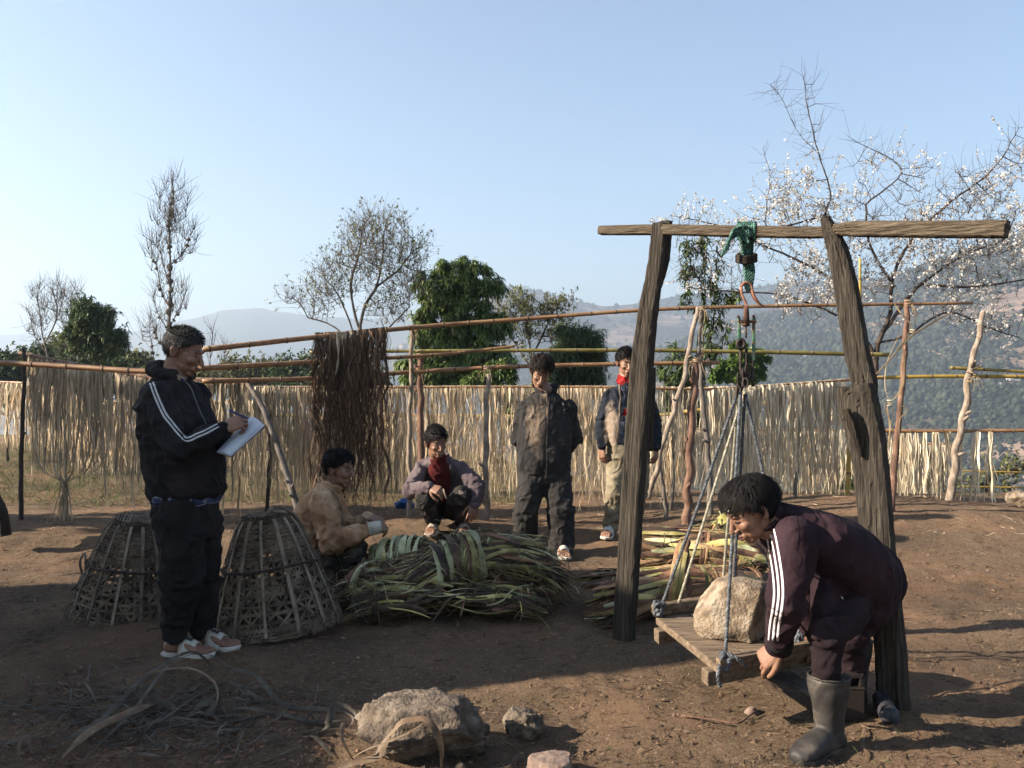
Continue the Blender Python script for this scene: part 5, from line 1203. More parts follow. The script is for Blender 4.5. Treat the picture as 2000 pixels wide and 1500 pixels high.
# leafy mango-like tree in the centre
tree('tall leafy green tree with long drooping leaves in the centre', 19, [(895, 545, 60, 42), (860, 580, 52, 45), (905, 610, 62, 45), (870, 660, 65, 45), (880, 720, 110, 40), (930, 690, 45, 50), (925, 545, 40, 38), (840, 620, 32, 40), (800, 725, 42, 32), (960, 705, 45, 42), (965, 560, 22, 24), (828, 560, 22, 26), (978, 640, 24, 28), (905, 518, 30, 18)],
     [[(885, 860), (888, 740), (890, 640), (893, 580)], [(888, 700), (860, 640)], [(890, 680), (920, 640)]],
     (M_leafm, 2100, 15, (.14, .25), (.026, .042), .85, .75, 'tip'), M_barkd, 1100, .16, 2, .22, 13, 0, .009, 2.3, .11, hollow=.15, jit=.05)
tree('half-bare tree with small pale green tips behind the muddy man', 22, [(1000, 610, 42, 35), (1050, 620, 45, 36), (1100, 600, 30, 25), (985, 650, 40, 30), (1040, 660, 40, 28), (1080, 650, 40, 30)], [[(1040, 800), (1038, 700), (1030, 650), (1025, 600)], [(1038, 700), (1062, 650), (1080, 610)], [(1038, 720), (1000, 660), (985, 620)]],
     (M_leafo, 1500, 5, (.06, .12), (.015, .03), .2, .8, 'twig'), M_barkg, 420, .16, 2, .22, 15, .2, .007, 2.3, .09, (700, (.15, .35), .5, .8, .005))
tree('dense rounded dark green tree right of the muddy man\'s head', 20, [(1130, 680, 50, 50), (1160, 700, 24, 40), (1100, 720, 40, 35), (1140, 730, 45, 30)], [[(1130, 830), (1130, 740), (1132, 680)]],
     (M_leafd, 2200, 8, (.11, .22), (.014, .024), .9, .7, 'tip'), M_barkd, 380, .2, 2, .25, 17, 0, .008, 2.3, .08, hollow=.35, jit=.08)
tree('green bush at the foot of the leafy trees behind the main curtain', 17, [(1000, 720, 60, 28), (960, 740, 60, 24), (1060, 735, 30, 22)], [[(990, 830), (995, 760), (1000, 720)], [(990, 830), (1050, 745)]], (M_leafm, 700, 8, (.10, .18), (.02, .035), .6, .9, 'tip'), M_barkd, 160, .2, 2, .3, 18, 0, .008, 2.3, .05, cat='bush', name='bush')
# slender lopped tree with leaf tufts, between the posts
tree('slender lopped tree with leafy tufts between the frame posts', 13.5, [(1355, 490, 32, 22), (1345, 545, 24, 20), (1400, 500, 20, 30), (1425, 580, 28, 22), (1340, 600, 20, 14), (1385, 610, 28, 16), (1410, 650, 14, 30), (1330, 690, 35, 22), (1310, 735, 30, 25), (1390, 700, 20, 20)],
     [[(1372, 880), (1375, 760), (1374, 640), (1378, 560), (1376, 490), (1374, 462)], [(1374, 700), (1392, 640), (1396, 560), (1402, 480)], [(1376, 560), (1350, 520), (1345, 495)], [(1374, 620), (1350, 590), (1343, 560)], [(1390, 640), (1415, 600), (1430, 580)], [(1374, 740), (1340, 700)], [(1392, 690), (1412, 660)]],
     (M_leafd, 330, 9, (.09, .16), (.018, .028), .6, .9, 'tip'), M_barkg, 230, .11, 1.0, .13, 19, .1, .006, 2.3, .07, rough=.02)
tree('bright green bush behind the hanging scale', 30, [(1450, 700, 46, 32), (1485, 705, 22, 28), (1420, 730, 40, 22), (1460, 735, 45, 18)], [[(1450, 800), (1452, 740), (1450, 700)], [(1450, 800), (1480, 715)]], (M_leafb, 1800, 9, (.09, .2), (.05, .09), .2, .9, 'tip'), M_barkd, 320, .25, 3, .35, 21, 0, .01, 2.3, .08, cat='bush', name='bush', hollow=.25)
tree('dark shrub growing at the edge below the slender tree', 14, [(1330, 770, 50, 40), (1290, 730, 20, 26), (1380, 790, 40, 40), (1310, 820, 40, 30)], [[(1340, 900), (1340, 820), (1330, 770)], [(1340, 880), (1385, 790)]], (M_leafd, 900, 7, (.06, .12), (.02, .035), .3, .9, 'tip'), M_barkd, 300, .14, 1.5, .2, 23, .1, .005, 2.3, .04, cat='shrub', name='shrub')
# blossom tree
env = [(1750, 430, 170, 95), (1560, 420, 90, 70), (1480, 480, 90, 60), (1880, 400, 120, 90), (1840, 540, 160, 80), (1620, 540, 120, 70), (1400, 520, 70, 60), (1960, 480, 90, 110), (1590, 250, 22, 90), (1500, 330, 16, 60), (1700, 350, 60, 50), (1980, 330, 50, 70), (1560, 600, 70, 40), (1780, 620, 140, 40), (1930, 620, 80, 60), (1650, 430, 120, 60), (1340, 470, 40, 40)]
e, Nb, Rb, chb, tipsb = tree('spreading plum tree in white blossom behind the right post', 12.5, env,
     [[(1690, 860), (1705, 770), (1712, 690), (1722, 655), (1740, 610)], [(1712, 700), (1680, 640), (1662, 560), (1635, 490), (1612, 420), (1622, 380), (1600, 300), (1580, 220), (1570, 150)], [(1722, 655), (1760, 600), (1800, 555), (1880, 500), (1960, 470)], [(1718, 670), (1770, 655), (1850, 610), (1930, 640), (1998, 662)],
      [(1665, 570), (1600, 530), (1540, 500), (1470, 470), (1400, 440), (1310, 420)], [(1680, 640), (1600, 600), (1520, 575), (1440, 570), (1330, 560)], [(1612, 420), (1540, 440), (1495, 440), (1505, 350), (1490, 290)], [(1740, 610), (1745, 540), (1780, 470), (1850, 400), (1940, 330), (1990, 250)], [(1745, 560), (1700, 480), (1690, 400)], [(1800, 555), (1900, 560), (2040, 540)], [(1600, 300), (1560, 260), (1530, 200), (1505, 165)], [(1690, 400), (1760, 330), (1660, 270)]],
     None, M_barkd, 2300, .11, 1.1, .15, 29, .10, .004, 2.4, .14, (1900, (.15, .5), .7, .5, .0028, 2.5), depth=.55, rough=.02)
r = np.random.default_rng(4)
Nx = np.array([tuple(t[0]) for t in tipsb]+[tuple(Nb[i]) for i in range(len(Nb)) if Rb[i] < .02]); Nb = Nx[Nx[:, 2] < HC+(HY-330)/FPX*12.5+r.normal(0, .45, len(Nx))]; ids = range(len(Nb))
C = []; 
for _ in range(0):
    i = ids[r.integers(0, len(ids))]; 
    if wave_noise(Nb[i][0], Nb[i][2], 2.2, 5, 3) < -.25 and r.random() < .7: continue
    c = Nb[i]+r.normal(0, .02, 3)
    for q in range(r.integers(3, 8)): C.append(c+r.normal(0, .028, 3))

tp = [t[0] for t in tipsb]; lim = HC+(HY-330)/FPX*12.5
for q in range(0, len(tp)-1, 2):
    a_, b_ = np.array(tp[q]), np.array(tp[q+1])
    if a_[2] > lim+r.normal(0, .5) or wave_noise(a_[0], a_[2], 2.2, 5, 3) < -.35+r.normal(0, .2): continue
    for s_ in np.arange(-.4, 2.6, .22/max(np.linalg.norm(b_-a_)*7, .3)):
        if r.random() < .45: continue
        for w_ in range(r.integers(1, 5)): C.append(a_+(b_-a_)*s_+r.normal(0, .013, 3))
for i in range(len(Nb)):
    if r.random() < .8 and Nb[i][2] < lim+r.normal(0, .4) and wave_noise(Nb[i][0], Nb[i][2], 2.2, 5, 3) > -.3:
        for w_ in range(r.integers(1, 6)): C.append(Nb[i]+r.normal(0, .02, 3))
C = np.array(C); n = len(C); print('blossoms', n); nrm_ = r.normal(0, 1, (n, 3)); nrm_ /= np.linalg.norm(nrm_, axis=1)[:, None]
a = np.cross(nrm_, r.normal(0, 1, (n, 3))); a /= np.linalg.norm(a, axis=1)[:, None]; b_ = np.cross(nrm_, a); s = r.uniform(.0095, .017, n)[:, None]
ang = np.arange(5)*2*math.pi/5; V = np.concatenate([C[:, None], np.stack([C+(a*math.cos(t)+b_*math.sin(t))*s+nrm_*s*.35 for t in ang], 1)], 1)
F = (np.arange(n)[:, None, None]*6+np.array([[0, 1, 2], [0, 2, 3], [0, 3, 4], [0, 4, 5], [0, 5, 1]])[None]).reshape(-1, 3)
tag(mesh_obj('blossom', V.reshape(-1, 3), F, M_petal, e, smooth=False, rnd=np.repeat(r.random(n), 6)), kind='stuff')
# darker crowns beyond the left rack
def roundtree(label, D, env, seed, m=None, cnt=2600, l=(.12, .28), w=(.06, .13), trunkx=None):
    cx = trunkx or env[0][0]; cy = env[0][1]
    tree(label, D, env, [[(cx, cy+env[0][3]*1.2+25), (cx, cy+env[0][3]*.6), (cx, cy)]], (m or M_leafd, cnt, 6, l, w, .2, .9, 'tip'), M_barkd, 200, D*.012, D*.12, D*.016, seed, 0, .02, 2.3, .2, hollow=.3, jit=D*.0065)
roundtree('low dark tree at the very left edge above the far curtain', 42, [(20, 720, 45, 26), (60, 700, 30, 20), (10, 740, 40, 22)], 61)
roundtree('rounded grey-green tree behind the pair of bare trees', 48, [(130, 690, 34, 32), (150, 720, 40, 26)], 62, M_leafo)
roundtree('low round grey-green tree right of the dark leafy tree', 46, [(250, 712, 34, 20), (225, 725, 30, 18), (275, 722, 20, 14)], 63, M_leafo)
roundtree('dark bush under the leafy tree at the left', 34, [(170, 730, 50, 22), (220, 735, 40, 16), (110, 738, 45, 18)], 64)
roundtree('far low tree left of the dark hanging bark, under the middle rail', 60, [(470, 728, 50, 17), (430, 738, 50, 14), (520, 735, 50, 16)], 65, M_leafo)
roundtree('far low dark tree just left of the hanging bark', 55, [(575, 722, 45, 22), (600, 712, 16, 14), (565, 708, 12, 10), (620, 732, 40, 20)], 66)
roundtree('low scrub seen through the left end of the main curtain', 50, [(700, 745, 70, 20), (640, 752, 60, 18)], 67)
roundtree('low scrub beyond the field behind the writing man', 45, [(370, 745, 60, 18), (300, 750, 60, 16)], 68, M_leafo)
roundtree('bare-stemmed scrub below the edge at the far right', 16, [(1930, 935, 70, 28), (1990, 915, 50, 30), (1860, 950, 50, 22)], 69, M_leafo, 260, (.05, .1), (.02, .04))
roundtree('dark bush behind the right post at the edge of the slope', 11.4, [(1640, 925, 26, 38), (1700, 950, 34, 26), (1660, 890, 16, 26)], 70, M_leafd, 420, (.04, .08), (.02, .035))
roundtree('low dark bush behind the dense short curtain', 12, [(1790, 950, 45, 20), (1745, 935, 24, 22)], 71, M_leafd, 300, (.04, .08), (.02, .035))
# ------------------------------------------------------------------ houses of the hamlets across the valley
M_wallw = mat('white_plaster', (.75, .72, .68), (.6, .57, .52), scale=1); M_roofb = mat('blue_tin_roof', (.03, .16, .42), (.02, .10, .3), scale=.5); M_roofg = mat('grey_tin_roof', (.30, .31, .33), (.2, .2, .22), scale=.5); M_roofr = mat('rust_tin_roof', (.35, .15, .10), (.25, .11, .08), scale=.5)
gx, gt, GX, GY, GZ = gB
def surf(px, py, g=gB):
    px_, t_, X, Y, Z = g; j = int(np.argmin(abs(px_-px))); yy = HY-(Z[:, j]-HC)/Y[:, j]*FPX
    vis = np.minimum.accumulate(yy); k = np.where(vis <= py)[0]; i = k[0] if len(k) else 60
    return Vector((X[i, j], Y[i, j], Z[i, j]))
def house(label, px, py, w, roof, g=gB, wall=None):
    c = surf(px, py, g); s = c.y/FPX; W = w*s; e = empty('house', c, label, 'house'); h = W*.38
    MB().add(*box(c+Vector((0, 0, h/2)), W, W*.6, h)).build('wall', wall or M_wallw, e, smooth=False)
    V = [c+Vector((x*W*.58, y*W*.40, h)) for x in (-1, 1) for y in (-1, 1)]+[c+Vector((x*W*.58, 0, h+W*.2)) for x in (-1, 1)]
    MB().add(V, [(0, 2, 5, 4), (1, 4, 5, 3), (0, 4, 1), (2, 3, 5), (0, 1, 3, 2)]).build('roof', roof, e, smooth=False)
    return e
for lab, px, py, w, rf_ in (('blue-roofed house across the valley at the right edge', 1984, 750, 22, M_roofb), ('small grey-roofed house left of the blue-roofed one', 1962, 753, 11, M_roofg), ('white house on the slope right of the scale', 1576, 700, 12, M_roofg), ('small white house beside the one right of the scale', 1566, 701, 6, M_roofg),
        ('tiny house high on the slope left of the scale', 1352, 628, 6, M_roofr), ('tiny white house below the ridge between the posts', 1300, 648, 6, M_roofg), ('tiny house among the terraces behind the slender tree', 1310, 660, 7, M_roofr), ('tiny house on the terraces just left of the leaning pole', 1296, 655, 6, M_roofg)):
    house(lab, px, py, w, rf_, gB)
for lab, px, py, w in (('tiny pale house on the blue ridge below its crest', 445, 628, 5), ('tiny pale house on the blue ridge right of the tall bare tree', 475, 640, 5), ('tiny pale house low on the blue ridge', 560, 668, 5)):
    house(lab, px, py, w, M_roofg, gA) if False else None
# ------------------------------------------------------------------ unseen hut and evergreen, added left of view to shade the yard
M_mud = mat('mud_wall', (.33, .22, .14), (.25, .16, .10), scale=3, rough=.95); M_thatch = mat('thatch', (.24, .19, .11), (.14, .11, .07), scale=8, rough=1)
hb = empty('shade_hut', (-5.4, 4.2, 0), 'unseen mud-walled hut added outside the left edge to shade the yard', 'shade_hut')
def gable(x0, x1, y0, y1, eave, ridge, rx):
    V = [Vector((x, y, -.1)) for x in (x0, x1) for y in (y0, y1)]
    MB().add(*box(((x0+x1)/2, (y0+y1)/2, eave/2-.1), x1-x0-.2, y1-y0-.1, eave+.1)).build('wall', M_mud, hb, smooth=False)
    n = 40; V = []; F = []
    for i in range(n):
        y = y0+(y1-y0)*i/(n-1); dz = .10*noise.noise(Vector((y*2.2, x0, 1)))+.05*noise.noise(Vector((y*7, x0, 1)))
        V += [Vector((x0, y, eave)), Vector((rx, y, ridge+dz)), Vector((x1, y, eave)), Vector((x1, y, eave-.12)), Vector((rx, y, ridge+dz-.16)), Vector((x0, y, eave-.12))]
        if i:
            b = (i-1)*6
            for j in range(6): F.append((b+j, b+(j+1) % 6, b+6+(j+1) % 6, b+6+j))
    F += [(0, 1, 2, 3, 4, 5), tuple(range(len(V)-1, len(V)-7, -1))]
    MB().add(V, F).build('roof', M_thatch, hb, smooth=False)
SHK=math.tan(SUN_EL)*1.02
# ridge height so that the shadow reaches x = reach on the ground
gable(-9.6, -4.7, 2.80, 4.85, 1.9, (1.15+7.0)*SHK, -7.0)
gable(-9.2, -4.3, .2, 2.95, 1.5, (-.55+6.6)*SHK, -6.6)
tree('unseen dense evergreen added outside the left edge to shade the left rack', 7.35, [(-980, 300, 230, 230), (-940, 520, 260, 230), (-1000, 700, 250, 170)], [[(-980, 1090), (-980, 700), (-970, 400)]],
     (M_leafd, 1700, 7, (.10, .2), (.05, .09), .3, .9, 'tip'), M_barkd, 400, .15, 1.6, .2, 81, 0, .008, 2.3, .12, depth=.85)  # unseen tree, added so that its shadow falls on the left rack
# ------------------------------------------------------------------ people
DG = None
def remesh(shells, voxel, smooth=2, fac=.5):
    mb = MB()
    for v, f in shells: mb.add(v, f)
    me = bpy.data.meshes.new('tmp'); me.from_pydata([tuple(v) for v in mb.V], [], mb.F)
    o = bpy.data.objects.new('tmp', me); COL.objects.link(o)
    m = o.modifiers.new('r', 'REMESH'); m.mode = 'VOXEL'; m.voxel_size = voxel
    if smooth: s = o.modifiers.new('s', 'SMOOTH'); s.iterations = smooth; s.factor = fac
    dg = bpy.context.evaluated_depsgraph_get(); ev = o.evaluated_get(dg); m2 = bpy.data.meshes.new_from_object(ev)
    n = len(m2.vertices); V = np.zeros(n*3); m2.vertices.foreach_get('co', V); V = V.reshape(-1, 3)
    F = np.zeros(len(m2.loops), dtype=np.int64); m2.loops.foreach_get('vertex_index', F)
    lt = np.zeros(len(m2.polygons), dtype=np.int64); m2.polygons.foreach_get('loop_total', lt)
    NN = np.zeros(n*3); m2.vertices.foreach_get('normal', NN); NN = NN.reshape(-1, 3)
    if (lt == 4).all(): F = F.reshape(-1, 4)
    else: F = [tuple(p.vertices) for p in m2.polygons]
    bpy.data.objects.remove(o); bpy.data.meshes.remove(me); bpy.data.meshes.remove(m2)
    return V, F, NN
def limb(pts, rad, k=14, flat=1.0, up=None):
    """round-ended tapered limb through the joints"""
    out = [tube(pts, rad, k, flat=flat, up=up)]
    for p, r_ in zip(pts, rad): out.append(sphere(p, r_*.985, None, 12, 8))
    return out
def torso_loft(secs, k=24):
    """secs: (centre, right half-axis vector, forward half-axis vector)"""
    V = []; F = []
    for c, a, b in secs:
        for j in range(k):
            t = 2*math.pi*j/k; cs, sn = math.cos(t), math.sin(t); q = (abs(cs)**2.5+abs(sn)**2.5)**(-1/2.5)
            V.append(c+a*(cs*q)+b*(sn*q))
    n = len(secs)
    for i in range(n-1):
        for j in range(k):
            A = i*k+j; B = i*k+(j+1) % k; F.append((A, B, B+k, A+k))
    F.append(tuple(range(k-1, -1, -1))); F.append(tuple((n-1)*k+j for j in range(k)))
    return V, F
def folds(V, NN, segs, amp, seed, fa=16, fb=4.5, fine=.45):
    """cloth folds: ridges running across each limb, strongest near the joints. segs: (p,q,amp factor)"""
    V = np.asarray(V); P0 = np.array([tuple(s[0]) for s in segs]); P1 = np.array([tuple(s[1]) for s in segs]); D = P1-P0; L = np.linalg.norm(D, axis=1); U = D/L[:, None]
    d = V[:, None]-P0[None]; t = np.clip((d*U[None]).sum(-1)/L[None], 0, 1); c = P0[None]+D[None]*t[..., None]; dist = np.linalg.norm(V[:, None]-c, axis=-1)
    k = dist.argmin(1); out = V.copy()
    for i in range(len(V)):
        s = k[i]; u = Vector(U[s]); p = Vector(V[i]); ax = p.dot(u); perp = p-u*ax; tt = t[i, s]
        sk = .35*noise.noise(Vector((perp.x*6+seed, perp.y*6, perp.z*6)))
        d1 = ax+perp.x*.9+perp.z*.5; d2 = ax-perp.x*.9+perp.y*.6
        n1 = noise.noise(Vector((perp.x*fb*1.3+seed*7.3, perp.y*fb+(d1+sk*.3)*fa*.62, perp.z*fb+s*3.7)))
        n3 = noise.noise(Vector((perp.y*fb*1.3+seed*3.3, perp.x*fb+(d2+sk*.3)*fa*.62, perp.z*fb*1.2+s*1.7)))
        n2 = noise.noise(Vector((p.x*4+seed, p.y*4, p.z*4+seed*3)))
        rid = max(1-abs(n1)*4.2, -.35)*(.6+n2)+max(1-abs(n3)*4.2, -.35)*(.6-n2)
        j = .45+.75*max(math.exp(-(tt/.25)**2), math.exp(-((1-tt)/.25)**2))
        f = noise.noise(p*30+Vector((seed, 0, 0)))*fine
        out[i] += NN[i]*amp*segs[s][2]*(rid*j+f-.15)
    return out
# head ---------------------------------------------------------------
def head_shells(T, neck_base, age=0, smile=0):
    """T: Matrix taking head space (x right, y forward, z up) to the world"""
    def E(c, r, R=None): return sphere(T @ Vector(c), r, T.to_3x3() @ (R or Matrix.Identity(3)), 16, 11)
    S = [E((0, -.014, .030), (.0735, .092, .083)), E((0, .030, -.012), (.060, .060, .075)), E((0, .026, -.058), (.052, .052, .046)), E((0, .052, -.090), (.027, .026, .021)),
         E((0, .078, .022), (.044, .013, .012)), E((.030, .060, -.024), (.027, .023, .021)), E((-.030, .060, -.024), (.027, .023, .021)),
         E((0, .077, -.066), (.026, .016, .020))]
    nose = [T @ Vector(q) for q in ((0, .082, .014), (0, .092, -.006), (0, .104, -.026), (0, .106, -.034))]
    S += limb(nose, [.008, .0088, .0105, .0105], 10)
    S += [E((.0125, .092, -.036), (.0075, .009, .0065)), E((-.0125, .092, -.036), (.0075, .009, .0065))]
    for s in (-1, 1):
        S.append(E((s*.077, -.010, -.006), (.007, .017, .029), Matrix.Rotation(s*.35, 3, 'Z') @ Matrix.Rotation(-.2, 3, 'X')))
        S.append(E((s*.083, -.016, .004), (.006, .013, .018), Matrix.Rotation(s*.5, 3, 'Z')))
    S += limb([T @ Vector((0, -.022, -.045)), T @ Vector((0, -.026, -.085)), Vector(neck_base)], [.055, .054, .062], 14)
    return S
def hairy(v, d0=0):
    """is this direction on the head covered by hair? v in head space from the centre of the skull"""
    y = v.y; lim = np.interp(y, [-.1, -.05, -.02, .0, .03, .05, .07, .09], [-.060, -.058, -.022, .012, .030, .050, .064, .070])
    return v.z > lim-d0
M_skin = mat('brown_skin', (.29, .15, .097), (.23, .115, .072), (.34, .185, .12), scale=14, rough=.5, spec=.4, bump=.12, bscale=160, sss=.06)
M_lip = mat('lips', (.21, .095, .072), scale=30, rough=.45); M_eye = mat('dark_eye', (.02, .014, .012), scale=3, rough=.2, spec=.6); M_white = mat('eye_white', (.55, .50, .46), scale=3, rough=.3)
def hair_mat(name, c): return mat(name, c, tuple(x*.5 for x in c), tuple(min(1, x*1.6+.004) for x in c), scale=22, rough=.65, rnd=.4, spec=.12)
M_hair = hair_mat('black_hair', (.009, .0075, .0075)); M_hairg = hair_mat('greying_hair', (.045, .043, .043)); M_hairb = hair_mat('brown_black_hair', (.020, .013, .010))
def hair(T, e, m, n, l, style, seed, vol=.006, messy=.4, fringe=None, w=.005):
    r = random.Random(seed); T3 = T.to_3x3(); C = Vector((0, -.014, .030))
    bm = MB(); nu, nv = 48, 30; V = []; idx = {}; F = []
    for i in range(nv+1):
        for j in range(nu):
            t = math.pi*i/nv; p = 2*math.pi*j/nu; d = Vector((math.sin(t)*math.cos(p), math.sin(t)*math.sin(p), math.cos(t)))
            q = Vector((d.x*.0755, d.y*.094, d.z*.085)); b = .004+vol*max(0, d.z+.35)+.007*noise.noise(Vector((d.x*16+seed, d.y*5, d.z*5)))
            V.append(T @ (C+q+d*b)); idx[i, j] = len(V)-1
    for i in range(nv):
        for j in range(nu):
            t = math.pi*(i+.5)/nv; p = 2*math.pi*(j+.5)/nu; v = C+Vector((math.sin(t)*math.cos(p)*.0755, math.sin(t)*math.sin(p)*.094, math.cos(t)*.085))
            if hairy(v, .004): F.append((idx[i, j], idx[i+1, j], idx[i+1, (j+1) % nu], idx[i, (j+1) % nu]))
    bm.add(V, F, .3); cnt = 0
    while cnt < n:
        d = Vector((r.gauss(0, 1), r.gauss(0, 1), r.gauss(0, 1))).normalized(); v = C+Vector((d.x*.0755, d.y*.094, d.z*.085))
        if not hairy(v, -.002): continue
        cnt += 1
        s = style(v, d, r); s = Vector(s)+Vector((r.gauss(0, messy), r.gauss(0, messy), r.gauss(0, messy))); s.normalize()
        L = r.uniform(*l)*(1.0 if v.z > .05 else .55)
        p = v+d*.003; path = [p]
        for k in range(4):
            u = (k+1)/4; dirv = (d*(1-u)*.32+s*(.75+u)).normalized(); p = p+dirv*L/4
            q = p-C; rr_ = math.sqrt((q.x/.0775)**2+(q.y/.096)**2+(q.z/.087)**2)
            lo = 1.035+(.004+vol*max(0, d.z+.35))/.082+.022*math.sin(v.x*90+v.y*50+seed)
            if rr_ < lo: p = C+q*(lo/rr_)
            elif rr_ > lo+.13: p = C+q*((lo+.13)/rr_)
            if fringe is None and p.y > .072 and p.z < .03: p.y += .0
            path.append(p)
        side = d.cross(s).normalized(); V = []; F = []
        for k, q in enumerate(path):
            ww = w*(1-.75*k/4); up = (q-C).normalized()*ww*.25
            V += [T @ (q-side*ww/2), T @ (q+up), T @ (q+side*ww/2)]
            if k: b = (k-1)*3; F += [(b, b+1, b+4, b+3), (b+1, b+2, b+5, b+4)]
        bm.add(V, F, r.random())
    return bm.build('hair', m, e)
def face_bits(T, e, brow=True, eyes='down', mouth='closed', hm=None):
    T3 = T.to_3x3(); hm = hm or M_hair
    for s in (-1, 1):
        o = MB()
        o.add(*limb([T @ Vector((s*.016, .0885, .0245)), T @ Vector((s*.031, .0855, .0295)), T @ Vector((s*.046, .0735, .0255))], [.0022, .0032, .0018], 6)[0]); o.build('eyebrow', hm, e)
        o = MB(); o.add(*tube(smooth_path([T @ Vector((s*.018, .0845, .001)), T @ Vector((s*.029, .0852, .0012 if eyes == 'down' else .0045)), T @ Vector((s*.042, .0755, .002))], 8), [.0012, .002, .0024, .0027, .0027, .0024, .002, .0012], 6)); o.build('eye', M_eye, e)
    if mouth == 'closed':
        MB().add(*tube(smooth_path([T @ Vector((x, y, z)) for x, y, z in ((-.022, .086, -.062), (-.008, .0918, -.0585), (0, .0918, -.060), (.008, .0918, -.0585), (.022, .086, -.062))], 12), [.001, .003, .004, .0045, .0045, .0045, .0045, .0045, .0045, .004, .003, .001], 6)).build('upper_lip', M_lip, e)
        MB().add(*tube(smooth_path([T @ Vector((x, y, z)) for x, y, z in ((-.019, .085, -.0645), (0, .0908, -.068), (.019, .085, -.0645))], 12), [.001, .003, .004, .005, .0052, .0052, .0052, .0052, .005, .004, .003, .001], 6)).build('lower_lip', M_lip, e)
    else:
        MB().add(*tube(smooth_path([T @ Vector((x, y, z)) for x, y, z in ((-.029, .080, -.052), (-.012, .0915, -.058), (0, .0935, -.0595), (.012, .0915, -.058), (.029, .080, -.052))], 14), .0032, 6)).build('upper_lip', M_lip, e)
        MB().add(*tube(smooth_path([T @ Vector((x, y, z)) for x, y, z in ((-.024, .081, -.056), (0, .0935, -.0655), (.024, .081, -.056))], 12), [.001]+[.0035]*10+[.001], 6)).build('teeth', mat('teeth', (.75, .70, .62), scale=9, rough=.3), e)
        MB().add(*tube(smooth_path([T @ Vector((x, y, z)) for x, y, z in ((-.029, .080, -.053), (0, .0925, -.0725), (.029, .080, -.053))], 12), [.001]+[.0042]*10+[.001], 6)).build('lower_lip', M_lip, e)
def frame_from(fwd, up=Vector((0, 0, 1)), pos=Vector((0, 0, 0)), roll=0, sc=1.0):
    f = Vector(fwd).normalized(); r_ = f.cross(up).normalized(); u = r_.cross(f)
    if roll: q = Quaternion(f, roll); r_ = q @ r_; u = q @ u
    return Matrix.Translation(pos) @ Matrix(((r_.x, f.x, u.x, 0), (r_.y, f.y, u.y, 0), (r_.z, f.z, u.z, 0), (0, 0, 0, 1))) @ Matrix.Scale(sc, 4)
# hands ----------------------------------------------------------------
def hand_shells(wrist, dirv, back, side, curl=(.5, .5, .5, .5), thumb=(.5, .3), spread=.06, sc=1.0, thumb_out=.7):
    """side=+1: thumb towards x of the hand frame; palm faces -back"""
    y = Vector(dirv).normalized(); z = Vector(back); z = (z-y*z.dot(y)).normalized(); x = y.cross(z)*side
    W = Vector(wrist)
    def H(a, b, c): return W+(x*a+y*b+z*c)*sc
    S = [tube([H(0, -.05, 0), H(0, .0, 0), H(.002, .02, 0)], [.027*sc, .027*sc, .029*sc], 12, flat=.72, up=z)]
    secs = []
    for b, hw, th in ((-.01, .025, .017), (.02, .033, .016), (.05, .040, .0145), (.078, .041, .012), (.09, .038, .010)): secs.append((H(0, b, 0), x*hw*sc, z*th*sc))
    S.append(torso_loft(secs, 16)); S.append(sphere(H(.024, .03, -.008), (.017*sc, .017*sc, .017*sc)))
    for k, (bx, by, ln) in enumerate(((.031, .085, .074), (.0105, .09, .082), (-.0105, .088, .076), (-.030, .080, .060))):
        p = H(bx, by-.012, 0); a = 0; pts = [p]; rad = [.0098*sc]; sp = (bx/.03)*spread
        for q, (fr_, rr_) in enumerate(((.45, .0088), (.30, .0080), (.25, .0068))):
            a += curl[k]*(1.0, 1.15, .8)[q]; d = (y*math.cos(a)-z*math.sin(a)+x*sp).normalized()
            p = p+d*ln*fr_*sc*(1.18 if q == 0 else 1); pts.append(p); rad.append(rr_*sc)
        S += limb(pts, rad, 9)
    p = H(.026, .016, -.006); pts = [p]; rad = [.0135*sc]; a0 = thumb_out
    for q, (ln, rr_) in enumerate(((.042, .0115), (.032, .0100), (.026, .0085))):
        d = (x*math.sin(a0)+y*math.cos(a0)-z*(thumb[0]+thumb[1]*q*.6)).normalized(); p = p+d*ln*sc; pts.append(p); rad.append(rr_*sc); a0 -= .28+thumb[1]*.3
    S += limb(pts, rad, 9)
    return S
def foot_shells(ankle, toe, ground_z, sc=1.0):
    a = Vector(ankle); f = (Vector(toe)-a); f.z = 0; f.normalize(); s = f.cross(Vector((0, 0, 1))); z0 = ground_z
    def Q(u, v, h): return Vector((a.x, a.y, 0))+f*u*sc+s*v*sc+Vector((0, 0, z0+h*sc))
    S = [torso_loft([(Q(-.045, 0, .028), s*.022, Vector((0, 0, .022))), (Q(-.03, 0, .032), s*.031, Vector((0, 0, .030))), (Q(.0, 0, .04), s*.033, Vector((0, 0, .038))), (Q(.06, .002, .037), s*.036, Vector((0, 0, .034))), (Q(.11, .004, .026), s*.043, Vector((0, 0, .023))), (Q(.145, .006, .018), s*.042, Vector((0, 0, .015)))], 16)]
    S += limb([Q(0, 0, .045), a], [.034*sc, .036*sc], 12)
    for k, (v, l, rr_) in enumerate(((-.027, .188, .0125), (-.008, .188, .0092), (.009, .180, .0087), (.023, .170, .0082), (.036, .158, .0078))):
        S += limb([Q(.135, v*.9, .018), Q(l-.018, v, .017), Q(l, v, .012)], [rr_*sc]*3, 9)
    return S
M_slide = mat('off_white_rubber', (.62, .58, .50), (.45, .40, .34), (.72, .69, .62), scale=14, rough=.7); M_logo = mat('dark_print', (.025, .025, .04), scale=5, rough=.5)
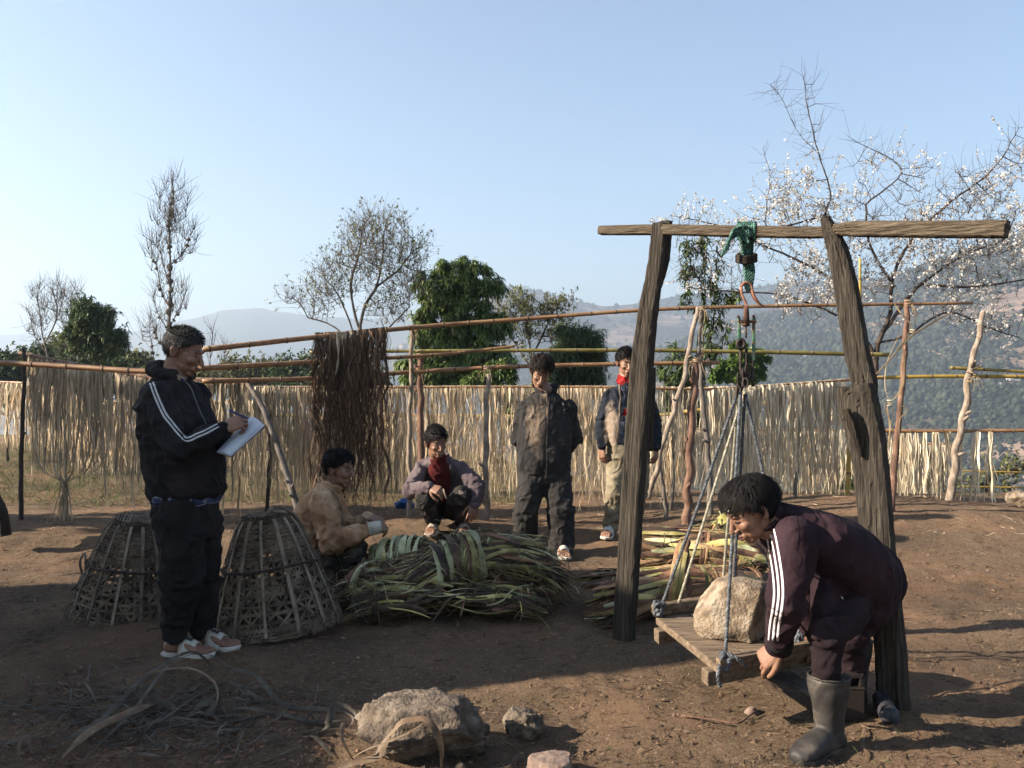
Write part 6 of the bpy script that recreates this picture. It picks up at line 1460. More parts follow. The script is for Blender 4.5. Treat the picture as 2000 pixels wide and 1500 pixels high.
def sandal(e, ankle, toe, gz, mirror=1, logo='block', m=None, sc=1.0):
    a = Vector(ankle); f = (Vector(toe)-a); f.z = 0; f.normalize(); s = f.cross(Vector((0, 0, 1)))
    m = m or M_slide
    def Q(u, v, h): return Vector((a.x, a.y, 0))+f*u*sc+s*v*sc+Vector((0, 0, gz+h*sc))
    out = []
    prof = [(-.062, .0), (-.055, .026), (-.03, .038), (.02, .040), (.07, .042), (.12, .049), (.16, .049), (.195, .034), (.208, .0)]
    loop = [(u, v) for u, v in prof]+[(u, -v) for u, v in reversed(prof[1:-1])]
    n = len(loop); V = []; F = []
    for h, g in ((-.022, .94), (-.018, 1.0), (-.004, 1.02), (.002, .98)): V += [Q(u*g+.004*(1-g), v*g, h+(.005 if abs(u) > .15 else 0)) for u, v in loop]
    for L_ in range(3):
        for j in range(n): A = L_*n+j; B = L_*n+(j+1) % n; F.append((A, B, B+n, A+n))
    F.append(tuple(range(n-1, -1, -1))); F.append(tuple(3*n+j for j in range(n)))
    so = MB().add(V, F).build('sandal_sole', m, e, smooth=False)
    V = []; F = []; k = 15                                  # broad strap over the instep
    for i, u in enumerate((.045, .07, .10, .125)):
        hh = (.094, .087, .074, .062)[i]
        for t_ in (0, 1):
            for j in range(k):
                an = math.pi*j/(k-1); V.append(Q(u, math.cos(an)*(.049-.0035*t_), -.008+math.sin(an)*(hh-.004*t_)))
    for i in range(3):
        for j in range(k-1):
            A = i*2*k+j; F.append((A, A+1, A+1+2*k, A+2*k)); A += k; F.append((A+1, A, A+2*k, A+1+2*k))
    for i in (0, 3):
        for j in range(k-1): A = i*2*k+j; F.append((A, A+k, A+k+1, A+1) if i == 0 else (A+1, A+k+1, A+k, A))
    st = MB().add(V, F).build('sandal_strap', m, e)
    V = []; F = []
    if logo == 'block':
        for i in range(5):
            for j in range(5): an = math.pi*(.36+.22*j/4)*1.0; u = .062+.04*i/4; V.append(Q(u, math.cos(an)*.051, -.006+math.sin(an)*np.interp(u, [.045, .07, .1, .125], [.094, .087, .074, .062])+.002))
        for i in range(4):
            for j in range(4): A = i*5+j; F.append((A, A+1, A+6, A+5))
        MB().add(V, F).build('logo_patch', M_logo, e)
        for q in range(3):                                   # three pale letter strokes on the dark patch
            pts = [Q(.070+.010*q+du, math.cos(math.pi*jj)*.053, -.005+math.sin(math.pi*jj)*np.interp(.07+.01*q, [.045, .07, .1, .125], [.094, .087, .074, .062])+.003) for du, jj in ((0, .42), (.004, .47), (0, .52))]
            MB().add(*tube(pts, .0016, 5)).build('logo_letter', m, e)
    elif logo == 'swoosh':
        pts = [(.088, .40), (.080, .46), (.083, .52), (.092, .60)]
        P_ = smooth_path([Q(u, math.cos(math.pi*an)*.052, -.006+math.sin(math.pi*an)*np.interp(u, [.045, .07, .1, .125], [.094, .087, .074, .062])+.003) for u, an in pts], 9)
        MB().add(*tube(P_, [.0008, .003, .0042, .0042, .0035, .0028, .002, .0013, .0006], 6)).build('logo_mark', M_logo, e)
    return
# cloth pieces -----------------------------------------------------------
def garment(name, shells, voxel, segs, amp, seed, m, e, smooth=3, cut=None, **k):
    V, F, NN = remesh(shells, voxel, smooth); V = folds(V, NN, segs, amp, seed, **k)
    o = mesh_obj(name, V, F, m, e)
    bvh = BVHTree.FromPolygons([Vector(v) for v in V], [tuple(int(i) for i in f) for f in F]); return o, bvh
CAM = Vector((0, 0, HC))
def on_surf(bvh, px, py, off=.003):
    d = (P(px, py, 1)-CAM).normalized(); h = bvh.ray_cast(CAM, d)
    if h[0] is None: return None
    n = h[1] if h[1].dot(d) < 0 else -h[1]; return h[0]+n*off, n
def surf_ribbon(bvh, ctrl, w, m, name, e, n=30, off=.0025, pxoff=0):
    """a flat trim sewn onto a garment along the given line"""
    pts = [(x, y) for x, y in [(p.x, p.z) for p in smooth_path([Vector((a, 0, b)) for a, b in ctrl], n)]]
    L = []; 
    for i, (x, y) in enumerate(pts):
        x2, y2 = pts[min(i+1, n-1)]; x1, y1 = pts[max(i-1, 0)]; l = math.hypot(x2-x1, y2-y1)+1e-6; nx, ny = -(y2-y1)/l, (x2-x1)/l
        h = on_surf(bvh, x+nx*pxoff, y+ny*pxoff, off)
        if h: L.append(h)
    if len(L) < 3: return None
    V = []; F = []
    for i, (p, nn) in enumerate(L):
        t = (L[min(i+1, len(L)-1)][0]-L[max(i-1, 0)][0]).normalized(); s = t.cross(nn).normalized(); V += [p-s*w/2-nn*.0015, p+nn*.0008, p+s*w/2-nn*.0015]
        if i: b = (i-1)*3; F += [(b, b+1, b+4, b+3), (b+1, b+2, b+5, b+4)]
    return MB().add(V, F).build(name, m, e)
def patch(bvh, px, py, wpx, hpx, m, name, e, nx=4, ny=4, off=.003):
    V = []; F = []
    for j in range(ny+1):
        for i in range(nx+1):
            h = on_surf(bvh, px+wpx*(i/nx-.5), py+hpx*(j/ny-.5), off)
            if h is None: return None
            V.append(h[0])
    for j in range(ny):
        for i in range(nx): a = j*(nx+1)+i; F.append((a, a+1, a+nx+2, a+nx+1))
    return MB().add(V, F).build(name, m, e)
def cloth(name, c, c2=None, c3=None, scale=4, stops=(.38, .5, .64), **k):
    return mat(name, c, c2 or tuple(x*.8 for x in c), c3 or tuple(min(1, x*1.25) for x in c), scale=scale, rough=k.pop('rough', .9), bump=.35, crease=1.2, bscale=k.pop('bscale', 55), spec=.15, stops=stops, **k)
def collar(ring, h, m, name, e, th=.006, open_=0, outw=.25, up=Vector((0, 0, 1))):
    """standing or falling collar: ring of base points, height h"""
    n = len(ring); V = []; F = []; c = sum(ring, Vector())/n
    for i, p in enumerate(ring):
        o = (p-c); o = o-up*o.dot(up); o.normalize()
        q = h*(1+.12*math.sin(i*1.7))
        V += [p, p+up*q*.6+o*q*outw*.4, p+up*q+o*q*outw, p+up*q*.98+o*(q*outw-th), p+up*q*.5-o*th*.6, p-o*th]
    rng_ = n if not open_ else n-1
    for i in range(rng_):
        a = i*6; b = ((i+1) % n)*6
        for j in range(5): F.append((a+j, a+j+1, b+j+1, b+j))
    return MB().add(V, F).build(name, m, e)
def ring_pts(c, rx, ry, right, fwd, a0, a1, n=22, tilt=0):
    return [Vector(c)+right*(math.cos(a)*rx)+fwd*(math.sin(a)*ry)+Vector((0, 0, tilt*math.sin(a))) for a in np.linspace(a0, a1, n)]
UPZ = Vector((0, 0, 1))
def person(label, base):
    return empty('person', base, label, 'person')
def finish_body(e, shells_body, shells_fine, m=M_skin):
    V, F, _ = remesh(shells_body, .0052, 2); V2, F2, _ = remesh(shells_fine, .0028, 1)
    F = F.tolist() if isinstance(F, np.ndarray) else F; F2 = F2.tolist() if isinstance(F2, np.ndarray) else F2
    n = len(V); return mesh_obj('body', np.concatenate([V, V2]), F+[tuple(i+n for i in f) for f in F2], m, e)
def core(J):
    """thin inner figure that carries head, arms and legs"""
    S = limb([J['pelvis'], J['chest'], J['neck']], [.09, .085, .055], 14)
    for s in 'nf':
        if 'sh'+s in J: S += limb([J['chest'].lerp(J['sh'+s], .5), J['sh'+s], J['el'+s], J['wr'+s]], [.045, .034, .030, .026], 12)
        if 'hip'+s in J: S += limb([J['pelvis'].lerp(J['hip'+s], .5), J['hip'+s], J['kn'+s], J['an'+s]], [.08, .07, .048, .036], 12)
    return S
# ============ 1: the man writing =====================================
e = person('man with short greying hair in a black striped jacket writing in a notebook', (P(370, 1288, 4.4).x, 4.4, 0))
J = dict(pelvis=P(365, 985, 4.38), chest=P(342, 835, 4.37), neck=P(342, 745, 4.38), shn=P(306, 772, 4.22), eln=P(345, 880, 4.13), wrn=P(437, 838, 4.22), shf=P(382, 772, 4.54), elf=P(392, 880, 4.50), wrf=P(448, 868, 4.36),
         hipn=P(352, 1005, 4.29), knn=P(358, 1130, 4.26), ann=P(340, 1252, 4.33), hipf=P(388, 1005, 4.46), knf=P(398, 1125, 4.44), anf=P(394, 1240, 4.45))
FW = Vector((.95, -.30, 0)).normalized(); RT = FW.cross(UPZ)
T = frame_from(Vector((.94, -.14, -.30)), pos=P(360, 687, 4.38))
fine = head_shells(T, J['neck'])+hand_shells(J['wrn'], P(474, 820, 4.24)-J['wrn'], Vector((.2, -.75, .65)), -1, (.75, .85, .95, 1.05), (.55, .5), sc=1.0)
fine += hand_shells(J['wrf'], P(475, 862, 4.34)-J['wrf'], Vector((.1, .1, -1)), -1, (.25, .25, .25, .3), (.2, .1))
gz = 0.012
fine += foot_shells(J['ann'], P(410, 1290, 4.3), gz+.012)+foot_shells(J['anf'], P(470, 1276, 4.40), gz+.016)
finish_body(e, core(J), fine)
sandal(e, J['ann'], P(410, 1290, 4.3), gz+.012); sandal(e, J['anf'], P(470, 1276, 4.40), gz+.016)
face_bits(T, e, hm=M_hairg)
hair(T, e, M_hairg, 2200, (.010, .018), lambda v, d, r: (d.x*.5, .35+d.y*.6, .1 if v.z > .07 else -.8), 1, .003, .2, w=.0038)
M_j1 = cloth('black_jacket_cloth', (.017, .016, .018), (.012, .011, .013), (.036, .030, .032)); M_p1 = cloth('black_trousers', (.017, .015, .016), (.012, .011, .012), (.036, .028, .026))
M_plaid = cloth('blue_checked_shirt', (.035, .05, .11), (.02, .03, .07), (.07, .09, .16), scale=8); 
nt, N, L = node_bits(M_plaid); b = N['Principled BSDF']; src = b.inputs['Base Color'].links[0].from_socket; tc = N.new('ShaderNodeTexCoord')
for dr in ('X', 'Z'):
    wv = N.new('ShaderNodeTexWave'); wv.inputs['Scale'].default_value = 7; wv.inputs['Distortion'].default_value = 1; wv.bands_direction = dr; L.new(tc.outputs['Object'], wv.inputs[0]); rp = ramp(wv.outputs[0], .90, .97); src = mixc(rp.outputs[0], src, (.13, .14, .18))
L.new(src, b.inputs['Base Color'])
M_linew = cloth('white_trim', (.68, .68, .70), (.5, .5, .54)); M_beige = cloth('beige_hood_lining', (.42, .34, .25))
def sec(c, hw, hd, f=FW, r_=RT): return (c, r_*hw, f*hd)
sh = [torso_loft([sec(P(362, 975, 4.38), .165, .125), sec(P(366, 960, 4.38), .19, .155), sec(P(360, 900, 4.38), .20, .175), sec(P(349, 835, 4.38), .205, .165), sec(P(338, 785, 4.38), .20, .125), sec(P(335, 760, 4.38), .155, .095), sec(P(338, 744, 4.38), .085, .075)])]
sh += limb([J['shn']+Vector((.0, .03, -.01)), J['shn'].lerp(J['eln'], .5), J['eln'], J['wrn'].lerp(J['eln'], .45), J['wrn']-(J['wrn']-J['eln'])*.04], [.072, .073, .068, .060, .045], 16)
sh += limb([J['shf'], J['shf'].lerp(J['elf'], .5), J['elf'], J['wrf']-(J['wrf']-J['elf'])*.04], [.07, .07, .066, .045], 16)
sg = [(J['shn'], J['eln'], 1.1), (J['eln'], J['wrn'], 1.1), (J['shf'], J['elf'], 1), (J['elf'], J['wrf'], 1), (P(364, 975, 4.38), P(346, 745, 4.38), 1.0)]
jk, bv = garment('jacket', sh, .0085, sg, .011, 3, M_j1, e)
# hood folded back, collar and shirt
hd = []
for a in np.linspace(-2.5, 2.5, 13):
    c = P(338, 733, 4.40)+(-FW)*(math.cos(a)*.085)+RT*(math.sin(a)*.10)+UPZ*(.015+.02*math.cos(a)); hd.append(c)
hs_, hf_, hn_ = remesh(limb(smooth_path(hd, 18), [.018+.018*max(0, math.cos(a)) for a in np.linspace(-2.5, 2.5, 18)], 12, flat=1.25)[:1]+[sphere(P(316, 748, 4.39), (.062, .10, .040), Matrix.Rotation(-.5, 3, 'Y'))], .007, 3)
hs_ = folds(hs_, hn_, [(P(300, 740, 4.3), P(320, 740, 4.5), 1)], .008, 9); mesh_obj('hood', hs_, hf_, M_j1, e)
collar(ring_pts(P(341, 745, 4.385), .072, .076, RT, FW, 1.9, 1.9+5.6, 26, -.012), .036, M_beige, 'hood_lining', e, .006, 1, .5)
collar(ring_pts(P(344, 748, 4.385), .066, .072, RT, FW, 2.0, 2.0+5.4, 26, -.02), .040, M_plaid, 'shirt_collar', e, .006, 1, .25)
sh = [torso_loft([sec(P(365, 984, 4.38), .165, .135), sec(P(364, 972, 4.38), .178, .145), sec(P(362, 950, 4.38), .16, .12)])]
V, F, NN = remesh(sh, .008, 2); V = folds(V, NN, [(P(330, 975, 4.3), P(400, 975, 4.5), 1)], .004, 5); mesh_obj('shirt_hem', V, F, M_plaid, e)
for yy, in ((972,), (978,)): 
    pass
for off in (-3.2, 3.2):
    surf_ribbon(bv, [(296, 748), (304, 770), (313, 792), (323, 812), (334, 826), (345, 840), (355, 851), (362, 858), (372, 857), (384, 851), (394, 847), (405, 842), (416, 836), (426, 831)], .0085, M_linew, 'sleeve_stripe', e, 44, .003, off)
surf_ribbon(bv, [(356, 740), (372, 757), (381, 780), (391, 805), (403, 830)], .005, cloth('grey_zip', (.30, .31, .34)), 'zip', e, 20, .003)
sh = [torso_loft([sec(P(364, 950, 4.38), .145, .115), sec(P(364, 990, 4.38), .168, .135), sec(P(366, 1020, 4.38), .17, .135), sec(P(368, 1050, 4.38), .15, .12)])]
sh += limb([J['hipn'], J['hipn'].lerp(J['knn'], .5), J['knn'], J['knn'].lerp(J['ann'], .5), J['ann']+Vector((0, 0, .02))], [.112, .108, .094, .076, .050], 16)
sh += limb([J['hipf'], J['hipf'].lerp(J['knf'], .5), J['knf'], J['knf'].lerp(J['anf'], .5), J['anf']+Vector((0, 0, .02))], [.108, .102, .090, .074, .048], 16)
garment('trousers', sh, .0085, [(J['hipn'], J['knn'], 1.0), (J['knn'], J['ann'], 1.5), (J['hipf'], J['knf'], 1), (J['knf'], J['anf'], 1.5), (P(350, 985, 4.38), P(385, 985, 4.38), .5)], .016, 6, M_p1, e, fa=13)
# notebook and pen
nb = empty('notebook', P(468, 855, 4.30), 'open white ruled notebook held by the writing man', 'notebook')
A_, B_, C_, D_ = P(423, 882, 4.22), P(449, 889, 4.16), P(516, 829, 4.30), P(487, 816, 4.40)
M_page = mat('ruled_page', (.74, .76, .80), (.66, .69, .74), scale=4, rough=.7); nt, N, L = node_bits(M_page)
b = N['Principled BSDF']; src = b.inputs['Base Color'].links[0].from_socket; tc = N.new('ShaderNodeTexCoord'); mp = N.new('ShaderNodeMapping'); mp.inputs['Rotation'].default_value = (0, 0, 0)
wv = N.new('ShaderNodeTexWave'); wv.inputs['Scale'].default_value = 36; wv.bands_direction = 'Z'; L.new(tc.outputs['Object'], wv.inputs[0]); rp = ramp(wv.outputs[0], .85, .95); c = mixc(rp.outputs[0], src, (.40, .48, .62)); L.new(c, b.inputs['Base Color'])
nrm_ = (B_-A_).cross(C_-B_).normalized(); nrm_ = nrm_ if nrm_.z > 0 else -nrm_
def slab(q, th, name, m):
    V = list(q)+[v-nrm_*th for v in q]; F = [(0, 1, 2, 3), (7, 6, 5, 4), (0, 4, 5, 1), (1, 5, 6, 2), (2, 6, 7, 3), (3, 7, 4, 0)]; return MB().add(V, F).build(name, m, nb, smooth=False)
slab([A_, B_, C_, D_], .008, 'page_block', M_page); slab([v-nrm_*.009 for v in (A_, B_+(B_-A_)*.04, C_+(B_-A_)*.04, D_)], .003, 'cover', cloth('grey_cover', (.16, .17, .19)))
V = []; F = []; n = 12
for i in range(n):
    u = i/(n-1); lo = A_.lerp(B_, .06+.94*u); hi = D_.lerp(C_, .06+.84*u); lift = .014*math.sin(math.pi*u)*1.0+.002; V += [lo+nrm_*lift*.5, lo.lerp(hi, .5)+nrm_*lift, hi+nrm_*lift*1.4]
    if i: b_ = (i-1)*3; F += [(b_, b_+1, b_+4, b_+3), (b_+1, b_+2, b_+5, b_+4)]
MB().add(V, F).build('curled_page', M_page, nb)
o = MB().add(*tube([P(447, 800, 4.20), P(462, 808, 4.21), P(482, 816, 4.24), P(486, 818, 4.26)], [.0045, .0045, .0045, .001], 8)).build('pen', mat('blue_pen', (.03, .06, .22), scale=3, rough=.3)); tag(o, 'dark blue pen in the writing man\'s hand', 'pen')
# ============ 2: crouching man in the tan jacket ======================
e = person('crouching man in a dusty tan jacket with a white wristband, seen from the side', (P(640, 1164, 5.6).x, 5.6, 0)); d0 = 5.6
J = dict(pelvis=P(603, 1085, d0), chest=P(622, 1005, d0), neck=P(648, 955, d0), shn=P(628, 985, d0-.17), eln=P(650, 1058, d0-.24), wrn=P(722, 1034, d0-.22), shf=P(650, 980, d0+.17), elf=P(680, 1030, d0+.16), wrf=P(718, 1012, d0+.06),
         hipn=P(612, 1098, d0-.10), knn=P(692, 1076, d0-.15), ann=P(640, 1142, d0-.12), hipf=P(615, 1090, d0+.12), knf=P(690, 1070, d0+.2), anf=P(660, 1145, d0+.15))
FW = Vector((.97, -.12, 0)).normalized(); RT = FW.cross(UPZ); T = frame_from(Vector((.93, -.36, -.10)), pos=P(663, 917, d0-.01), sc=.97)
fine = head_shells(T, J['neck'])+hand_shells(J['wrn'], P(748, 1028, d0-.2)-J['wrn'], Vector((.1, -.6, .8)), -1, (.8, .9, .9, .9), (.5, .4))
fine += hand_shells(J['wrf'], P(738, 1013, d0+.0)-J['wrf'], Vector((.1, -.3, .95)), 1, (.35, .4, .45, .5), (.3, .3))+foot_shells(J['ann'], P(700, 1150, d0-.15), .01)+foot_shells(J['anf'], P(720, 1150, d0+.15), .01)
finish_body(e, core(J), fine); face_bits(T, e)
hair(T, e, M_hair, 1100, (.035, .085), lambda v, d, r: (d.x*.6+.1, .25+d.y*.7, -.05+d.z*.3), 2, .006, .45, w=.006)
M_j2 = cloth('dusty_tan_cloth', (.46, .27, .15), (.27, .145, .08), (.66, .47, .31), scale=5); M_p2 = cloth('dirty_black_trousers', (.045, .038, .034), (.025, .022, .02), (.16, .13, .10), scale=7)
def sec(c, hw, hd, f=FW, r_=RT, lean=0): return (c, r_*hw, (f+UPZ*lean).normalized()*hd)
sh = [torso_loft([sec(P(600, 1078, d0), .17, .13, lean=-.25), sec(P(600, 1055, d0), .185, .14, lean=-.3), sec(P(612, 1020, d0), .20, .145, lean=-.4), sec(P(627, 988, d0), .195, .12, lean=-.5), sec(P(637, 968, d0), .14, .09, lean=-.5), sec(P(647, 950, d0), .08, .075, lean=-.4)])]
sh += limb([J['shn'], J['shn'].lerp(J['eln'], .5), J['eln'], J['wrn'].lerp(J['eln'], .4), J['wrn']], [.076, .086, .082, .062, .043], 16)+limb([J['shf'], J['elf'], J['wrf']], [.066, .062, .042], 14)
jk, bv = garment('jacket', sh, .009, [(J['shn'], J['eln'], 1.3), (J['eln'], J['wrn'], 1.1), (J['shf'], J['elf'], 1), (J['elf'], J['wrf'], 1), (P(600, 1070, d0), P(640, 960, d0), 1.0)], .010, 12, M_j2, e, fa=17, fb=7)
collar(ring_pts(P(648, 955, d0), .07, .07, RT, FW, 2.0, 2.0+5.3, 26, -.03), .05, M_j2, 'collar', e, .007, 1, .35, (UPZ*.9+FW*.35).normalized())
surf_ribbon(bv, [(636, 948), (650, 962), (664, 985), (668, 1010), (672, 1030)], .02, cloth('dusty_placket', (.30, .20, .14), scale=20), 'placket', e, 16, .004)
MB().add(*tube([P(719, 1034, d0-.22), P(745, 1029, d0-.2)], [.044, .040], 16)).build('wristband', cloth('white_knit', (.62, .60, .50)), e)
sh = [torso_loft([sec(P(598, 1105, d0), .15, .13), sec(P(600, 1080, d0), .16, .135), sec(P(606, 1055, d0), .13, .1)])]+limb([J['hipn'], J['hipn'].lerp(J['knn'], .5), J['knn'], J['ann']], [.10, .092, .078, .062], 16)+limb([J['hipf'], J['knf'], J['anf']], [.10, .075, .06], 14)
garment('trousers', sh, .009, [(J['hipn'], J['knn'], 1), (J['knn'], J['ann'], 1.1), (J['hipf'], J['knf'], 1), (J['knf'], J['anf'], 1)], .015, 14, M_p2, e)
for s, q in (('n', -.15), ('f', .15)): sandal(e, J['an'+s], P(705, 1150, d0+q), .022, logo='')
# ============ 3: crouching smiling man ===============================
gz = G(-.6, 7.2); e = person('smiling man crouching in a grey-mauve jacket over a dark red shirt', (-.6, 7.2, gz)); d0 = 7.2
J = dict(pelvis=P(866, 988, 7.42), chest=P(860, 930, 7.28), neck=P(857, 897, 7.16), shn=P(822, 916, 7.2), eln=P(803, 958, 7.08), wrn=P(840, 952, 6.92), shf=P(898, 916, 7.25), elf=P(932, 950, 7.1), wrf=P(927, 985, 6.98),
         hipn=P(848, 992, 7.38), knn=P(830, 978, 6.98), ann=P(848, 1018, 7.2), hipf=P(884, 992, 7.4), knf=P(902, 970, 7.0), anf=P(902, 1018, 7.2))
FW = Vector((.12, -.99, 0)).normalized(); RT = FW.cross(UPZ); T = frame_from(Vector((.42, -.88, -.22)), pos=P(852, 864, 7.06), roll=.12, sc=1.02)
fine = head_shells(T, J['neck'])+hand_shells(J['wrn'], P(864, 960, 6.86)-J['wrn'], Vector((.0, -.75, .6)), 1, (.5, .7, .8, .85), (.45, .4))+hand_shells(J['wrf'], P(922, 1008, 6.96)-J['wrf'], Vector((.3, -.9, .1)), 1, (.3, .35, .4, .45), (.3, .3))
fine += foot_shells(J['ann'], P(838, 1060, 6.98), gz+.026)+foot_shells(J['anf'], P(915, 1060, 6.98), gz+.026)
finish_body(e, core(J), fine); face_bits(T, e, mouth='smile')
for s, tx in (('n', 838), ('f', 915)): sandal(e, J['an'+s], P(tx, 1060, 6.98), gz+.026, logo='', m=cloth('dusty_slide', (.42, .36, .29)))
hair(T, e, M_hair, 1000, (.03, .065), lambda v, d, r: (d.x*.4-.35, .5+d.y*.5, .25 if v.z > .08 else -.3), 3, .008, .25, w=.006)
M_j3 = cloth('mauve_grey_cloth', (.125, .095, .105), (.085, .065, .075), (.19, .15, .155)); M_red = cloth('dark_red_knit', (.09, .012, .012)); M_p3 = cloth('black_jeans', (.03, .027, .027), (.018, .017, .018), (.09, .075, .065), scale=8)
def sec(c, hw, hd, lean=0, f=None): f = f or FW; return (c, RT*hw, (f+UPZ*lean).normalized()*hd)
sh = [torso_loft([sec(P(866, 995, 7.42), .17, .12, -.3), sec(P(864, 975, 7.40), .19, .13, -.4), sec(P(862, 945, 7.36), .20, .125, -.5), sec(P(860, 920, 7.30), .195, .105, -.6), sec(P(858, 903, 7.22), .15, .08, -.6), sec(P(857, 895, 7.17), .075, .065, -.4)])]
sh += limb([J['shn'], J['shn'].lerp(J['eln'], .5), J['eln'], J['wrn'].lerp(J['eln'], .4), J['wrn']-(J['wrn']-J['eln'])*.03], [.060, .070, .070, .060, .045], 16)+limb([J['shf'], J['shf'].lerp(J['elf'], .5), J['elf'], J['elf'].lerp(J['wrf'], .6), J['wrf']], [.062, .074, .074, .062, .046], 16)
jk, bv = garment('jacket', sh, .009, [(J['shn'], J['eln'], 1.2), (J['eln'], J['wrn'], 1.3), (J['shf'], J['elf'], 1.2), (J['elf'], J['wrf'], 1.2), (P(866, 990, 7.4), P(858, 905, 7.2), .9)], .008, 21, M_j3, e)
# open front with the red shirt
sh = [torso_loft([sec(P(866, 975, 7.30), .07, .09, -.3), sec(P(862, 945, 7.24), .08, .10, -.3), sec(P(858, 915, 7.17), .085, .085, -.4), sec(P(857, 897, 7.14), .062, .06, -.4), sec(P(857, 886, 7.12), .056, .055, -.3)])]
V, F, NN = remesh(sh, .008, 2); V = folds(V, NN, [(P(866, 975, 7.3), P(857, 897, 7.1), 1)], .008, 5); mesh_obj('shirt', V, F, M_red, e)
for s, ctrl in ((-1, [(842, 886), (843, 900), (845, 920), (848, 945)]), (1, [(872, 880), (880, 900), (884, 918), (895, 940), (905, 950)])):
    surf_ribbon(bv, ctrl, .022, cloth('lining', (.16, .13, .14)), 'jacket_edge', e, 16, .006)
patch(bv, 879, 912, 3, 9, M_linew, 'zip_pull', e, 2, 2)
collar(ring_pts(P(857, 897, 7.17), .072, .062, RT, FW, 2.1, 2.1+5.2, 24, -.03), .04, M_j3, 'collar', e, .007, 1, .3, (UPZ*.9+FW*.3).normalized())
for s in 'nf': MB().add(*tube([J['wr'+s]-(J['wr'+s]-J['el'+s])*.14, J['wr'+s]], [.045, .040], 14)).build('cuff', M_p3, e)
sh = [torso_loft([sec(P(866, 1008, 7.42), .15, .12), sec(P(866, 992, 7.42), .165, .13), sec(P(866, 975, 7.42), .14, .1)])]+limb([J['hipn'], J['hipn'].lerp(J['knn'], .5), J['knn'], J['knn'].lerp(J['ann'], .5), J['ann']], [.10, .09, .078, .068, .052], 16)+limb([J['hipf'], J['hipf'].lerp(J['knf'], .5), J['knf'], J['knf'].lerp(J['anf'], .5), J['anf']], [.10, .09, .08, .07, .054], 16)
jb, bv = garment('trousers', sh, .009, [(J['hipn'], J['knn'], 1), (J['knn'], J['ann'], 1.1), (J['hipf'], J['knf'], 1), (J['knf'], J['anf'], 1.1)], .014, 23, M_p3, e)
patch(bv, 903, 962, 14, 7, cloth('pale_knee_dust', (.20, .17, .14), scale=30), 'knee_patch', e)
o = MB().add(*tube([P(866, 955, 6.84), P(868, 962, 6.83), P(872, 974, 6.82)], [.006, .0065, .0055], 8)).build('short_stick', M_stick_p); tag(o, 'short pale stick in the smiling man\'s hand', 'stick')
# ============ 4: standing man in muddy clothes =======================
gz = G(.25, 6.8); e = person('man standing head bowed with hands behind his back in dark mud-stained jacket and trousers', (.26, 6.82, gz)); d0 = 6.85
J = dict(pelvis=P(1062, 905, d0), chest=P(1066, 825, d0), neck=P(1066, 768, d0), shn=P(1025, 796, d0), eln=P(1014, 858, d0+.10), wrn=P(1040, 895, d0+.2), shf=P(1109, 796, d0), elf=P(1121, 858, d0+.10), wrf=P(1092, 895, d0+.2),
         hipn=P(1042, 920, d0), knn=P(1028, 992, d0-.06), ann=P(1024, 1064, d0+.02), hipf=P(1086, 920, d0), knf=P(1094, 990, d0-.06), anf=P(1098, 1072, d0-.08))
FW = Vector((.06, -1, 0)).normalized(); RT = FW.cross(UPZ); T = frame_from(Vector((.0, -.84, -.50)), pos=P(1057, 726, d0-.06), roll=-.14, sc=1.0)
fine = head_shells(T, J['neck'])+hand_shells(J['wrn'], Vector((.3, .1, -.6)), Vector((-.2, .9, 0)), -1)+hand_shells(J['wrf'], Vector((-.3, .1, -.6)), Vector((.2, .9, 0)), 1)
fine += foot_shells(J['ann'], P(1010, 1100, 6.5), gz+.03)+foot_shells(J['anf'], P(1108, 1100, 6.5), G(.37, 6.7)+.026)
finish_body(e, core(J), fine); face_bits(T, e)
sandal(e, J['ann'], P(1010, 1100, 6.5), gz+.03, logo=''); sandal(e, J['anf'], P(1108, 1100, 6.5), G(.37, 6.7)+.026, logo='')
hair(T, e, M_hairb, 1300, (.05, .10), lambda v, d, r: (d.x*1.1-.25, .45+d.y*.6, -.35+(.5 if v.z > .08 else 0)), 4, .008, .3, w=.007)
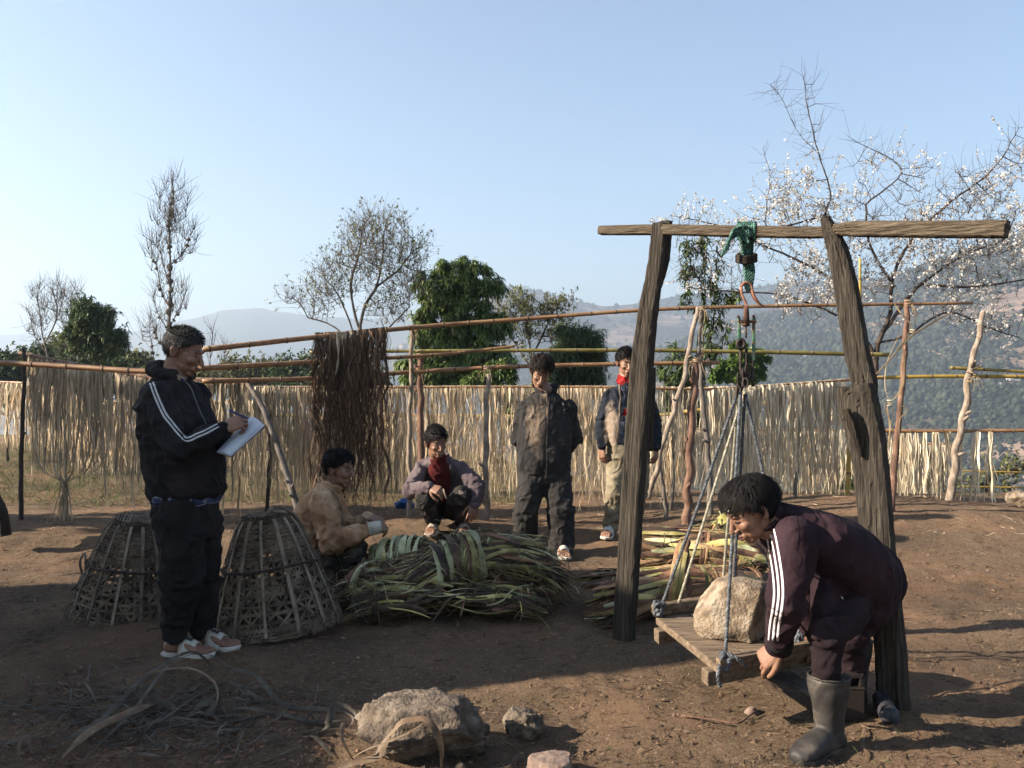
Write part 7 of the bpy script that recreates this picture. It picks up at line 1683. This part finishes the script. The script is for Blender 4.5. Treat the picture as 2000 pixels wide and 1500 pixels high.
def mud_mat(name, c, mud, regs, scale=9):
    """cloth with dried mud: regs = [(x,z,rx,rz,weight)] centres in world metres"""
    m = cloth(name, c, scale=6); nt, N, L = node_bits(m); b = N['Principled BSDF']; src = b.inputs['Base Color'].links[0].from_socket
    geo = N.new('ShaderNodeTexCoord'); tot = None
    def mm(op, a, b2):
        q = N.new('ShaderNodeMath'); q.operation = op
        for i, v in enumerate((a, b2)):
            if isinstance(v, (int, float)): q.inputs[i].default_value = v
            else: L.new(v, q.inputs[i])
        return q.outputs[0]
    sp = N.new('ShaderNodeSeparateXYZ'); L.new(geo.outputs['Object'], sp.inputs[0])
    for x, z, rx, rz, w in regs:
        dx = mm('DIVIDE', mm('SUBTRACT', sp.outputs[0], x), rx); dz = mm('DIVIDE', mm('SUBTRACT', sp.outputs[2], z), rz)
        g = mm('MULTIPLY', mm('MAXIMUM', mm('SUBTRACT', 1.0, mm('ADD', mm('MULTIPLY', dx, dx), mm('MULTIPLY', dz, dz))), 0.0), w); tot = g if tot is None else mm('MAXIMUM', tot, g)
    nz_ = N.new('ShaderNodeTexNoise'); nz_.inputs['Scale'].default_value = scale; nz_.inputs['Detail'].default_value = 7; nz_.inputs['Roughness'].default_value = .7; L.new(geo.outputs['Object'], nz_.inputs[0])
    f = mm('MULTIPLY', mm('SUBTRACT', mm('ADD', tot, nz_.outputs[0]), .85), 2.2); cl = N.new('ShaderNodeClamp'); L.new(f, cl.inputs[0]); cl.inputs[2].default_value = .92
    mx = N.new('ShaderNodeMix'); mx.data_type = 'RGBA'; L.new(cl.outputs[0], mx.inputs[0]); L.new(src, mx.inputs[6]); mx.inputs[7].default_value = (*mud, 1); L.new(mx.outputs[2], b.inputs['Base Color']); return m
M_j4 = mud_mat('muddy_black_jacket', (.032, .030, .031), (.155, .115, .085), [(-.09, .98, .11, .30, .75), (-.02, 1.10, .05, .33, .8), (.10, .90, .10, .25, .35), (0, .78, .2, .15, .45)])
M_p4 = mud_mat('muddy_black_trousers', (.035, .032, .031), (.13, .105, .085), [(.15, .45, .08, .5, .35), (-.12, .5, .06, .3, .25)])
def sec(c, hw, hd): return (c, RT*hw, FW*hd)
sh = [torso_loft([sec(P(1062, 925, d0), .185, .135), sec(P(1062, 905, d0), .205, .15), sec(P(1064, 865, d0), .20, .15), sec(P(1066, 825, d0), .205, .145), sec(P(1066, 800, d0), .19, .12), sec(P(1066, 786, d0), .165, .105), sec(P(1066, 776, d0), .12, .09), sec(P(1066, 766, d0), .075, .072)])]
for s in 'nf': sh += limb([J['sh'+s], J['sh'+s].lerp(J['el'+s], .5), J['el'+s], J['wr'+s]], [.060, .066, .064, .055], 16)
jk, bv = garment('jacket', sh, .0085, [(J['shn'], J['eln'], 1.2), (J['eln'], J['wrn'], 1), (J['shf'], J['elf'], 1.2), (J['elf'], J['wrf'], 1), (P(1052, 920, d0-.1), P(1050, 790, d0-.1), .9), (P(1082, 920, d0-.1), P(1084, 790, d0-.1), .9)], .011, 31, M_j4, e, fa=7, fb=9)
collar(ring_pts(P(1066, 769, d0), .080, .072, RT, FW, 2.0, 2.0+5.4, 26, -.03), .062, M_j4, 'collar', e, .008, 1, .45)
surf_ribbon(bv, [(1062, 775), (1060, 800), (1057, 850), (1055, 895), (1056, 915)], .045, M_j4, 'placket', e, 24, .008)
surf_ribbon(bv, [(1072, 778), (1070, 820), (1068, 870), (1068, 915)], .006, cloth('zip_tape', (.07, .06, .055)), 'zip', e, 24, .004)
surf_ribbon(bv, [(1034, 842), (1030, 860), (1024, 880)], .008, cloth('pocket_welt', (.05, .04, .035)), 'pocket', e, 8, .004)
surf_ribbon(bv, [(1098, 786), (1101, 792)], .012, M_beige, 'chest_mark', e, 5, .004)
sh = [torso_loft([sec(P(1062, 895, d0), .15, .11), sec(P(1063, 915, d0), .175, .135), sec(P(1064, 932, d0), .18, .135), sec(P(1064, 945, d0), .15, .11)])]
for s in 'nf': sh += limb([J['hip'+s], J['hip'+s].lerp(J['kn'+s], .5), J['kn'+s], J['kn'+s].lerp(J['an'+s], .5), J['an'+s]-Vector((0, 0, .0))], [.112, .108, .104, .096, .086], 16)
garment('trousers', sh, .0085, [(J['hipn'], J['knn'], 1), (J['knn'], J['ann'], 1.25), (J['hipf'], J['knf'], 1), (J['knf'], J['anf'], 1.25)], .013, 33, M_p4, e, fa=10)
# ============ 5: standing man with the red scarf =====================
gz = G(.85, 7.35); e = person('man with a red neck scarf standing half hidden behind the left post', (.92, 7.4, gz)); d0 = 7.4
J = dict(pelvis=P(1226, 870, d0), chest=P(1226, 805, d0), neck=P(1225, 746, d0), shn=P(1190, 776, d0), eln=P(1177, 822, d0+.03), wrn=P(1175, 873, d0-.06), shf=P(1262, 776, d0), elf=P(1278, 822, d0+.03), wrf=P(1281, 873, d0-.04),
         hipn=P(1209, 885, d0), knn=P(1203, 962, d0-.05), ann=P(1190, 1040, d0-.04), hipf=P(1245, 885, d0), knf=P(1247, 955, d0+.1), anf=P(1240, 1022, d0+.3))
FW = Vector((.05, -1, 0)).normalized(); RT = FW.cross(UPZ); T = frame_from(Vector((.10, -.96, -.24)), pos=P(1224, 708, d0-.03), sc=.98)
fine = head_shells(T, J['neck'])+hand_shells(J['wrn'], Vector((.04, -.1, -1)), Vector((-.75, -.5, 0)), 1, (.45, .5, .55, .6), (.3, .3))+hand_shells(J['wrf'], Vector((.0, -.1, -1)), Vector((.75, -.5, 0)), -1, (.4, .5, .5, .5), (.3, .3))
fine += foot_shells(J['ann'], P(1180, 1075, 7.1), gz+.026)+foot_shells(J['anf'], P(1245, 1060, 7.4), G(1, 7.7)+.026)
finish_body(e, core(J), fine); face_bits(T, e)
sandal(e, J['ann'], P(1180, 1075, 7.1), gz+.026, logo='swoosh'); sandal(e, J['anf'], P(1245, 1060, 7.4), G(1, 7.7)+.026, logo='swoosh')
hair(T, e, M_hair, 1000, (.03, .065), lambda v, d, r: (d.x*.5+.5, .45+d.y*.6, .15 if v.z > .08 else -.5), 5, .006, .25, w=.006)
M_j5 = mud_mat('navy_jacket', (.018, .022, .033), (.22, .17, .13), [(-.11, .88, .075, .30, .95)], 7); M_p5 = cloth('khaki_trousers', (.27, .225, .155), (.20, .165, .11), (.34, .29, .21)); M_tee = cloth('blue_grey_tshirt', (.06, .07, .095), scale=8)
def sec(c, hw, hd): return (c, RT*hw, FW*hd)
sh = [torso_loft([sec(P(1226, 870, d0), .165, .12), sec(P(1226, 858, d0), .175, .13), sec(P(1226, 825, d0), .185, .135), sec(P(1226, 800, d0), .19, .13), sec(P(1226, 778, d0), .175, .11), sec(P(1226, 766, d0), .15, .10), sec(P(1225, 756, d0), .11, .085), sec(P(1225, 747, d0), .068, .068)])]
for s in 'nf': sh += limb([J['sh'+s], J['sh'+s].lerp(J['el'+s], .5), J['el'+s], J['el'+s].lerp(J['wr'+s], .6), J['wr'+s]], [.057, .063, .060, .055, .042], 16)
jk, bv = garment('jacket', sh, .009, [(J['shn'], J['eln'], 1.2), (J['eln'], J['wrn'], 1), (J['shf'], J['elf'], 1.2), (J['elf'], J['wrf'], 1), (P(1210, 865, d0-.1), P(1210, 775, d0-.1), .8), (P(1244, 865, d0-.1), P(1244, 775, d0-.1), .8)], .014, 41, M_j5, e, fa=9, fb=8)
surf_ribbon(bv, [(1221, 755), (1221, 780), (1219, 820), (1217, 856)], .12, M_tee, 'tshirt', e, 20, .006, -6)
patch(bv, 1222, 806, 9, 14, cloth('red_print', (.35, .02, .02)), 'tshirt_print', e, off=.012)
surf_ribbon(bv, [(1210, 752), (1211, 790), (1208, 830), (1204, 862)], .012, cloth('jacket_zip', (.20, .16, .12)), 'jacket_edge', e, 20, .010)
mb = MB()
for k in range(7):
    c = [P(1224, 745, d0)+RT*(math.cos(a)*(.072+.006*math.sin(k)))+FW*(math.sin(a)*.074)+UPZ*(-.012+.010*k-.022*max(0, math.sin(a))+.004*math.sin(3*a+k)) for a in np.linspace(0, 6.283, 24)]
    mb.add(*tube(c, [.010+.002*math.sin(i*1.9+k) for i in range(24)], 7, cap=False), None)
mb.build('neck_scarf', cloth('red_scarf', (.30, .014, .016), (.18, .008, .01), (.42, .04, .035), scale=30), e)
sh = [torso_loft([sec(P(1226, 852, d0), .14, .10), sec(P(1226, 875, d0), .16, .125), sec(P(1226, 895, d0), .165, .125), sec(P(1226, 908, d0), .14, .1)])]
for s in 'nf': sh += limb([J['hip'+s], J['hip'+s].lerp(J['kn'+s], .5), J['kn'+s], J['kn'+s].lerp(J['an'+s], .5), J['an'+s]+Vector((0, 0, .02))], [.098, .094, .084, .072, .054], 16)
garment('trousers', sh, .0085, [(J['hipn'], J['knn'], .8), (J['knn'], J['ann'], 1.3), (J['hipf'], J['knf'], .8), (J['knf'], J['anf'], 1.3)], .014, 43, M_p5, e, fa=14)
# ============ 6: bent man holding the platform =======================
e = person('young man in dark tracksuit and rubber boots bending to steady the platform', (P(1615, 1470, 3.2).x, 3.2, 0))
J = dict(pelvis=P(1695, 1130, 3.52), chest=P(1590, 1050, 3.36), neck=P(1508, 1015, 3.28), shn=P(1556, 1052, 3.17), eln=P(1534, 1172, 3.12), wrn=P(1520, 1266, 3.30), shf=P(1548, 1055, 3.50), elf=P(1580, 1160, 3.58), wrf=P(1585, 1235, 3.66),
         hipn=P(1672, 1165, 3.42), knn=P(1612, 1238, 3.16), ann=P(1619, 1440, 3.20), hipf=P(1695, 1165, 3.66), knf=P(1655, 1235, 3.50), anf=P(1668, 1370, 3.66))
FW = Vector((-.93, -.30, 0)).normalized(); RT = FW.cross(UPZ); T = frame_from(Vector((-.86, -.12, -.50)), pos=P(1468, 996, 3.27), sc=.97)
fine = head_shells(T, J['neck'])+hand_shells(J['wrn'], P(1472, 1302, 3.36)-J['wrn'], Vector((-.15, -.72, .68)), -1, (.35, .6, .8, .9), (.15, .2), thumb_out=.55)+hand_shells(J['wrf'], Vector((-.2, .2, -1)), Vector((.3, .9, 0)), 1, (.8, .9, .9, .9))
finish_body(e, core(J), fine); face_bits(T, e)
def st6(v, d, r):
    t = min(max((v.y+.06)/.07+r.gauss(0, .25), 0), 1); return (d.x*.5+r.gauss(0, .1), .75*t-.2*(1-t), -.25*t-.8*(1-t))
hair(T, e, M_hair, 3600, (.04, .085), st6, 6, .008, .14, w=.0045)
M_j6 = cloth('dark_plum_jersey', (.031, .015, .021), (.022, .011, .016), (.048, .026, .034)); M_stw = cloth('white_stripe', (.72, .68, .70), (.6, .56, .58)); M_boot = mat('dusty_rubber', (.05, .044, .040), (.028, .025, .024), (.17, .14, .115), scale=7, rough=.6, bump=.15, bscale=60)
ax = (J['pelvis']-J['neck']).normalized()
dn = UPZ-ax*UPZ.dot(ax); dn.normalize(); sx = ax.cross(dn).normalized()
def sc6(px, py, d, hw, hd): return (P(px, py, d), sx*hw, dn*hd)
sh = [torso_loft([sc6(1504, 1012, 3.28, .07, .062), sc6(1528, 1030, 3.29, .14, .085), sc6(1560, 1045, 3.31, .185, .105), sc6(1610, 1072, 3.36, .195, .13), sc6(1652, 1104, 3.44, .19, .14), sc6(1684, 1136, 3.52, .18, .14), sc6(1698, 1156, 3.56, .155, .115)])]
sh += limb([J['shn'], J['shn'].lerp(J['eln'], .5), J['eln'], J['eln'].lerp(J['wrn'], .5), J['wrn']-(J['wrn']-J['eln'])*.05], [.078, .078, .066, .055, .043], 18)+limb([J['shf'], J['elf'], J['wrf']-(J['wrf']-J['elf'])*.1], [.076, .064, .043], 14)
# jacket tail hanging over the thigh
sh += [torso_loft([(P(1625, 1120, 3.38), Vector((.10, .10, 0)), Vector((.02, -.06, .05))), (P(1630, 1170, 3.32), Vector((.115, .12, 0)), Vector((.03, -.05, .04))), (P(1650, 1205, 3.30), Vector((.125, .13, .02)), Vector((.0, -.04, .03))), (P(1662, 1228, 3.30), Vector((.10, .12, .05)), Vector((0, -.02, .02)))], 16)]
sh += limb([P(1690, 1120, 3.46), P(1690, 1170, 3.44)], [.13, .125], 16)
sg = [(J['shn'], J['eln'], 1.0), (J['eln'], J['wrn'], 1.2), (J['shf'], J['elf'], 1), (J['elf'], J['wrf'], 1), (P(1520, 1020, 3.3), P(1700, 1140, 3.5), .9)]
jk, bv = garment('jacket', sh, .0075, sg, .011, 51, M_j6, e, smooth=5, fa=9, fine=.12)
for q, off in enumerate((-9.5, 0, 9.5)):
    surf_ribbon(bv, [(1497, 1008), (1502, 1030), (1508, 1055), (1514, 1090), (1519, 1125), (1521, 1160), (1518, 1190), (1513, 1220), (1510, 1250)], .0085, M_stw, 'sleeve_stripe', e, 60, .003, off*.9)
surf_ribbon(bv, [(1552, 985), (1556, 1010), (1560, 1045), (1556, 1075)], .003, cloth('seam', (.012, .007, .009)), 'seam', e, 20, .001)
surf_ribbon(bv, [(1641, 1165), (1648, 1172)], .006, M_stw, 'chest_mark', e, 4, .004)
collar(ring_pts(P(1503, 1012, 3.28), .066, .064, sx, dn, 0, 6.1, 26), .035, M_j6, 'collar', e, .008, 1, .05, (-ax*.9+UPZ*.0).normalized())
cf = J['wrn']-(J['wrn']-J['eln'])*.20
MB().add(*tube([cf, J['wrn']-(J['wrn']-J['eln'])*.02], [.045, .038], 18)).build('cuff', cloth('black_ribbing', (.015, .015, .018)), e)
sh = [torso_loft([sc6(1660, 1120, 3.50, .14, .11), sc6(1685, 1146, 3.54, .155, .12), sc6(1700, 1172, 3.56, .14, .10)])]
sh += limb([J['hipn'], J['hipn'].lerp(J['knn'], .5), J['knn'], J['knn'].lerp(J['ann'], .32), J['knn'].lerp(J['ann'], .54)], [.104, .086, .064, .053, .040], 18)+limb([J['hipf'], J['hipf'].lerp(J['knf'], .5), J['knf'], J['knf'].lerp(J['anf'], .55)], [.11, .095, .08, .052], 16)
garment('trousers', sh, .008, [(J['hipn'], J['knn'], 1), (J['knn'], J['ann'], 1), (J['hipf'], J['knf'], 1), (J['knf'], J['anf'], 1)], .012, 53, cloth('dark_track_trousers', (.024, .014, .018), (.018, .011, .014), (.045, .027, .032)), e)
def boot(ank, toe, gz, top):
    a = Vector((ank.x, ank.y, 0)); f = Vector((toe.x-ank.x, toe.y-ank.y, 0)).normalized(); s = f.cross(UPZ)
    def Q(u, v, h): return a+f*u+s*v+UPZ*(gz+h)
    shl = [torso_loft([(Q(-.01, 0, .03), s*.044, f*.055), (Q(-.005, 0, .09), s*.045, f*.052), (Q(.0, 0, .15), s*.052, f*.056), (Q(.0, 0, .22), s*.064, f*.068), (Q(.0, 0, .27), s*.067, f*.071)], 24),
           torso_loft([(Q(-.06, 0, .035), s*.034, UPZ*.03), (Q(-.03, 0, .042), s*.042, UPZ*.040), (Q(.03, 0, .055), s*.044, UPZ*.052), (Q(.09, 0, .045), s*.048, UPZ*.042), (Q(.14, 0, .038), s*.050, UPZ*.034), (Q(.18, 0, .032), s*.040, UPZ*.024), (Q(.20, 0, .028), s*.022, UPZ*.014)], 18)]
    V, F, NN = remesh(shl, .0065, 5); V = folds(V, NN, [(Q(0, 0, .02), Q(0, 0, .27), 1), (Q(0, 0, .03), Q(.2, 0, .03), .4)], .004, 61, fa=12); o = mesh_obj('rubber_boot', V, F, M_boot, e)
    pts = [Q(math.cos(t)*.0745, math.sin(t)*.071, .272+.004*math.cos(t)) for t in np.linspace(0, 6.283, 30)]; MB().add(*tube(pts, .0042, 6, cap=False)).build('boot_rim', M_boot, e)
    loop = [(-.075, .0), (-.062, .030), (-.02, .042), (.05, .038), (.11, .050), (.16, .050), (.195, .030), (.212, 0)]; lp = loop+[(u, -v) for u, v in reversed(loop[1:-1])]; n = len(lp)
    V = [Q(u, v, h) for h in (.0, .022) for u, v in lp]; F = [(j, (j+1) % n, n+(j+1) % n, n+j) for j in range(n)]+[tuple(range(n-1, -1, -1)), tuple(n+j for j in range(n))]
    MB().add(V, F).build('boot_sole', M_boot, e, smooth=False)
boot(J['ann'], P(1565, 1480, 3.10), .0, .27); boot(J['anf'], P(1620, 1420, 3.5), .0, .27)
